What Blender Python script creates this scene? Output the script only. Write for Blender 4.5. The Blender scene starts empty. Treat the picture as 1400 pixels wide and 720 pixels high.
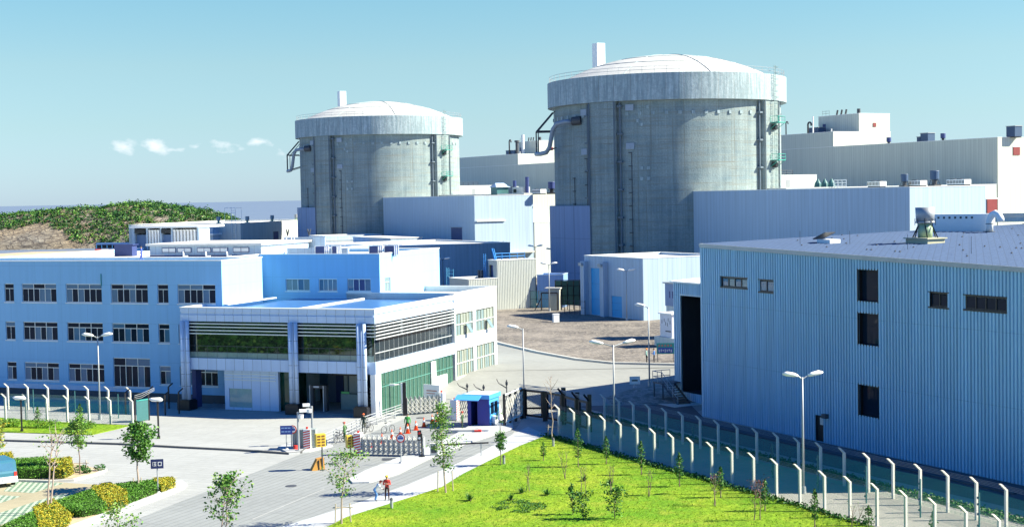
import bpy, math, random
from mathutils import Vector, Matrix, Euler
random.seed(7)
R = math.radians
sc = bpy.context.scene
col = sc.collection

# ---------------------------------------------------------------- camera
F = 2000.0; CX, CY = 700.0, 360.0; HC = 21.0
PITCH = math.atan(92.48/F); ROLL = -math.atan(0.0195)
cam_d = bpy.data.cameras.new('camera'); cam = bpy.data.objects.new('camera', cam_d); col.objects.link(cam)
cam_d.sensor_width = 36; cam_d.lens = 36*F/1400; cam_d.clip_start = 1; cam_d.clip_end = 80000
RM = Matrix.Rotation(math.pi/2-PITCH, 3, 'X') @ Matrix.Rotation(ROLL, 3, 'Z')
cam.matrix_world = Matrix.Translation((0, 0, HC)) @ RM.to_4x4()
sc.camera = cam

# ---------------------------------------------------------------- light
SUN_AZ, SUN_EL = 91.5, 37.2
SKY_STRENGTH = 0.052; SUN_STRENGTH = 5.0; EXPOSURE = 1.52
w = bpy.data.worlds.new('World'); sc.world = w; w.use_nodes = True
nt = w.node_tree; nt.nodes.clear()
wo = nt.nodes.new('ShaderNodeOutputWorld'); wb = nt.nodes.new('ShaderNodeBackground')
sk = nt.nodes.new('ShaderNodeTexSky'); sk.sky_type = 'NISHITA'; sk.sun_disc = False
sk.sun_elevation = R(SUN_EL); sk.sun_rotation = R(SUN_AZ); sk.altitude = 0
sk.air_density = 1.0; sk.dust_density = 0.15; sk.ozone_density = 2.5
wb.inputs[1].default_value = SKY_STRENGTH
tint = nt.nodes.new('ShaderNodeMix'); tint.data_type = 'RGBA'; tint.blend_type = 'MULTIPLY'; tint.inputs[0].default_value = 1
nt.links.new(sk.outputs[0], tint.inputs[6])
# a few small fair-weather clouds low over the sea, fixed in direction
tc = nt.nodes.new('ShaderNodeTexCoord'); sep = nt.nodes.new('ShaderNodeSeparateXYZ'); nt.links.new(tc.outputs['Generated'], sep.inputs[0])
# unseen upper sky pushed deep blue to tint the shade; pale cyan towards the horizon
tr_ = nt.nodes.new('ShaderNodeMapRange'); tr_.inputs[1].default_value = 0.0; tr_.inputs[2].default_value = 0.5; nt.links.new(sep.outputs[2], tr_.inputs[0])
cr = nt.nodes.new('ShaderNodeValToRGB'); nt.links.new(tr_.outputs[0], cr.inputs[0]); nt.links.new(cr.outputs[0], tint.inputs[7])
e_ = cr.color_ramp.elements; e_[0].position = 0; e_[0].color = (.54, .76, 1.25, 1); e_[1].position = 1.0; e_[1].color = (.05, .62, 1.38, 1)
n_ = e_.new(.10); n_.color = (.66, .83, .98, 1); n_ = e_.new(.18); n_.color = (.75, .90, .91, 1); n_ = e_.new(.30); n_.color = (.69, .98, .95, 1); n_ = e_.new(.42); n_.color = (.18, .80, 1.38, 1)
def wm(op, a, b=None, c=None):
    n = nt.nodes.new('ShaderNodeMath'); n.operation = op
    for i, v in enumerate((a, b, c)):
        if v is None: continue
        if isinstance(v, (int, float)): n.inputs[i].default_value = v
        else: nt.links.new(v, n.inputs[i])
    return n.outputs[0]
sx = wm('DIVIDE', sep.outputs[0], wm('MAXIMUM', sep.outputs[1], 0.05))
sz = wm('DIVIDE', sep.outputs[2], wm('MAXIMUM', sep.outputs[1], 0.05))
nz = nt.nodes.new('ShaderNodeTexNoise'); nz.inputs['Scale'].default_value = 95; nz.inputs['Detail'].default_value = 6
mp = nt.nodes.new('ShaderNodeMapping'); mp.inputs['Scale'].default_value = (1, 1, 1.7)
nt.links.new(tc.outputs['Generated'], mp.inputs[0]); nt.links.new(mp.outputs[0], nz.inputs[0])
blob = None
for cx_, cy_, rx, ry, am in ((175, 201, 19, 11, 1), (218, 202, 21, 10, 1), (240, 205, 14, 4, .7), (312, 201, 20, 8, .95), (335, 204, 12, 4, .6), (357, 194, 17, 6, .75), (272, 202, 8, 4, .55), (392, 212, 10, 4, .4)):
    X = (cx_-CX)/F; Z = ((281-0.0195*cx_)-cy_)/F
    d = wm('SQRT', wm('ADD', wm('POWER', wm('MULTIPLY', wm('SUBTRACT', sx, X), F/rx), 2), wm('POWER', wm('MULTIPLY', wm('SUBTRACT', sz, Z), F/ry), 2)))
    m_ = wm('MULTIPLY', wm('SUBTRACT', 1.25, d), am)
    blob = m_ if blob is None else wm('MAXIMUM', blob, m_)
den = wm('ADD', blob, wm('MULTIPLY', wm('SUBTRACT', nz.outputs[0], 0.56), 3.2))
dc = nt.nodes.new('ShaderNodeMapRange'); dc.inputs[1].default_value = 0.0; dc.inputs[2].default_value = 1.45; nt.links.new(den, dc.inputs[0])
cm = nt.nodes.new('ShaderNodeMix'); cm.data_type = 'RGBA'; cm.inputs[7].default_value = (7.5, 7.9, 8.2, 1)
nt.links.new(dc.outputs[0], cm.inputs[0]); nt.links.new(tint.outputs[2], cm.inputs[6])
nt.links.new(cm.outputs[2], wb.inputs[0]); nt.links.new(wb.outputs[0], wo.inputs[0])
sd = bpy.data.lights.new('sun', 'SUN'); sd.energy = SUN_STRENGTH; sd.angle = R(0.5); sd.color = (1.0, 0.94, 0.74)
sun = bpy.data.objects.new('sun', sd); col.objects.link(sun)
sv = Vector((math.sin(R(SUN_AZ))*math.cos(R(SUN_EL)), math.cos(R(SUN_AZ))*math.cos(R(SUN_EL)), math.sin(R(SUN_EL))))
sun.rotation_euler = sv.to_track_quat('Z', 'Y').to_euler()
sc.view_settings.view_transform = 'Standard'; sc.view_settings.look = 'None'
sc.view_settings.exposure = EXPOSURE; sc.view_settings.gamma = 1

# ---------------------------------------------------------------- geometry from sight lines
def ray(px, py):
    return RM @ Vector(((px-CX)/F, -(py-CY)/F, -1))
Y_LO, Y_HI, Z_HI = 144.5, 162.0, 1.6     # the yard lies on a low terrace behind a gentle ramp
def G(px, py, z=0.0):
    d = ray(px, py); t = (z-HC)/d.z
    return Vector((d.x*t, d.y*t, z))
def G2(px, py, lift=0.0):
    d = ray(px, py)
    t = (Z_HI-HC)/d.z
    if d.y*t >= Y_HI: return Vector((d.x*t, d.y*t, Z_HI+lift))
    k = Z_HI/(Y_HI-Y_LO); t = (-k*Y_LO-HC)/(d.z-k*d.y)      # z = k*(Y-Y_LO)
    if d.y*t >= Y_LO: return Vector((d.x*t, d.y*t, HC+d.z*t+lift))
    return G(px, py)+Vector((0, 0, lift))
class Frame:
    def __init__(s, x, y, az): # az: compass bearing of the local y axis (into depth)
        s.o = Vector((x, y)); s.az = az; a = R(az)
        s.ax = Vector((math.cos(a), -math.sin(a))); s.ay = Vector((math.sin(a), math.cos(a))); s.th = -a
    def loc(s, X, Y):
        d = Vector((X, Y))-s.o; return d.dot(s.ax), d.dot(s.ay)
    def wor(s, x, y):
        p = s.o+s.ax*x+s.ay*y; return p.x, p.y
    def fx(s, px, py, y0):        # on plane local y=y0 -> (x,z)
        d = ray(px, py); dy = Vector((d.x, d.y)).dot(s.ay); oy = (-s.o).dot(s.ay); t = (y0-oy)/dy
        return (Vector((d.x*t, d.y*t))-s.o).dot(s.ax), HC+d.z*t
    def fy(s, px, py, x0):        # on plane local x=x0 -> (y,z)
        d = ray(px, py); dx = Vector((d.x, d.y)).dot(s.ax); ox = (-s.o).dot(s.ax); t = (x0-ox)/dx
        return (Vector((d.x*t, d.y*t))-s.o).dot(s.ay), HC+d.z*t
    def pg(s, px, py, z=0):
        p = G(px, py, z); return s.loc(p.x, p.y)
    def sub(s, x, y):
        X, Y = s.wor(x, y); return Frame(X, Y, s.az)

# ---------------------------------------------------------------- materials
MATS = {}
def nn(t, ty): return t.nodes.new(ty)
def mathn(t, op, a, b=None, c=None):
    n = nn(t, 'ShaderNodeMath'); n.operation = op
    for i, v in enumerate((a, b, c)):
        if v is None: continue
        if isinstance(v, (int, float)): n.inputs[i].default_value = v
        else: t.links.new(v, n.inputs[i])
    return n.outputs[0]
def mixc(t, fac, a, b, bt='MIX'):
    n = nn(t, 'ShaderNodeMix'); n.data_type = 'RGBA'; n.blend_type = bt
    for i, v in ((0, fac), (6, a), (7, b)):
        if isinstance(v, (int, float)): n.inputs[i].default_value = v
        elif isinstance(v, tuple): n.inputs[i].default_value = v+(1,) if len(v) == 3 else v
        else: t.links.new(v, n.inputs[i])
    return n.outputs[2]
def noise(t, vec, scale, detail=4, rough=.55):
    n = nn(t, 'ShaderNodeTexNoise'); n.inputs['Scale'].default_value = scale; n.inputs['Detail'].default_value = detail; n.inputs['Roughness'].default_value = rough
    t.links.new(vec, n.inputs[0]); return n.outputs[0]
def remap(t, v, a, b, c=0, d=1):
    n = nn(t, 'ShaderNodeMapRange'); t.links.new(v, n.inputs[0])
    for i, x in enumerate((a, b, c, d)): n.inputs[i+1].default_value = x
    return n.outputs[0]
def scalev(t, vec, s):
    n = nn(t, 'ShaderNodeMapping'); n.inputs['Scale'].default_value = s; t.links.new(vec, n.inputs[0]); return n.outputs[0]
def new(name):
    m = bpy.data.materials.new(name); m.use_nodes = True; t = m.node_tree
    b = t.nodes['Principled BSDF']; co = nn(t, 'ShaderNodeTexCoord').outputs['Object']
    MATS[name] = m
    return m, t, b, co
def setbump(t, b, h, strength=.3, dist=.05):
    n = nn(t, 'ShaderNodeBump'); n.inputs['Strength'].default_value = strength; n.inputs['Distance'].default_value = dist
    t.links.new(h, n.inputs['Height']); t.links.new(n.outputs[0], b.inputs['Normal'])
def M(name, c, rough=.7, var=.12, scale=.6, fine=8, bump=0, metal=0, spec=.5):
    if name in MATS: return MATS[name]
    m, t, b, co = new(name)
    n1 = noise(t, co, scale); n2 = noise(t, co, scale*fine, 3)
    f = mathn(t, 'ADD', mathn(t, 'MULTIPLY', n1, .6), mathn(t, 'MULTIPLY', n2, .4))
    f = remap(t, f, .3, .7)
    lo = tuple(x*(1-var) for x in c); hi = tuple(min(1, x*(1+var)) for x in c)
    t.links.new(mixc(t, f, lo, hi), b.inputs['Base Color'])
    b.inputs['Roughness'].default_value = rough; b.inputs['Metallic'].default_value = metal; b.inputs['Specular IOR Level'].default_value = spec
    if bump: setbump(t, b, n2, bump, .03)
    return m
def seam(t, coord, pitch, wdt):
    fr = mathn(t, 'FRACT', mathn(t, 'DIVIDE', coord, pitch))
    return mathn(t, 'LESS_THAN', fr, wdt/pitch)
def panel(name, c, px_=1.0, pz=None, lw=.05, dark=.7, rough=.55, var=.06, streak=.12):
    """coated sheet or render with vertical seams (and optional level joints) and faint rain streaks"""
    if name in MATS: return MATS[name]
    m, t, b, co = new(name)
    s = nn(t, 'ShaderNodeSeparateXYZ'); t.links.new(co, s.inputs[0])
    xy = mathn(t, 'ADD', s.outputs[0], s.outputs[1])
    f = seam(t, xy, px_, lw)
    if pz: f = mathn(t, 'MAXIMUM', f, seam(t, s.outputs[2], pz, lw))
    st = noise(t, scalev(t, co, (1.6, 1.6, .06)), 1.0, 5, .6)
    cell = nn(t, 'ShaderNodeTexWhiteNoise'); cell.noise_dimensions = '1D'
    t.links.new(mathn(t, 'FLOOR', mathn(t, 'DIVIDE', xy, px_)), cell.inputs['W'])
    base = mixc(t, remap(t, st, .35, .7), tuple(x*(1-streak) for x in c), tuple(min(1, x*(1+var)) for x in c))
    base = mixc(t, mathn(t, 'MULTIPLY', cell.outputs[0], var*1.5), base, tuple(x*.6 for x in c))
    base = mixc(t, f, base, tuple(x*dark for x in c))
    t.links.new(base, b.inputs['Base Color']); b.inputs['Roughness'].default_value = rough
    setbump(t, b, mathn(t, 'SUBTRACT', 1.0, f), .25, .03)
    return m
def glassy(name, c, rough=.05, spec=1.0, var=.1):
    m = M(name, c, rough, var, .8, spec=spec); return m
def tinted(name, c, through=.6):
    """see-through coloured glass: part passes light, part mirrors"""
    m, t, b, co = new(name)
    tr = nn(t, 'ShaderNodeBsdfTransparent'); tr.inputs[0].default_value = c+(1,)
    gl = nn(t, 'ShaderNodeBsdfGlossy'); gl.inputs[0].default_value = (.8, .9, .9, 1); gl.inputs['Roughness'].default_value = .03
    df = nn(t, 'ShaderNodeBsdfDiffuse'); df.inputs[0].default_value = tuple(x*.35 for x in c)+(1,)
    a = nn(t, 'ShaderNodeMixShader'); a.inputs[0].default_value = through
    t.links.new(df.outputs[0], a.inputs[1]); t.links.new(tr.outputs[0], a.inputs[2])
    fr = nn(t, 'ShaderNodeFresnel'); fr.inputs[0].default_value = 1.7
    e = nn(t, 'ShaderNodeMixShader'); t.links.new(fr.outputs[0], e.inputs[0]); t.links.new(a.outputs[0], e.inputs[1]); t.links.new(gl.outputs[0], e.inputs[2])
    t.links.new(e.outputs[0], t.nodes['Material Output'].inputs[0]); return m
def netting(name, c, cell=.06, wire=.010):
    """woven wire netting: real gaps between wires"""
    m, t, b, co = new(name)
    s = nn(t, 'ShaderNodeSeparateXYZ'); t.links.new(co, s.inputs[0])
    a = mathn(t, 'ADD', s.outputs[0], s.outputs[2]); d = mathn(t, 'SUBTRACT', s.outputs[0], s.outputs[2])
    f = mathn(t, 'MAXIMUM', seam(t, a, cell, wire*1.4), seam(t, d, cell, wire*1.4))
    tr = nn(t, 'ShaderNodeBsdfTransparent'); mx = nn(t, 'ShaderNodeMixShader')
    b.inputs['Base Color'].default_value = c+(1,); b.inputs['Roughness'].default_value = .5
    t.links.new(f, mx.inputs[0]); t.links.new(tr.outputs[0], mx.inputs[1]); t.links.new(b.outputs[0], mx.inputs[2])
    t.links.new(mx.outputs[0], t.nodes['Material Output'].inputs[0]); return m
def leafm(name, c, var=.45):
    if name in MATS: return MATS[name]
    m, t, b, co = new(name)
    f = remap(t, noise(t, co, 3.0, 3), .3, .7)
    t.links.new(mixc(t, f, tuple(x*(1-var) for x in c), tuple(x*(1+var) for x in c)), b.inputs['Base Color'])
    b.inputs['Roughness'].default_value = .55; b.inputs['Specular IOR Level'].default_value = .25
    return m

def concrete_reactor():
    m, t, b, co = new('weathered_concrete')
    s = nn(t, 'ShaderNodeSeparateXYZ'); t.links.new(co, s.inputs[0])
    ang = mathn(t, 'MULTIPLY', mathn(t, 'ARCTAN2', s.outputs[1], s.outputs[0]), 21.8)
    cv = nn(t, 'ShaderNodeCombineXYZ'); t.links.new(ang, cv.inputs[0]); t.links.new(s.outputs[2], cv.inputs[2])
    v = cv.outputs[0]
    streak = remap(t, noise(t, scalev(t, v, (1.1, 1, .045)), 1, 6, .65), .36, .68)
    lift = remap(t, noise(t, scalev(t, v, (.05, 1, .7)), 1, 4, .6), .35, .65)
    blot = remap(t, noise(t, v, .22, 6, .65), .38, .66)
    fine = remap(t, noise(t, v, 3.2, 4, .7), .3, .7)
    c = mixc(t, streak, (.095, .165, .205), (.25, .345, .37))
    c = mixc(t, mathn(t, 'MULTIPLY', lift, .35), c, (.38, .41, .34))
    c = mixc(t, mathn(t, 'MULTIPLY', blot, .4), c, (.42, .49, .47))
    c = mixc(t, mathn(t, 'MULTIPLY', fine, .5), c, (.12, .14, .15))
    jz = seam(t, s.outputs[2], 1.25, .09); jx = seam(t, ang, 1.52, .07)
    big = seam(t, s.outputs[2], 3.75, .14)
    j = mathn(t, 'MULTIPLY', mathn(t, 'MAXIMUM', mathn(t, 'MAXIMUM', jz, jx), big), remap(t, noise(t, v, .35, 4), .40, .65, .0, .6))
    c = mixc(t, j, c, (.15, .14, .12))
    rr = None
    c = mixc(t, mathn(t, 'MULTIPLY', remap(t, noise(t, scalev(t, v, (2.4, 1, .02)), 1, 3, .6), .60, .68), .55), c, (.13, .13, .11))
    c = mixc(t, mathn(t, 'MULTIPLY', remap(t, noise(t, scalev(t, v, (.09, 1, 1.6)), 1, 4, .6), .52, .66), .5), c, (.20, .20, .17))
    t.links.new(c, b.inputs['Base Color']); b.inputs['Roughness'].default_value = .9
    setbump(t, b, mathn(t, 'SUBTRACT', fine, j), .5, .05)
    return m
def concrete_ring():
    m, t, b, co = new('pale_concrete')
    s = nn(t, 'ShaderNodeSeparateXYZ'); t.links.new(co, s.inputs[0])
    ang = mathn(t, 'MULTIPLY', mathn(t, 'ARCTAN2', s.outputs[1], s.outputs[0]), 21.8)
    cv = nn(t, 'ShaderNodeCombineXYZ'); t.links.new(ang, cv.inputs[0]); t.links.new(s.outputs[2], cv.inputs[2])
    streak = remap(t, noise(t, scalev(t, cv.outputs[0], (1.8, 1, .12)), 1, 6, .7), .42, .62)
    fine = remap(t, noise(t, co, 1.6, 5, .75), .42, .62)
    c = mixc(t, streak, (.22, .30, .33), (.42, .51, .54))
    c = mixc(t, mathn(t, 'MULTIPLY', fine, .5), c, (.20, .24, .26))
    c = mixc(t, mathn(t, 'MULTIPLY', seam(t, ang, 3.05, .09), .6), c, (.2, .2, .19))
    t.links.new(c, b.inputs['Base Color']); b.inputs['Roughness'].default_value = .85
    setbump(t, b, fine, .3, .05); return m
def paving(name, c, jx, jy, az, lw=.04, dark=.6, var=.12, stain=.25):
    m, t, b, co = new(name)
    mp = nn(t, 'ShaderNodeMapping'); mp.inputs['Rotation'].default_value = (0, 0, R(az)); t.links.new(co, mp.inputs[0])
    s = nn(t, 'ShaderNodeSeparateXYZ'); t.links.new(mp.outputs[0], s.inputs[0])
    f = mathn(t, 'MAXIMUM', seam(t, s.outputs[0], jx, lw), seam(t, s.outputs[1], jy, lw))
    n1 = remap(t, noise(t, co, .09, 6, .65), .35, .68); n2 = remap(t, noise(t, co, 1.6, 5, .7), .3, .7)
    n3 = remap(t, noise(t, scalev(t, mp.outputs[0], (.25, 2.2, 1)), 1, 4, .6), .45, .75)
    k = mixc(t, n1, tuple(x*(1-stain) for x in c), c)
    k = mixc(t, mathn(t, 'MULTIPLY', n2, .5), k, tuple(min(1, x*(1+var)) for x in c))
    k = mixc(t, mathn(t, 'MULTIPLY', n3, .25), k, tuple(x*.72 for x in c))
    cell = nn(t, 'ShaderNodeTexWhiteNoise'); cell.noise_dimensions = '2D'
    cv = nn(t, 'ShaderNodeCombineXYZ'); t.links.new(mathn(t, 'FLOOR', mathn(t, 'DIVIDE', s.outputs[0], jx)), cv.inputs[0]); t.links.new(mathn(t, 'FLOOR', mathn(t, 'DIVIDE', s.outputs[1], jy)), cv.inputs[1])
    t.links.new(cv.outputs[0], cell.inputs['Vector'])
    k = mixc(t, mathn(t, 'MULTIPLY', cell.outputs[0], .16), k, tuple(x*.6 for x in c))
    k = mixc(t, mathn(t, 'MULTIPLY', f, .8), k, tuple(x*dark for x in c))
    t.links.new(k, b.inputs['Base Color']); b.inputs['Roughness'].default_value = .85
    setbump(t, b, n2, .2, .02); return m
def gravelm(name, a, b2, c3, scale=5):
    m, t, b, co = new(name)
    v = nn(t, 'ShaderNodeTexVoronoi'); v.inputs['Scale'].default_value = scale; t.links.new(co, v.inputs[0])
    s = nn(t, 'ShaderNodeSeparateColor'); t.links.new(v.outputs['Color'], s.inputs[0])
    v2 = nn(t, 'ShaderNodeTexVoronoi'); v2.inputs['Scale'].default_value = scale*.33; t.links.new(co, v2.inputs[0])
    s2 = nn(t, 'ShaderNodeSeparateColor'); t.links.new(v2.outputs['Color'], s2.inputs[0])
    k = mixc(t, s.outputs[0], a, b2); k = mixc(t, mathn(t, 'MULTIPLY', mathn(t, 'LESS_THAN', s2.outputs[1], .3), .75), k, c3)
    k = mixc(t, mathn(t, 'MULTIPLY', remap(t, noise(t, co, .12, 4), .4, .65), .5), k, tuple(x*1.25 for x in b2))
    t.links.new(k, b.inputs['Base Color']); b.inputs['Roughness'].default_value = .95
    setbump(t, b, v.outputs['Distance'], .6, .06); return m
def lawnm(name, a, b2, c3):
    m, t, b, co = new(name)
    n1 = remap(t, noise(t, co, .13, 5, .6), .38, .64); n2 = remap(t, noise(t, co, 2.2, 5, .75), .36, .66); n3 = remap(t, noise(t, co, .45, 5, .7), .5, .68)
    k = mixc(t, n1, a, b2); k = mixc(t, mathn(t, 'MULTIPLY', n2, .6), k, tuple(x*.50 for x in a))
    k = mixc(t, mathn(t, 'MULTIPLY', n3, .5), k, c3)
    t.links.new(k, b.inputs['Base Color']); b.inputs['Roughness'].default_value = .9; b.inputs['Specular IOR Level'].default_value = .1
    setbump(t, b, n2, .8, .12); return m
def sea():
    m, t, b, co = new('sea_water')
    n1 = remap(t, noise(t, scalev(t, co, (.002, .012, 1)), 1, 4), .35, .65)
    t.links.new(mixc(t, n1, (.13, .165, .225), (.155, .19, .245)), b.inputs['Base Color'])
    b.inputs['Roughness'].default_value = .45; b.inputs['Specular IOR Level'].default_value = .25
    setbump(t, b, noise(t, scalev(t, co, (.12, .5, 1)), 1, 5), .3, .5); return m
def rockm():
    m, t, b, co = new('coast_rock')
    n1 = remap(t, noise(t, scalev(t, co, (.12, .12, .5)), 1, 6, .7), .35, .65)
    n2 = remap(t, noise(t, co, .03, 3), .4, .62)
    v = nn(t, 'ShaderNodeTexVoronoi'); v.feature = 'DISTANCE_TO_EDGE'; v.inputs['Scale'].default_value = .16
    t.links.new(scalev(t, co, (1, 1, 2.6)), v.inputs[0])
    k = mixc(t, n1, (.13, .11, .09), (.30, .27, .22)); k = mixc(t, mathn(t, 'MULTIPLY', n2, .5), k, (.30, .21, .11))
    k = mixc(t, mathn(t, 'MULTIPLY', mathn(t, 'LESS_THAN', v.outputs['Distance'], .07), .7), k, (.07, .055, .045))
    t.links.new(k, b.inputs['Base Color']); b.inputs['Roughness'].default_value = .95
    setbump(t, b, n1, 1, 1.0); return m

SHADE_BLUE = (.25, .50, .74)  # pale wall paint with the blue of skylit shade put into it
m_office = panel('shade_blue_render', SHADE_BLUE, 3.4, 2.05, .05, .86, .6, .03, .05)
m_office2 = m_office
m_metal = panel('blue_grey_sheet', (.38, .49, .61), .9, None, .07, .72, .5)
m_metalp = panel('pale_coated_sheet', (.56, .60, .58), .9, None, .07, .8, .5)
m_turb = panel('turbine_hall_sheet', (.56, .58, .50), .7, None, .08, .72, .5)
m_corr = panel('corrugated_coating', (.30, .53, .72), 6.8, 5.3, .06, .8, .45, .05, .17)
m_corrp = M('pale_corrugated_coating', (.50, .52, .48), .45, .06, .3)
m_white = M('white_paint', (.80, .80, .78), .55, .05, .5)
m_trim = M('white_trim', (.78, .78, .76), .5, .05)
m_roofw = M('white_roof_membrane', (.66, .66, .63), .8, .14, .25)
m_roofb = panel('blue_roof_sheet', (.20, .34, .62), .6, None, .05, .75, .5)
m_roofhall = panel('hall_roof_sheet', (.075, .13, .25), .75, None, .1, .78, .62)
m_roofg = M('grey_roof', (.36, .37, .36), .9, .25, .3)
m_dome = M('dome_render', (.47, .47, .45), .85, .2, .25, 6)
m_conc = concrete_reactor(); m_ring = concrete_ring()
m_concp = M('plain_concrete', (.52, .51, .47), .9, .16, .6, bump=.3)
m_post = M('cast_concrete', (.55, .54, .49), .85, .12, 1.2)
m_steel = M('galvanised_steel', (.34, .36, .38), .5, .1, metal=.3)
m_alu = M('aluminium_frame', (.62, .66, .68), .35, .05, metal=.4)
m_panelA = panel('aluminium_panel', (.50, .62, .80), 1.05, None, .04, .45, .35, .05, .05)
m_black = M('black_paint', (.012, .012, .015), .4, .1)
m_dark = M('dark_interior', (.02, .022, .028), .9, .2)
m_navy = M('navy_paint', (.03, .05, .17), .5, .1)
m_darkgrey = M('dark_grey_paint', (.06, .065, .075), .6, .15)
m_glassd = glassy('dark_glass', (.008, .018, .036), .04, .1)
m_glassb = glassy('blue_glass', (.06, .16, .26), .05, .4)
m_glassl = glassy('curtained_glass', (.17, .24, .26), .12, .4)
m_glassm = M('mirror_glass', (.075, .095, .09), .03, .03, metal=.85)
m_glassg = tinted('green_glass', (.22, .66, .48), .62)
m_teal = M('teal_paint', (.03, .26, .24), .5, .1)
m_tealp = M('pale_teal_paint', (.03, .13, .14), .6, .15)
m_bluedoor = M('sky_blue_paint', (.03, .34, .66), .45, .06)
m_booth = M('booth_blue_paint', (.02, .06, .34), .4, .05); m_boothl = M('booth_light_blue', (.08, .36, .80), .4, .05)
m_red = M('red_paint', (.62, .03, .02), .5, .05); m_maroon = panel('maroon_louvre', (.26, .03, .03), 50, .22, .06, .4)
m_orange = M('cone_orange', (.85, .10, .02), .5, .05); m_yellow = M('yellow_paint', (.72, .48, .05), .5, .1)
m_wood = M('orange_wood', (.55, .27, .05), .7, .2, 2); m_bark = M('bark', (.20, .14, .11), .9, .3, 3)
m_barkp = M('pale_bark', (.36, .28, .23), .9, .25, 3); m_stake = M('stake_wood', (.42, .36, .28), .9, .2)
m_ventg = M('pale_green_paint', (.30, .42, .28), .6, .1); m_ventb = M('vent_blue_paint', (.035, .075, .15), .5, .1)
m_brick = M('cream_cladding', (.42, .42, .36), .9, .15, 1)
m_floor = panel('hall_floor_tile', (.25, .28, .30), 1.2, None, .03, .7)
m_net = netting('green_wire_netting', (.02, .30, .24), .05, .0045)
m_netb = netting('black_wire_netting', (.02, .02, .03), .05, .006)
m_curb = M('kerb_stone', (.45, .44, .41), .9, .15, 1)
m_ground = paving('pale_concrete_paving', (.345, .355, .35), 2.4, .8, 21.5, .05, .62, .14, .22)
m_lane = paving('grey_lane_paving', (.25, .265, .265), .6, 5.5, 24, .07, .55, .18, .24)
m_walk = paving('footpath_paving', (.45, .47, .49), .6, .6, 28, .03, .75)
m_road2 = paving('inner_road_concrete', (.27, .275, .26), 5, 5, 61, .05, .75)
m_asph = M('asphalt', (.085, .085, .095), .9, .2, .8)
m_strip = paving('fence_strip_slabs', (.30, .29, .26), 1.6, 1.6, 40, .04, .7)
m_park = paving('buff_parking_paving', (.36, .32, .21), 3, 3, 20, .04, .8)
m_gravel = gravelm('brown_gravel', (.05, .043, .038), (.24, .21, .18), (.06, .055, .055), 4.5)
m_gravg = gravelm('grey_gravel', (.12, .12, .11), (.27, .27, .25), (.08, .08, .07), 5)
m_lawn = lawnm('sunny_lawn', (.14, .31, .018), (.29, .40, .028), (.36, .37, .05))
m_soil = M('bare_soil', (.42, .33, .22), .95, .25, 2)
m_sea = sea(); m_rock = rockm()
l_dark = leafm('dark_foliage', (.035, .12, .02)); l_mid = leafm('mid_foliage', (.08, .20, .025)); l_light = leafm('light_foliage', (.16, .27, .05))
l_yel = leafm('golden_foliage', (.36, .31, .02), .35); l_red = leafm('reddish_foliage', (.16, .06, .05)); l_hedge = leafm('hedge_foliage', (.07, .19, .015))
l_grass = leafm('grass_blades', (.20, .34, .03)); l_hill = leafm('hill_scrub', (.022, .085, .022), .7)
def grassblock():
    m, t, b, co = new('grass_block_paving')
    mp = nn(t, 'ShaderNodeMapping'); mp.inputs['Rotation'].default_value = (0, 0, R(-8)); t.links.new(co, mp.inputs[0])
    s = nn(t, 'ShaderNodeSeparateXYZ'); t.links.new(mp.outputs[0], s.inputs[0])
    f = mathn(t, 'LESS_THAN', mathn(t, 'FRACT', mathn(t, 'DIVIDE', s.outputs[0], .42)), .5)
    g = mathn(t, 'LESS_THAN', mathn(t, 'FRACT', mathn(t, 'DIVIDE', s.outputs[1], .62)), .85)
    k = mixc(t, mathn(t, 'MULTIPLY', f, g), (.33, .38, .30), (.10, .18, .12))
    t.links.new(k, b.inputs['Base Color']); b.inputs['Roughness'].default_value = .95; return m
m_gblock = grassblock()

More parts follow.
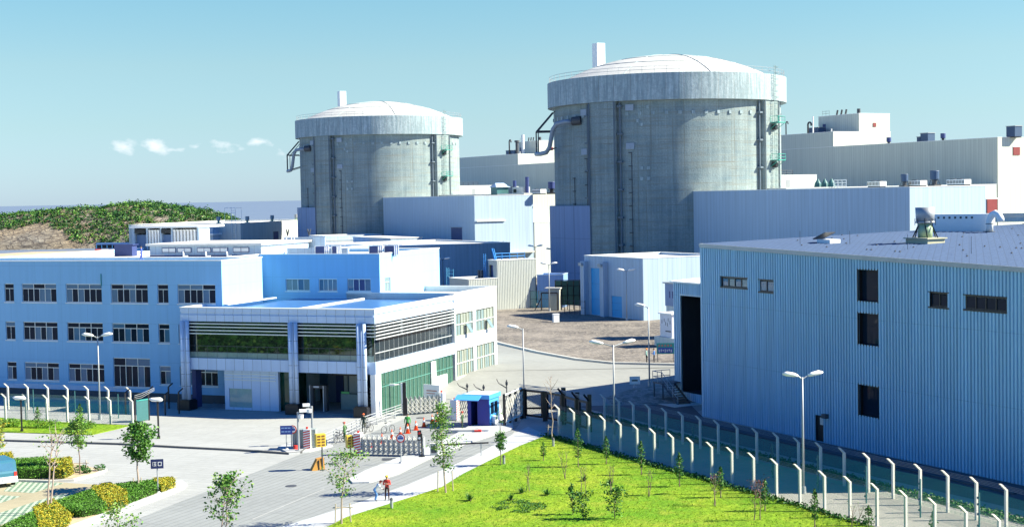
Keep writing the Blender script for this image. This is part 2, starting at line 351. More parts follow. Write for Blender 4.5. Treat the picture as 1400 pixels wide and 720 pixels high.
# ---------------------------------------------------------------- mesh helpers
class MB:
    def __init__(s): s.v = []; s.f = []; s.mi = []
    def add(s, vs, fs, mi=0):
        o = len(s.v); s.v += [tuple(p) for p in vs]; s.f += [tuple(o+i for i in f) for f in fs]; s.mi += [mi]*len(fs); return s
    def quad(s, a, b, c, d, mi=0): return s.add((a, b, c, d), ((0, 1, 2, 3),), mi)
    def box(s, x0, x1, y0, y1, z0, z1, mi=0):
        return s.add([(x0, y0, z0), (x1, y0, z0), (x1, y1, z0), (x0, y1, z0), (x0, y0, z1), (x1, y0, z1), (x1, y1, z1), (x0, y1, z1)],
                     [(0, 3, 2, 1), (4, 5, 6, 7), (0, 1, 5, 4), (1, 2, 6, 5), (2, 3, 7, 6), (3, 0, 4, 7)], mi)
    def obox(s, c, half, rz=0, tilt=None, mi=0):
        m = Matrix.Rotation(rz, 3, 'Z') @ (tilt or Matrix.Identity(3)); c = Vector(c); vs = []
        for z in (-1, 1):
            for x, y in ((-1, -1), (1, -1), (1, 1), (-1, 1)): vs.append(c+m @ Vector((x*half[0], y*half[1], z*half[2])))
        return s.add(vs, [(0, 3, 2, 1), (4, 5, 6, 7), (0, 1, 5, 4), (1, 2, 6, 5), (2, 3, 7, 6), (3, 0, 4, 7)], mi)
    def tube(s, pts, r, n=8, cap=True, mi=0):
        pts = [Vector(p) for p in pts]; rs = r if isinstance(r, (list, tuple)) else [r]*len(pts); o = []
        up = None
        for i, p in enumerate(pts):
            d = (pts[min(i+1, len(pts)-1)]-pts[max(i-1, 0)]).normalized()
            if up is None: up = Vector((0, 0, 1)) if abs(d.z) < .9 else Vector((1, 0, 0))
            a = d.cross(up).normalized(); b = a.cross(d).normalized(); up = b
            for k in range(n):
                t = 2*math.pi*k/n; o.append(p+a*(rs[i]*math.cos(t))+b*(rs[i]*math.sin(t)))
        fs = [(i*n+k, i*n+(k+1) % n, (i+1)*n+(k+1) % n, (i+1)*n+k) for i in range(len(pts)-1) for k in range(n)]
        if cap: fs += [tuple(range(n-1, -1, -1)), tuple((len(pts)-1)*n+k for k in range(n))]
        return s.add(o, fs, mi)
    def cyl(s, x, y, z0, z1, r, r2=None, n=16, mi=0): return s.tube([(x, y, z0), (x, y, z1)], [r, r if r2 is None else r2], n, True, mi)
    def bar(s, a, b, w_=.04, mi=0): return s.tube([a, b], w_*.6, 4, True, mi)
    def prism(s, pts, z0, z1, mi=0):
        n = len(pts); A = sum(pts[i][0]*pts[(i+1) % n][1]-pts[(i+1) % n][0]*pts[i][1] for i in range(n))
        if A < 0: pts = pts[::-1]
        return s.add([(p[0], p[1], z0) for p in pts]+[(p[0], p[1], z1) for p in pts],
                     [tuple(range(n-1, -1, -1)), tuple(range(n, 2*n))]+[(i, (i+1) % n, n+(i+1) % n, n+i) for i in range(n)], mi)
    def lathe(s, prof, n=48, a0=0, a1=2*math.pi, mi=0):
        full = abs(a1-a0-2*math.pi) < 1e-6; k = n if full else n+1; vs = []
        for r, z in prof:
            for i in range(k):
                t = a0+(a1-a0)*i/n; vs.append((r*math.cos(t), r*math.sin(t), z))
        fs = [(j*k+i, j*k+(i+1) % k, (j+1)*k+(i+1) % k, (j+1)*k+i) for j in range(len(prof)-1) for i in range(n)]
        return s.add(vs, fs, mi)
    def leaves(s, centre, rad, n, size, mi=0, flat=0, shell=.0):
        cx, cy, cz = centre; rx, ry, rz = rad if isinstance(rad, tuple) else (rad,)*3
        for _ in range(n):
            while True:
                p = Vector((random.uniform(-1, 1), random.uniform(-1, 1), random.uniform(-1, 1)))
                if shell <= p.length <= 1: break
            c = Vector((cx+p.x*rx, cy+p.y*ry, cz+p.z*rz)); s.leaf(c, size*random.uniform(.6, 1.3), mi)
        return s
    def leaf(s, c, sz, mi=0):
        a = Vector((random.gauss(0, 1), random.gauss(0, 1), random.gauss(0, .6))).normalized()
        b = a.cross(Vector((random.gauss(0, 1), random.gauss(0, 1), random.gauss(0, 1)))).normalized()
        s.add([c-a*sz*.5, c+b*sz*.32, c+a*sz*.5, c-b*sz*.32], [(0, 1, 2, 3)], mi)
    def build(s, name, mat, parent=None, smooth=False, loc=(0, 0, 0), rz=0, **kw):
        me = bpy.data.meshes.new(name); me.from_pydata(s.v, [], s.f)
        mats = mat if isinstance(mat, (list, tuple)) else [mat]
        for m in mats: me.materials.append(m)
        if len(mats) > 1: me.polygons.foreach_set('material_index', s.mi)
        if smooth: me.polygons.foreach_set('use_smooth', [True]*len(s.f))
        me.update(); o = bpy.data.objects.new(name, me); col.objects.link(o); o.location = loc; o.rotation_euler = (0, 0, rz)
        if parent: o.parent = parent
        tag(o, **kw); return o
def tag(o, label=None, cat=None, group=None, kind=None):
    if label: o['label'] = label
    if cat: o['category'] = cat
    if group: o['group'] = group
    if kind: o['kind'] = kind
    return o
def thing(name, label, cat, loc=(0, 0, 0), rz=0, group=None):
    o = bpy.data.objects.new(name, None); o.empty_display_size = .5; col.objects.link(o); o.location = loc; o.rotation_euler = (0, 0, rz)
    return tag(o, label, cat, group)
def fthing(name, label, cat, fr, group=None, z=0): return thing(name, label, cat, (fr.o.x, fr.o.y, z), fr.th, group)
def kids(o): return [c for c in KIDS.get(o.name, [])]
def copy_tree(o, parent=None):
    c = o.copy(); col.objects.link(c)
    c.parent = parent
    for ch in [x for x in list(col.objects) if x.parent == o]: copy_tree(ch, c)
    return c

def wall_front(mb, x0, x1, z0, z1, y, holes, rev=.18, mi=0):
    """wall in plane local y, facing -y, with real openings"""
    xs = sorted({x0, x1, *[min(max(h[i], x0), x1) for h in holes for i in (0, 1)]}); zs = sorted({z0, z1, *[min(max(h[i], z0), z1) for h in holes for i in (2, 3)]})
    for i in range(len(xs)-1):
        for j in range(len(zs)-1):
            cx, cz = (xs[i]+xs[i+1])/2, (zs[j]+zs[j+1])/2
            if any(h[0] < cx < h[1] and h[2] < cz < h[3] for h in holes): continue
            mb.quad((xs[i], y, zs[j]), (xs[i+1], y, zs[j]), (xs[i+1], y, zs[j+1]), (xs[i], y, zs[j+1]), mi)
    for a, b, c, d in holes:
        mb.quad((a, y, c), (a, y+rev, c), (a, y+rev, d), (a, y, d), mi); mb.quad((b, y+rev, c), (b, y, c), (b, y, d), (b, y+rev, d), mi)
        mb.quad((a, y, c), (b, y, c), (b, y+rev, c), (a, y+rev, c), mi); mb.quad((a, y+rev, d), (b, y+rev, d), (b, y, d), (a, y, d), mi)
def wall_side(mb, y0, y1, z0, z1, x, holes, rev=.18):
    """wall in plane local x, facing +x"""
    t = MB(); wall_front(t, y0, y1, z0, z1, 0, holes, rev)
    mb.add([(x-p[1], p[0], p[2]) for p in t.v], t.f)
def corr_front(mb, x0, x1, z0, zf, y, pitch=.3, dep=.06, holes=()):
    """ribbed sheet facing -y; zf(x) gives the top"""
    n = int((x1-x0)/pitch); pts = []
    for i in range(n+1):
        b = x0+i*pitch
        pts += [(b, y), (b+pitch*.30, y), (b+pitch*.38, y-dep), (b+pitch*.92, y-dep)]
    pts.append((x0+(n+1)*pitch, y)); pts = [p for p in pts if p[0] <= x1]; pts.append((x1, y))
    for (xa, ya), (xb, yb) in zip(pts, pts[1:]):
        if xb-xa < 1e-5: continue
        cx = (xa+xb)/2; za, zb = z0, zf(cx)
        hs = sorted([(h[2], h[3]) for h in holes if h[0] < cx < h[1]]); lo = za; spans = []
        for a, b in hs: spans.append((lo, a)); lo = b
        spans.append((lo, zb))
        for a, b in spans:
            if b > a: mb.quad((xa, ya, a), (xb, yb, a), (xb, yb, b), (xa, ya, b))
def corr_side(mb, y0, y1, z0, z1, x, pitch=.3, dep=.06, holes=()):
    t = MB(); corr_front(t, y0, y1, z0, lambda q: z1, 0, pitch, dep, holes)
    mb.add([(x-p[1], p[0], p[2]) for p in t.v], t.f)
def block(th, x0, x1, y0, y1, z0, z1, wm_, rm, fh=(), sh=(), par=.45, cop=m_trim, name='wall', corr=None, t=.3, cw=.05):
    """flat-roofed block: walls (front with openings fh, right end with openings sh), sunk roof, coping"""
    mb = MB()
    if corr: corr_front(mb, x0, x1, z0, lambda q: z1, y0, corr, .06, fh); corr_side(mb, y0, y1, z0, z1, x1, corr, .06, sh)
    else: wall_front(mb, x0, x1, z0, z1, y0, list(fh)); wall_side(mb, y0, y1, z0, z1, x1, list(sh))
    mb.quad((x0, y1, z0), (x0, y0, z0), (x0, y0, z1), (x0, y1, z1)); mb.quad((x1, y1, z0), (x0, y1, z0), (x0, y1, z1), (x1, y1, z1))
    zr = z1-par
    a, b, c, d = x0+t, x1-t, y0+t, y1-t
    mb.quad((a, c, zr), (a, c, z1), (b, c, z1), (b, c, zr)); mb.quad((b, c, zr), (b, c, z1), (b, d, z1), (b, d, zr))
    mb.quad((b, d, zr), (b, d, z1), (a, d, z1), (a, d, zr)); mb.quad((a, d, zr), (a, d, z1), (a, c, z1), (a, c, zr))
    w_ = mb.build(name, wm_, th)
    rf = MB().quad((a, c, zr), (b, c, zr), (b, d, zr), (a, d, zr)).build('roof', rm, th)
    cp = MB(); e = cw+(.06 if corr else 0); h = .10; t2 = t+.03
    cp.box(x0-e, x1+e, y0-e, y0+t2, z1+.003, z1+h); cp.box(x0-e, x1+e, y1-t2, y1+e, z1+.003, z1+h)
    cp.box(x0-e, x0+t2, y0+t2, y1-t2, z1+.003, z1+h); cp.box(x1-t2, x1+e, y0+t2, y1-t2, z1+.003, z1+h)
    cp.build('coping', cop, th)
    return w_
def window(th, x0, x1, z0, z1, y, cols=3, transom=.28, fm=m_alu, panes=(m_glassd,), side=None, fw=.07, split=2):
    """window set back in an opening; side=x plane when on the right end"""
    def T(mb):
        if side is not None: mb.v = [(side-p[1], p[0], p[2]) for p in mb.v]
        return mb
    fr = MB(); y1 = y+.06
    fr.box(x0, x1, y, y1, z0, z0+fw); fr.box(x0, x1, y, y1, z1-fw, z1); fr.box(x0, x0+fw, y, y1, z0+fw, z1-fw); fr.box(x1-fw, x1, y, y1, z0+fw, z1-fw)
    zt = z1-(z1-z0)*transom if transom else z1-fw
    W_ = (x1-x0-fw)/cols
    if transom: fr.box(x0+fw, x1-fw, y-.02, y1-.004, zt-fw/2, zt+fw/2)
    for i in range(1, cols): fr.box(x0+i*W_, x0+i*W_+fw, y-.035, y1-.008, z0+fw, z1-fw)
    if split > 1:
        for i in range(cols):
            for k in range(1, split): q = x0+fw+i*W_+(W_-fw)*k/split; fr.box(q-fw*.35, q+fw*.35, y-.012, y1-.012, z0+fw, zt-fw/2)
    f = T(fr).build('window', fm, th)
    MBs = {}
    for i in range(cols):
        a = x0+fw+i*W_; b = a+W_-fw
        for k in range(split):
            g = random.choice(panes); MBs.setdefault(g.name, (g, MB()))[1].box(a+(b-a)*k/split+.004, a+(b-a)*(k+1)/split-.004, y+.03, y+.045, z0+fw+.003, zt-fw/2-.003)
        if transom:
            g = random.choice(panes); MBs.setdefault(g.name, (g, MB()))[1].box(a+.004, b-.004, y+.03, y+.045, zt+fw/2+.003, z1-fw-.003)
    gm = [x[0] for x in MBs.values()]; tot = MB()
    for i, (g, mb) in enumerate(MBs.values()): tot.add(mb.v, mb.f, i)
    T(tot).build('pane', gm, f)
    return f
def sheet(name, pix, mat, z, kind='structure', pts=None, z0=None, **kw):
    p = pts or [G(a, b) for a, b in pix]
    mb = MB()
    if z0 is None: mb.add([(q[0], q[1], z) for q in p], [tuple(range(len(p)))])
    else: mb.prism([(q[0], q[1]) for q in p], z0, z)
    o = mb.build(name, mat, None, kind=kind, **kw)
    if z0 is None and o.data.polygons[0].normal.z < 0: o.data.flip_normals()
    return o
# ================================================================ the setting
E = Frame(-13.3, 140, 21.5)      # gatehouse and office grid
P = Frame(0, 0, 61)              # plant grid
ground = MB().add([(-620, -60, 0), (700, -60, 0), (700, 950, 0), (-20, 950, 0), (-62, 470, 0), (-150, 330, 0), (-620, 300, 0)], [tuple(range(7))])
ground.v += [(x, y, -12) for x, y, z in ground.v[:7]]; ground.f += [(i, 7+i, 7+(i+1) % 7, (i+1) % 7) for i in range(7)]
ground.mi += [0]*7
ground.build('ground', m_ground, kind='structure')
MB().add([(-40000, -200, -8), (40000, -200, -8), (40000, 60000, -8), (-40000, 60000, -8)], [(0, 1, 2, 3)]).build('sea', m_sea, kind='structure')
# headland
def prof(X):
    ks = [(-700, 2), (-560, 8), (-440, 14), (-360, 20), (-330, 22), (-300, 24), (-262, 27), (-240, 24), (-222, 21), (-210, 18), (-200, 15), (-190, 7), (-180, -3), (-60, -3), (200, -3)]
    for (a, b), (c, d) in zip(ks, ks[1:]):
        if a <= X <= c:
            t = (X-a)/(c-a); t = t*t*(3-2*t); return b+(d-b)*t
    return 0
from mathutils import noise as mn
def hill(X, Y):
    ys = 955+8*mn.noise(Vector((X*.02, 0, 3)))
    t = max(0, min(1, (Y-ys)/62)); t = t**.75; back = max(0, min(1, (1150-Y)/90))
    n = mn.noise(Vector((X*.03, Y*.03, 0)))*2.2+mn.noise(Vector((X*.11, Y*.11, 5)))*1.3+abs(mn.noise(Vector((X*.3, Y*.2, 9))))*1.2
    return -9.0+(prof(X)+n*min(1, t*3))*min(t, back)+1.5*min(1, t*8)
mb = MB(); nx, ny = 200, 70
for j in range(ny+1):
    for i in range(nx+1):
        X = -640+i*3.2; Y = 945+j*3.0; mb.v.append((X, Y, hill(X, Y)))
for j in range(ny):
    for i in range(nx): a = j*(nx+1)+i; mb.f.append((a, a+1, a+nx+2, a+nx+1)); mb.mi.append(0)
mb.build('headland', m_rock, kind='structure', smooth=False)
scrub = MB(); rnd = random.Random(3)
for _ in range(19000):
    X = rnd.uniform(-600, -125); Y = rnd.uniform(958, 1090); z = hill(X, Y)
    px = CX+F*X/Y; py = 281-.0195*px+(HC-z)*F/Y
    # bare rock on the seaward flank, scrub above it
    lim = 334-28*math.exp(-((px-35)/60.0)**2)+(14 if px > 95 else 0)+10*mn.noise(Vector((X*.05, Y*.05, 1)))
    if z < -5 or py > lim or mn.noise(Vector((X*.045, Y*.045, 7))) < -.55: continue
    s = rnd.uniform(.8, 1.9)*(1.35 if rnd.random() < .1 else 1)
    mi = 0 if rnd.random() < .62 else (1 if rnd.random() < .8 else 2)
    for k in range(11):
        c = Vector((X+rnd.gauss(0, s*.55), Y+rnd.gauss(0, s*.5), z+abs(rnd.gauss(0, s*.55))+.2)); scrub.leaf(c, s*.72, mi)
scrub.build('scrub_woodland', [l_hill, l_mid, l_light], kind='stuff')

# raised shore road behind the office with a coach on it
MB().prism([(-175, 412), (-60, 412), (-62, 450), (-150, 458)], 0, 6.4).build('shore_embankment', m_soil, kind='structure')

MB().prism([(-4, Y_HI), (110, Y_HI), (260, 200), (260, 700), (20, 700), (-50, 450), (-45, 300), (-14, 200)], 0.0, Z_HI).build('terrace', m_gravel, kind='structure')
MB().add([(-14, Y_LO, .003), (45, Y_LO, .003), (45, Y_HI, Z_HI), (-14, Y_HI, Z_HI), (-14, Y_HI, 0), (45, Y_HI, 0)], [(0, 1, 2, 3), (0, 3, 4), (1, 5, 2)]).build('ramp', m_road2, kind='structure')
# gravel yard, inner road, asphalt by the hall, lawns
kp = [(670, 466), (688, 471), (735, 482), (790, 492), (838, 497), (921, 499), (985, 500)]
def kerb(name, pix, w_=.22, h=.14, mat=m_curb, pts=None, z2=None):
    p = pts or [G2(a, b) for a, b in pix]; zz = p[0].z if z2 is None else z2; mb = MB(); L = []
    for i, q in enumerate(p):
        d = (p[min(i+1, len(p)-1)]-p[max(i-1, 0)]); d = Vector((d.x, d.y)).normalized(); nrm = Vector((-d.y, d.x))*w_/2
        L.append(((q.x+nrm.x, q.y+nrm.y), (q.x-nrm.x, q.y-nrm.y)))
    for (a, b), (c, d) in zip(L, L[1:]): mb.prism([a, c, d, b], zz+.001, zz+h)
    return mb.build(name, mat, kind='structure')
kerb('yard_kerb', kp, .45, .22)
sheet('inner_road', None, m_road2, Z_HI+.006, pts=[G2(a, b) for a, b in ((640, 458), (670, 466), (688, 471), (735, 482), (790, 492), (838, 497), (921, 499), (1000, 501))]+[Vector((45, Y_HI, 0)), Vector((-12, Y_HI, 0))])
sheet('inner_road', None, m_road2, .006, pts=[Vector((-6, Y_LO, 0)), Vector((45, Y_LO, 0))]+[G(a, b) for a, b in ((960, 560), (905, 580), (840, 560), (775, 552), (716, 572), (640, 575))])
vp = [G2(a, b, .03) for a, b in ((828, 543), (862, 532), (905, 525), (950, 521), (960, 540), (940, 552), (836, 552))]; MB().add(vp, [tuple(range(7))]).build('gravel_verge', m_gravg, kind='structure').data.flip_normals()
sheet('asphalt_road', [(790, 546), (940, 549), (961, 570), (1400, 664), (1500, 688), (1500, 716), (1400, 706), (1180, 655), (1000, 611), (850, 573), (770, 553)], m_asph, .016)
# slab strip between the two fence rows
sheet('fence_strip', [(745, 572), (762, 556), (850, 578), (1000, 615), (1180, 660), (1400, 712), (1600, 760), (1600, 880), (1190, 722), (1088, 692), (1059, 682), (900, 637), (748, 597)], m_strip, .020)
sheet('hedge_strip_ground', [(766, 555), (850, 576), (1000, 613), (1180, 658), (1400, 710), (1500, 733), (1500, 742), (1400, 717), (1180, 664), (1000, 619), (850, 581), (766, 560)], M('fence_strip_turf', (.06, .12, .03), .95, .3, 2), .028)
lawnpix = [(748, 595), (900, 638), (1059, 681), (1088, 690), (1190, 719), (1300, 752), (1300, 900), (300, 900), (400, 745), (474, 707), (568, 678), (604, 666), (633, 648), (677, 626), (710, 610)]
sheet('lawn', lawnpix, m_lawn, .06, z0=0)
sheet('footpath', [(747, 594), (710, 609), (677, 625), (633, 647), (604, 665), (568, 677), (474, 706), (430, 724), (370, 724), (455, 698), (500, 683), (555, 663), (610, 640), (655, 619), (700, 594), (722, 583)], m_walk, .012)
sheet('entrance_lane', [(232, 691), (412, 620), (425, 610), (480, 603), (590, 556), (700, 540), (716, 570), (700, 594), (655, 619), (610, 640), (555, 663), (500, 683), (455, 698), (370, 724), (180, 790), (60, 760)], m_lane, .008)
sheet('lane_joint', [(344, 709), (443, 667.4), (444.3, 667.9), (346, 709.8)], m_ground, .016)
sheet('hall_footway', [(770, 551), (850, 570), (1000, 606), (1180, 648), (1400, 698), (1500, 721), (1500, 741), (1400, 716), (1180, 662), (1000, 617), (850, 579), (770, 558)], m_strip, .024)
def kk(pix, **k): return kerb(pix=pix, **k)
kerb('plaza_kerb', [(-60, 600), (0, 602.5), (164, 607.5), (247, 612), (330, 616), (395, 620.5), (412, 619), (421, 612)], .20, .16, mat=M('dark_kerb', (.13, .13, .13), .9, .2))
sheet('traffic_island', [(477, 656), (500, 644), (547, 626), (575, 617), (620, 596), (640, 584), (700, 575), (702, 586), (668, 597), (640, 606), (585, 628), (545, 648), (505, 660), (482, 661)], m_walk, .13, z0=0)
sheet('booth_footing', [(380, 612), (400, 606), (440, 604), (455, 610), (423, 618), (395, 621)], m_walk, .13, z0=0)
# parking and planted island, bottom left
sheet('parking_bay', [(-60, 655), (25, 654), (100, 660), (166, 664), (157, 669), (126, 675), (78, 693), (0, 723), (-60, 745)], m_park, .008)
for q in ([(20, 656), (88, 660), (45, 673.5), (5, 671)], [(-30, 675), (29, 678), (-30, 697)], [(-30, 710), (60, 681.5), (86, 674.5), (124, 674), (80, 691), (-30, 727)]):
    sheet('grass_block_paving', q, m_gblock, .014)
sheet('planting_bed', [(-40, 745), (40, 710), (80, 693), (130, 674), (160, 668), (206, 660), (238, 659), (243, 666), (222, 675), (176, 692), (100, 720), (40, 745)], m_soil, .12, z0=0)
kerb('bed_kerb', [(-10, 762), (100, 722), (176, 694), (222, 677), (243, 668), (247, 663), (240, 658.5)], .9, .15, m_walk)
sheet('planting_bed', [(-60, 650), (-40, 640), (17, 632), (100, 634), (130, 641), (143, 642.5), (130, 648), (100, 655), (68, 657), (10, 655)], m_soil, .12, z0=0)
kerb('bed_kerb', [(-60, 652), (10, 657), (68, 659), (100, 657), (132, 649), (144, 643)], .3, .17)
sheet('verge_lawn', [(-60, 589), (0, 590.5), (125, 594.5), (162, 586), (178, 581.5), (140, 579.5), (80, 577), (0, 571), (-60, 568)], m_lawn, .06, z0=0)
# lawn tufts so the edge and surface are not a smooth sheet
tf = MB(); rnd = random.Random(11)
from mathutils.geometry import intersect_point_tri_2d
def inpoly(x, y, poly):
    c = False; j = len(poly)-1
    for i in range(len(poly)):
        xi, yi = poly[i]; xj, yj = poly[j]
        if (yi > y) != (yj > y) and x < (xj-xi)*(y-yi)/(yj-yi)+xi: c = not c
        j = i
    return c
lp = [(G(a, b).x, G(a, b).y) for a, b in lawnpix]; hh = [(0, 0)]
def tuft(x, y, z, s, mi):
    for k in range(3):
        a = rnd.uniform(0, 6.28); dx, dy = math.cos(a)*s*.22, math.sin(a)*s*.22; ox, oy = rnd.gauss(0, s*.3), rnd.gauss(0, s*.3)
        tf.add([(x-dx, y-dy, z), (x+dx, y+dy, z), (x+ox, y+oy, z+s)], [(0, 1, 2)], mi)
for _ in range(26000):
    y = rnd.uniform(74, 128); x = rnd.uniform(-22, 42)
    if not inpoly(x, y, lp): continue
    nz_ = mn.noise(Vector((x*.15, y*.15, 0)))
    tuft(x, y, .06, rnd.uniform(.05, .12), 0 if nz_ > -.05 else 1)
tf.build('lawn_grass', [M('pale_grass', (.30, .41, .03), .9, .3, 2, spec=.1), M('deep_grass', (.16, .31, .02), .9, .3, 2, spec=.1)], kind='stuff')  # two tuft greens, picked by noise
gc = MB()
for _ in range(1500):
    a = rnd.uniform(0, 6.28); q = math.sqrt(rnd.random()); c0 = G(710+q*38*math.cos(a), 692+q*9*math.sin(a), .06)
    if mn.noise(Vector((c0.x*.9, c0.y*.9, 2))) < -.12: continue
    gc.leaf(c0+Vector((0, 0, rnd.uniform(.01, .08))), .11, 0)
gc.build('ground_cover_patch', l_dark, kind='stuff')
es = MB()
for k in range(3000):
    t = rnd.random(); a = G(748, 595); b = G(1190, 719); p_ = a.lerp(b, t)
    es.leaf(p_+Vector((rnd.gauss(-.15, .22), rnd.gauss(-.1, .2), rnd.uniform(.05, .28))), .2, 0)
es.build('fence_line_ground_cover', l_dark, kind='stuff')
hs = MB()
for k in range(7000):
    t = rnd.random(); a = G(766, 557.5); b = G(1450, 726); p_ = a.lerp(b, t)
    hs.leaf(p_+Vector((rnd.gauss(0, .3), rnd.gauss(0, .3), rnd.uniform(.03, .3))), .2, 0)
hs.build('fence_strip_ground_cover', l_dark, kind='stuff')
# wooded bank to the left of the plaza, outside the frame: the gatehouse glass mirrors it
wb_ = MB()
for _ in range(800):
    x = rnd.uniform(-112, -62); y = rnd.uniform(70, 122)
    if x/y > -.5: continue
    h = rnd.choice((.9, 1.3, 2.5, 4)); s = .6+h*.25
    for k in range(int(14+h*6)): wb_.leaf(Vector((x+rnd.gauss(0, s*.5), y+rnd.gauss(0, s*.5), abs(rnd.gauss(0, h*.45)))), .7, 0 if rnd.random() < .88 else 1)
wb_.build('shrub_bank', [l_dark, l_light], kind='stuff')

# ================================================================ reactor buildings
RC = (30.4, 284.0); R1C = (-35.7, 403.0)
def reactor(x, y, label):
    t = thing('reactor_building', label, 'reactor building', (x, y, 0), 0)
    a = .75
    MB().lathe([(21.8, 0), (21.8, 37.75)], 128).build('cylinder_wall', m_conc, t, True)
    rb = MB().lathe([(21.85, 37.6), (22.9, 37.6), (22.9, 42.35), (22.2, 42.45), (20.6, 42.45)], 128).build('ring_beam', m_ring, t)
    sd_ = 42.5; ap = 47.4; a0 = 20.6; Rr = (a0*a0+(ap-42.46)**2)/(2*(ap-42.46)); prof_ = []
    for i in range(17):
        r = a0*(1-i/16); prof_.append((max(r, .001), math.sqrt(Rr*Rr-r*r)-(Rr-ap)))
    MB().lathe(prof_, 96).build('dome', m_dome, t, True)
    dr = MB()   # radial joints standing on the dome
    for k in range(8):
        an = k*math.pi/4+.3; dr.tube([(r*math.cos(an), r*math.sin(an), z+.04) for r, z in prof_[:-1]], .07, 4)
    for q in (5, 9): dr.tube([(prof_[q][0]*math.cos(u*math.pi/24), prof_[q][0]*math.sin(u*math.pi/24), prof_[q][1]+.04) for u in range(49)], .06, 4)
    dr.build('roof_joint', m_ring, t)
    hr = MB()   # handrail round the dome edge
    for z in (43.0, 43.55): hr.tube([(22.5*math.cos(k*math.pi/48), 22.5*math.sin(k*math.pi/48), z) for k in range(97)], .035, 4)
    for k in range(64): an = k*math.pi/32; hr.tube([(22.5*math.cos(an), 22.5*math.sin(an), 42.4), (22.5*math.cos(an), 22.5*math.sin(an), 43.55)], .03, 4)
    hr.build('handrail', m_steel, t)
    for az in (217.3, 127.3, 37.3, 307.3):
        an = R(90-az); mb = MB(); n = 6; hw = math.asin(2.85/21.8)
        rr = 22.68
        base = [(rr*math.cos(an+hw*(2*i/n-1)), rr*math.sin(an+hw*(2*i/n-1))) for i in range(n+1)]
        inner = [(21.5*math.cos(an+hw*(2*i/n-1)), 21.5*math.sin(an+hw*(2*i/n-1))) for i in range(n, -1, -1)]
        mb.prism(base+inner, 0, 37.58)
        b = mb.build('buttress', m_conc, t)
        # service pipes down both edges of a buttress
        pm = MB()
        for s in (-1, 1):
            q = an+s*(hw+.028); pm.tube([(22.15*math.cos(q), 22.15*math.sin(q), 3), (22.15*math.cos(q), 22.15*math.sin(q), 37.4)], .16, 8)
            for z in range(6, 37, 5): pm.obox((22.2*math.cos(q), 22.2*math.sin(q), z+(s*.7)), (.42, .42, .16), q)
            q2 = an+s*(hw-.012); pm.tube([(22.85*math.cos(q2), 22.85*math.sin(q2), 2), (22.85*math.cos(q2), 22.85*math.sin(q2), 37.5)], .12, 6)
        pm.build('downpipe', M('pipe_slate', (.11, .15, .19), .6), t)
    # anchor caps under the ring and lower penetrations
    cp = MB()
    for k in range(-13, 14):
        for z in (35.3,):
            an = R(-96)+k*R(6.3)
            if abs((math.degrees(an)+127.3+180) % 360-180) < 9 : continue
            MB().obox((21.85*math.cos(an), 21.85*math.sin(an), z), (.12, .30, .30), an).build('anchor_cap', m_ring, t)
    for dx, z in ((-13, 25.5), (-9.7, 25.5), (-13, 23.6), (-9.7, 23.6), (-9.7, 36.4), (-14.5, 34.0), (-13, 33.3)):
        an = R(-95)+dx*R(1); MB().obox((21.85*math.cos(an), 21.85*math.sin(an), z), (.12, .28, .28), an).build('anchor_cap', m_ring, t)
    jb = MB()
    for dg, z in ((-139.5, 36.0), (-139.5, 28.8), (-113.5, 36.4), (-113.5, 29.5)):
        an = R(dg); MB().obox((21.9*math.cos(an), 21.9*math.sin(an), z), (.15, .75, .55), an).build('junction_box', M('box_blue_grey', (.28, .34, .42), .5), t)
    br = MB()
    for dg, za in ((-138.5, 27.5), (-113.5, 28.3), (-148, 24)):
        an = R(dg); z = za
        while z > 3:
            br.obox((21.9*math.cos(an), 21.9*math.sin(an), z), (.12, .32, .09), an); z -= 2.4
        br.tube([(21.95*math.cos(an+.012), 21.95*math.sin(an+.012), za), (21.95*math.cos(an+.012), 21.95*math.sin(an+.012), 2)], .06, 4)
    br.build('cable_bracket', m_darkgrey, t)
    # ladder with green landings on the sunlit buttress
    an = R(90-127.3); ca, sa = math.cos(an), math.sin(an); tn = Vector((-sa, ca, 0)); nr = Vector((ca, sa, 0)); lad = MB()
    o = nr*23.25-tn*(-.1)
    for s in (-.3, .3): lad.tube([o+tn*s+Vector((0, 0, 14)), o+tn*s+Vector((0, 0, 44.0))], .05, 4)
    z = 14
    while z < 44: lad.tube([o-tn*.3+Vector((0, 0, z)), o+tn*.3+Vector((0, 0, z))], .04, 4); z += .45
    z = 15
    while z < 44:
        c = [o+nr*(.7*math.sin(q*math.pi/4))+tn*(.42*math.cos(q*math.pi/4))+Vector((0, 0, z)) for q in range(5)]; lad.tube(c, .04, 4); z += 1.1
    L_ = lad.build('ladder', M('ladder_steel', (.20, .28, .28), .5), t)
    for z in (33.5, 26.6):
        pf = MB()
        pf.obox(nr*23.6+tn*.4+Vector((0, 0, z)), (.85, 1.35, .06), an)
        for s in (-.9, 1.7):
            pf.bar(nr*24.4+tn*s+Vector((0, 0, z)), nr*24.4+tn*s+Vector((0, 0, z+1.1)), .07); pf.bar(nr*22.8+tn*s+Vector((0, 0, z)), nr*22.8+tn*s+Vector((0, 0, z+1.1)), .07)
            pf.bar(nr*22.8+tn*s+Vector((0, 0, z+1.1)), nr*24.4+tn*s+Vector((0, 0, z+1.1)), .07); pf.bar(nr*22.7+tn*s+Vector((0, 0, z-1.2)), nr*24.4+tn*s+Vector((0, 0, z)), .09)
        for h in (.55, 1.1): pf.bar(nr*24.4-tn*.9+Vector((0, 0, z+h)), nr*24.4+tn*1.7+Vector((0, 0, z+h)), .07)
        pf.build('landing', M('landing_green', (.03, .34, .26), .5), t)
        MB().tube([nr*22.9-tn*.3+Vector((0, 0, z-.9)), nr*23.7-tn*.3+Vector((0, 0, z-.9))], .5, 10).build('floodlight', m_black, t)
    # square vent stack behind the dome
    q = Matrix.Rotation(P.th, 3, 'Z')
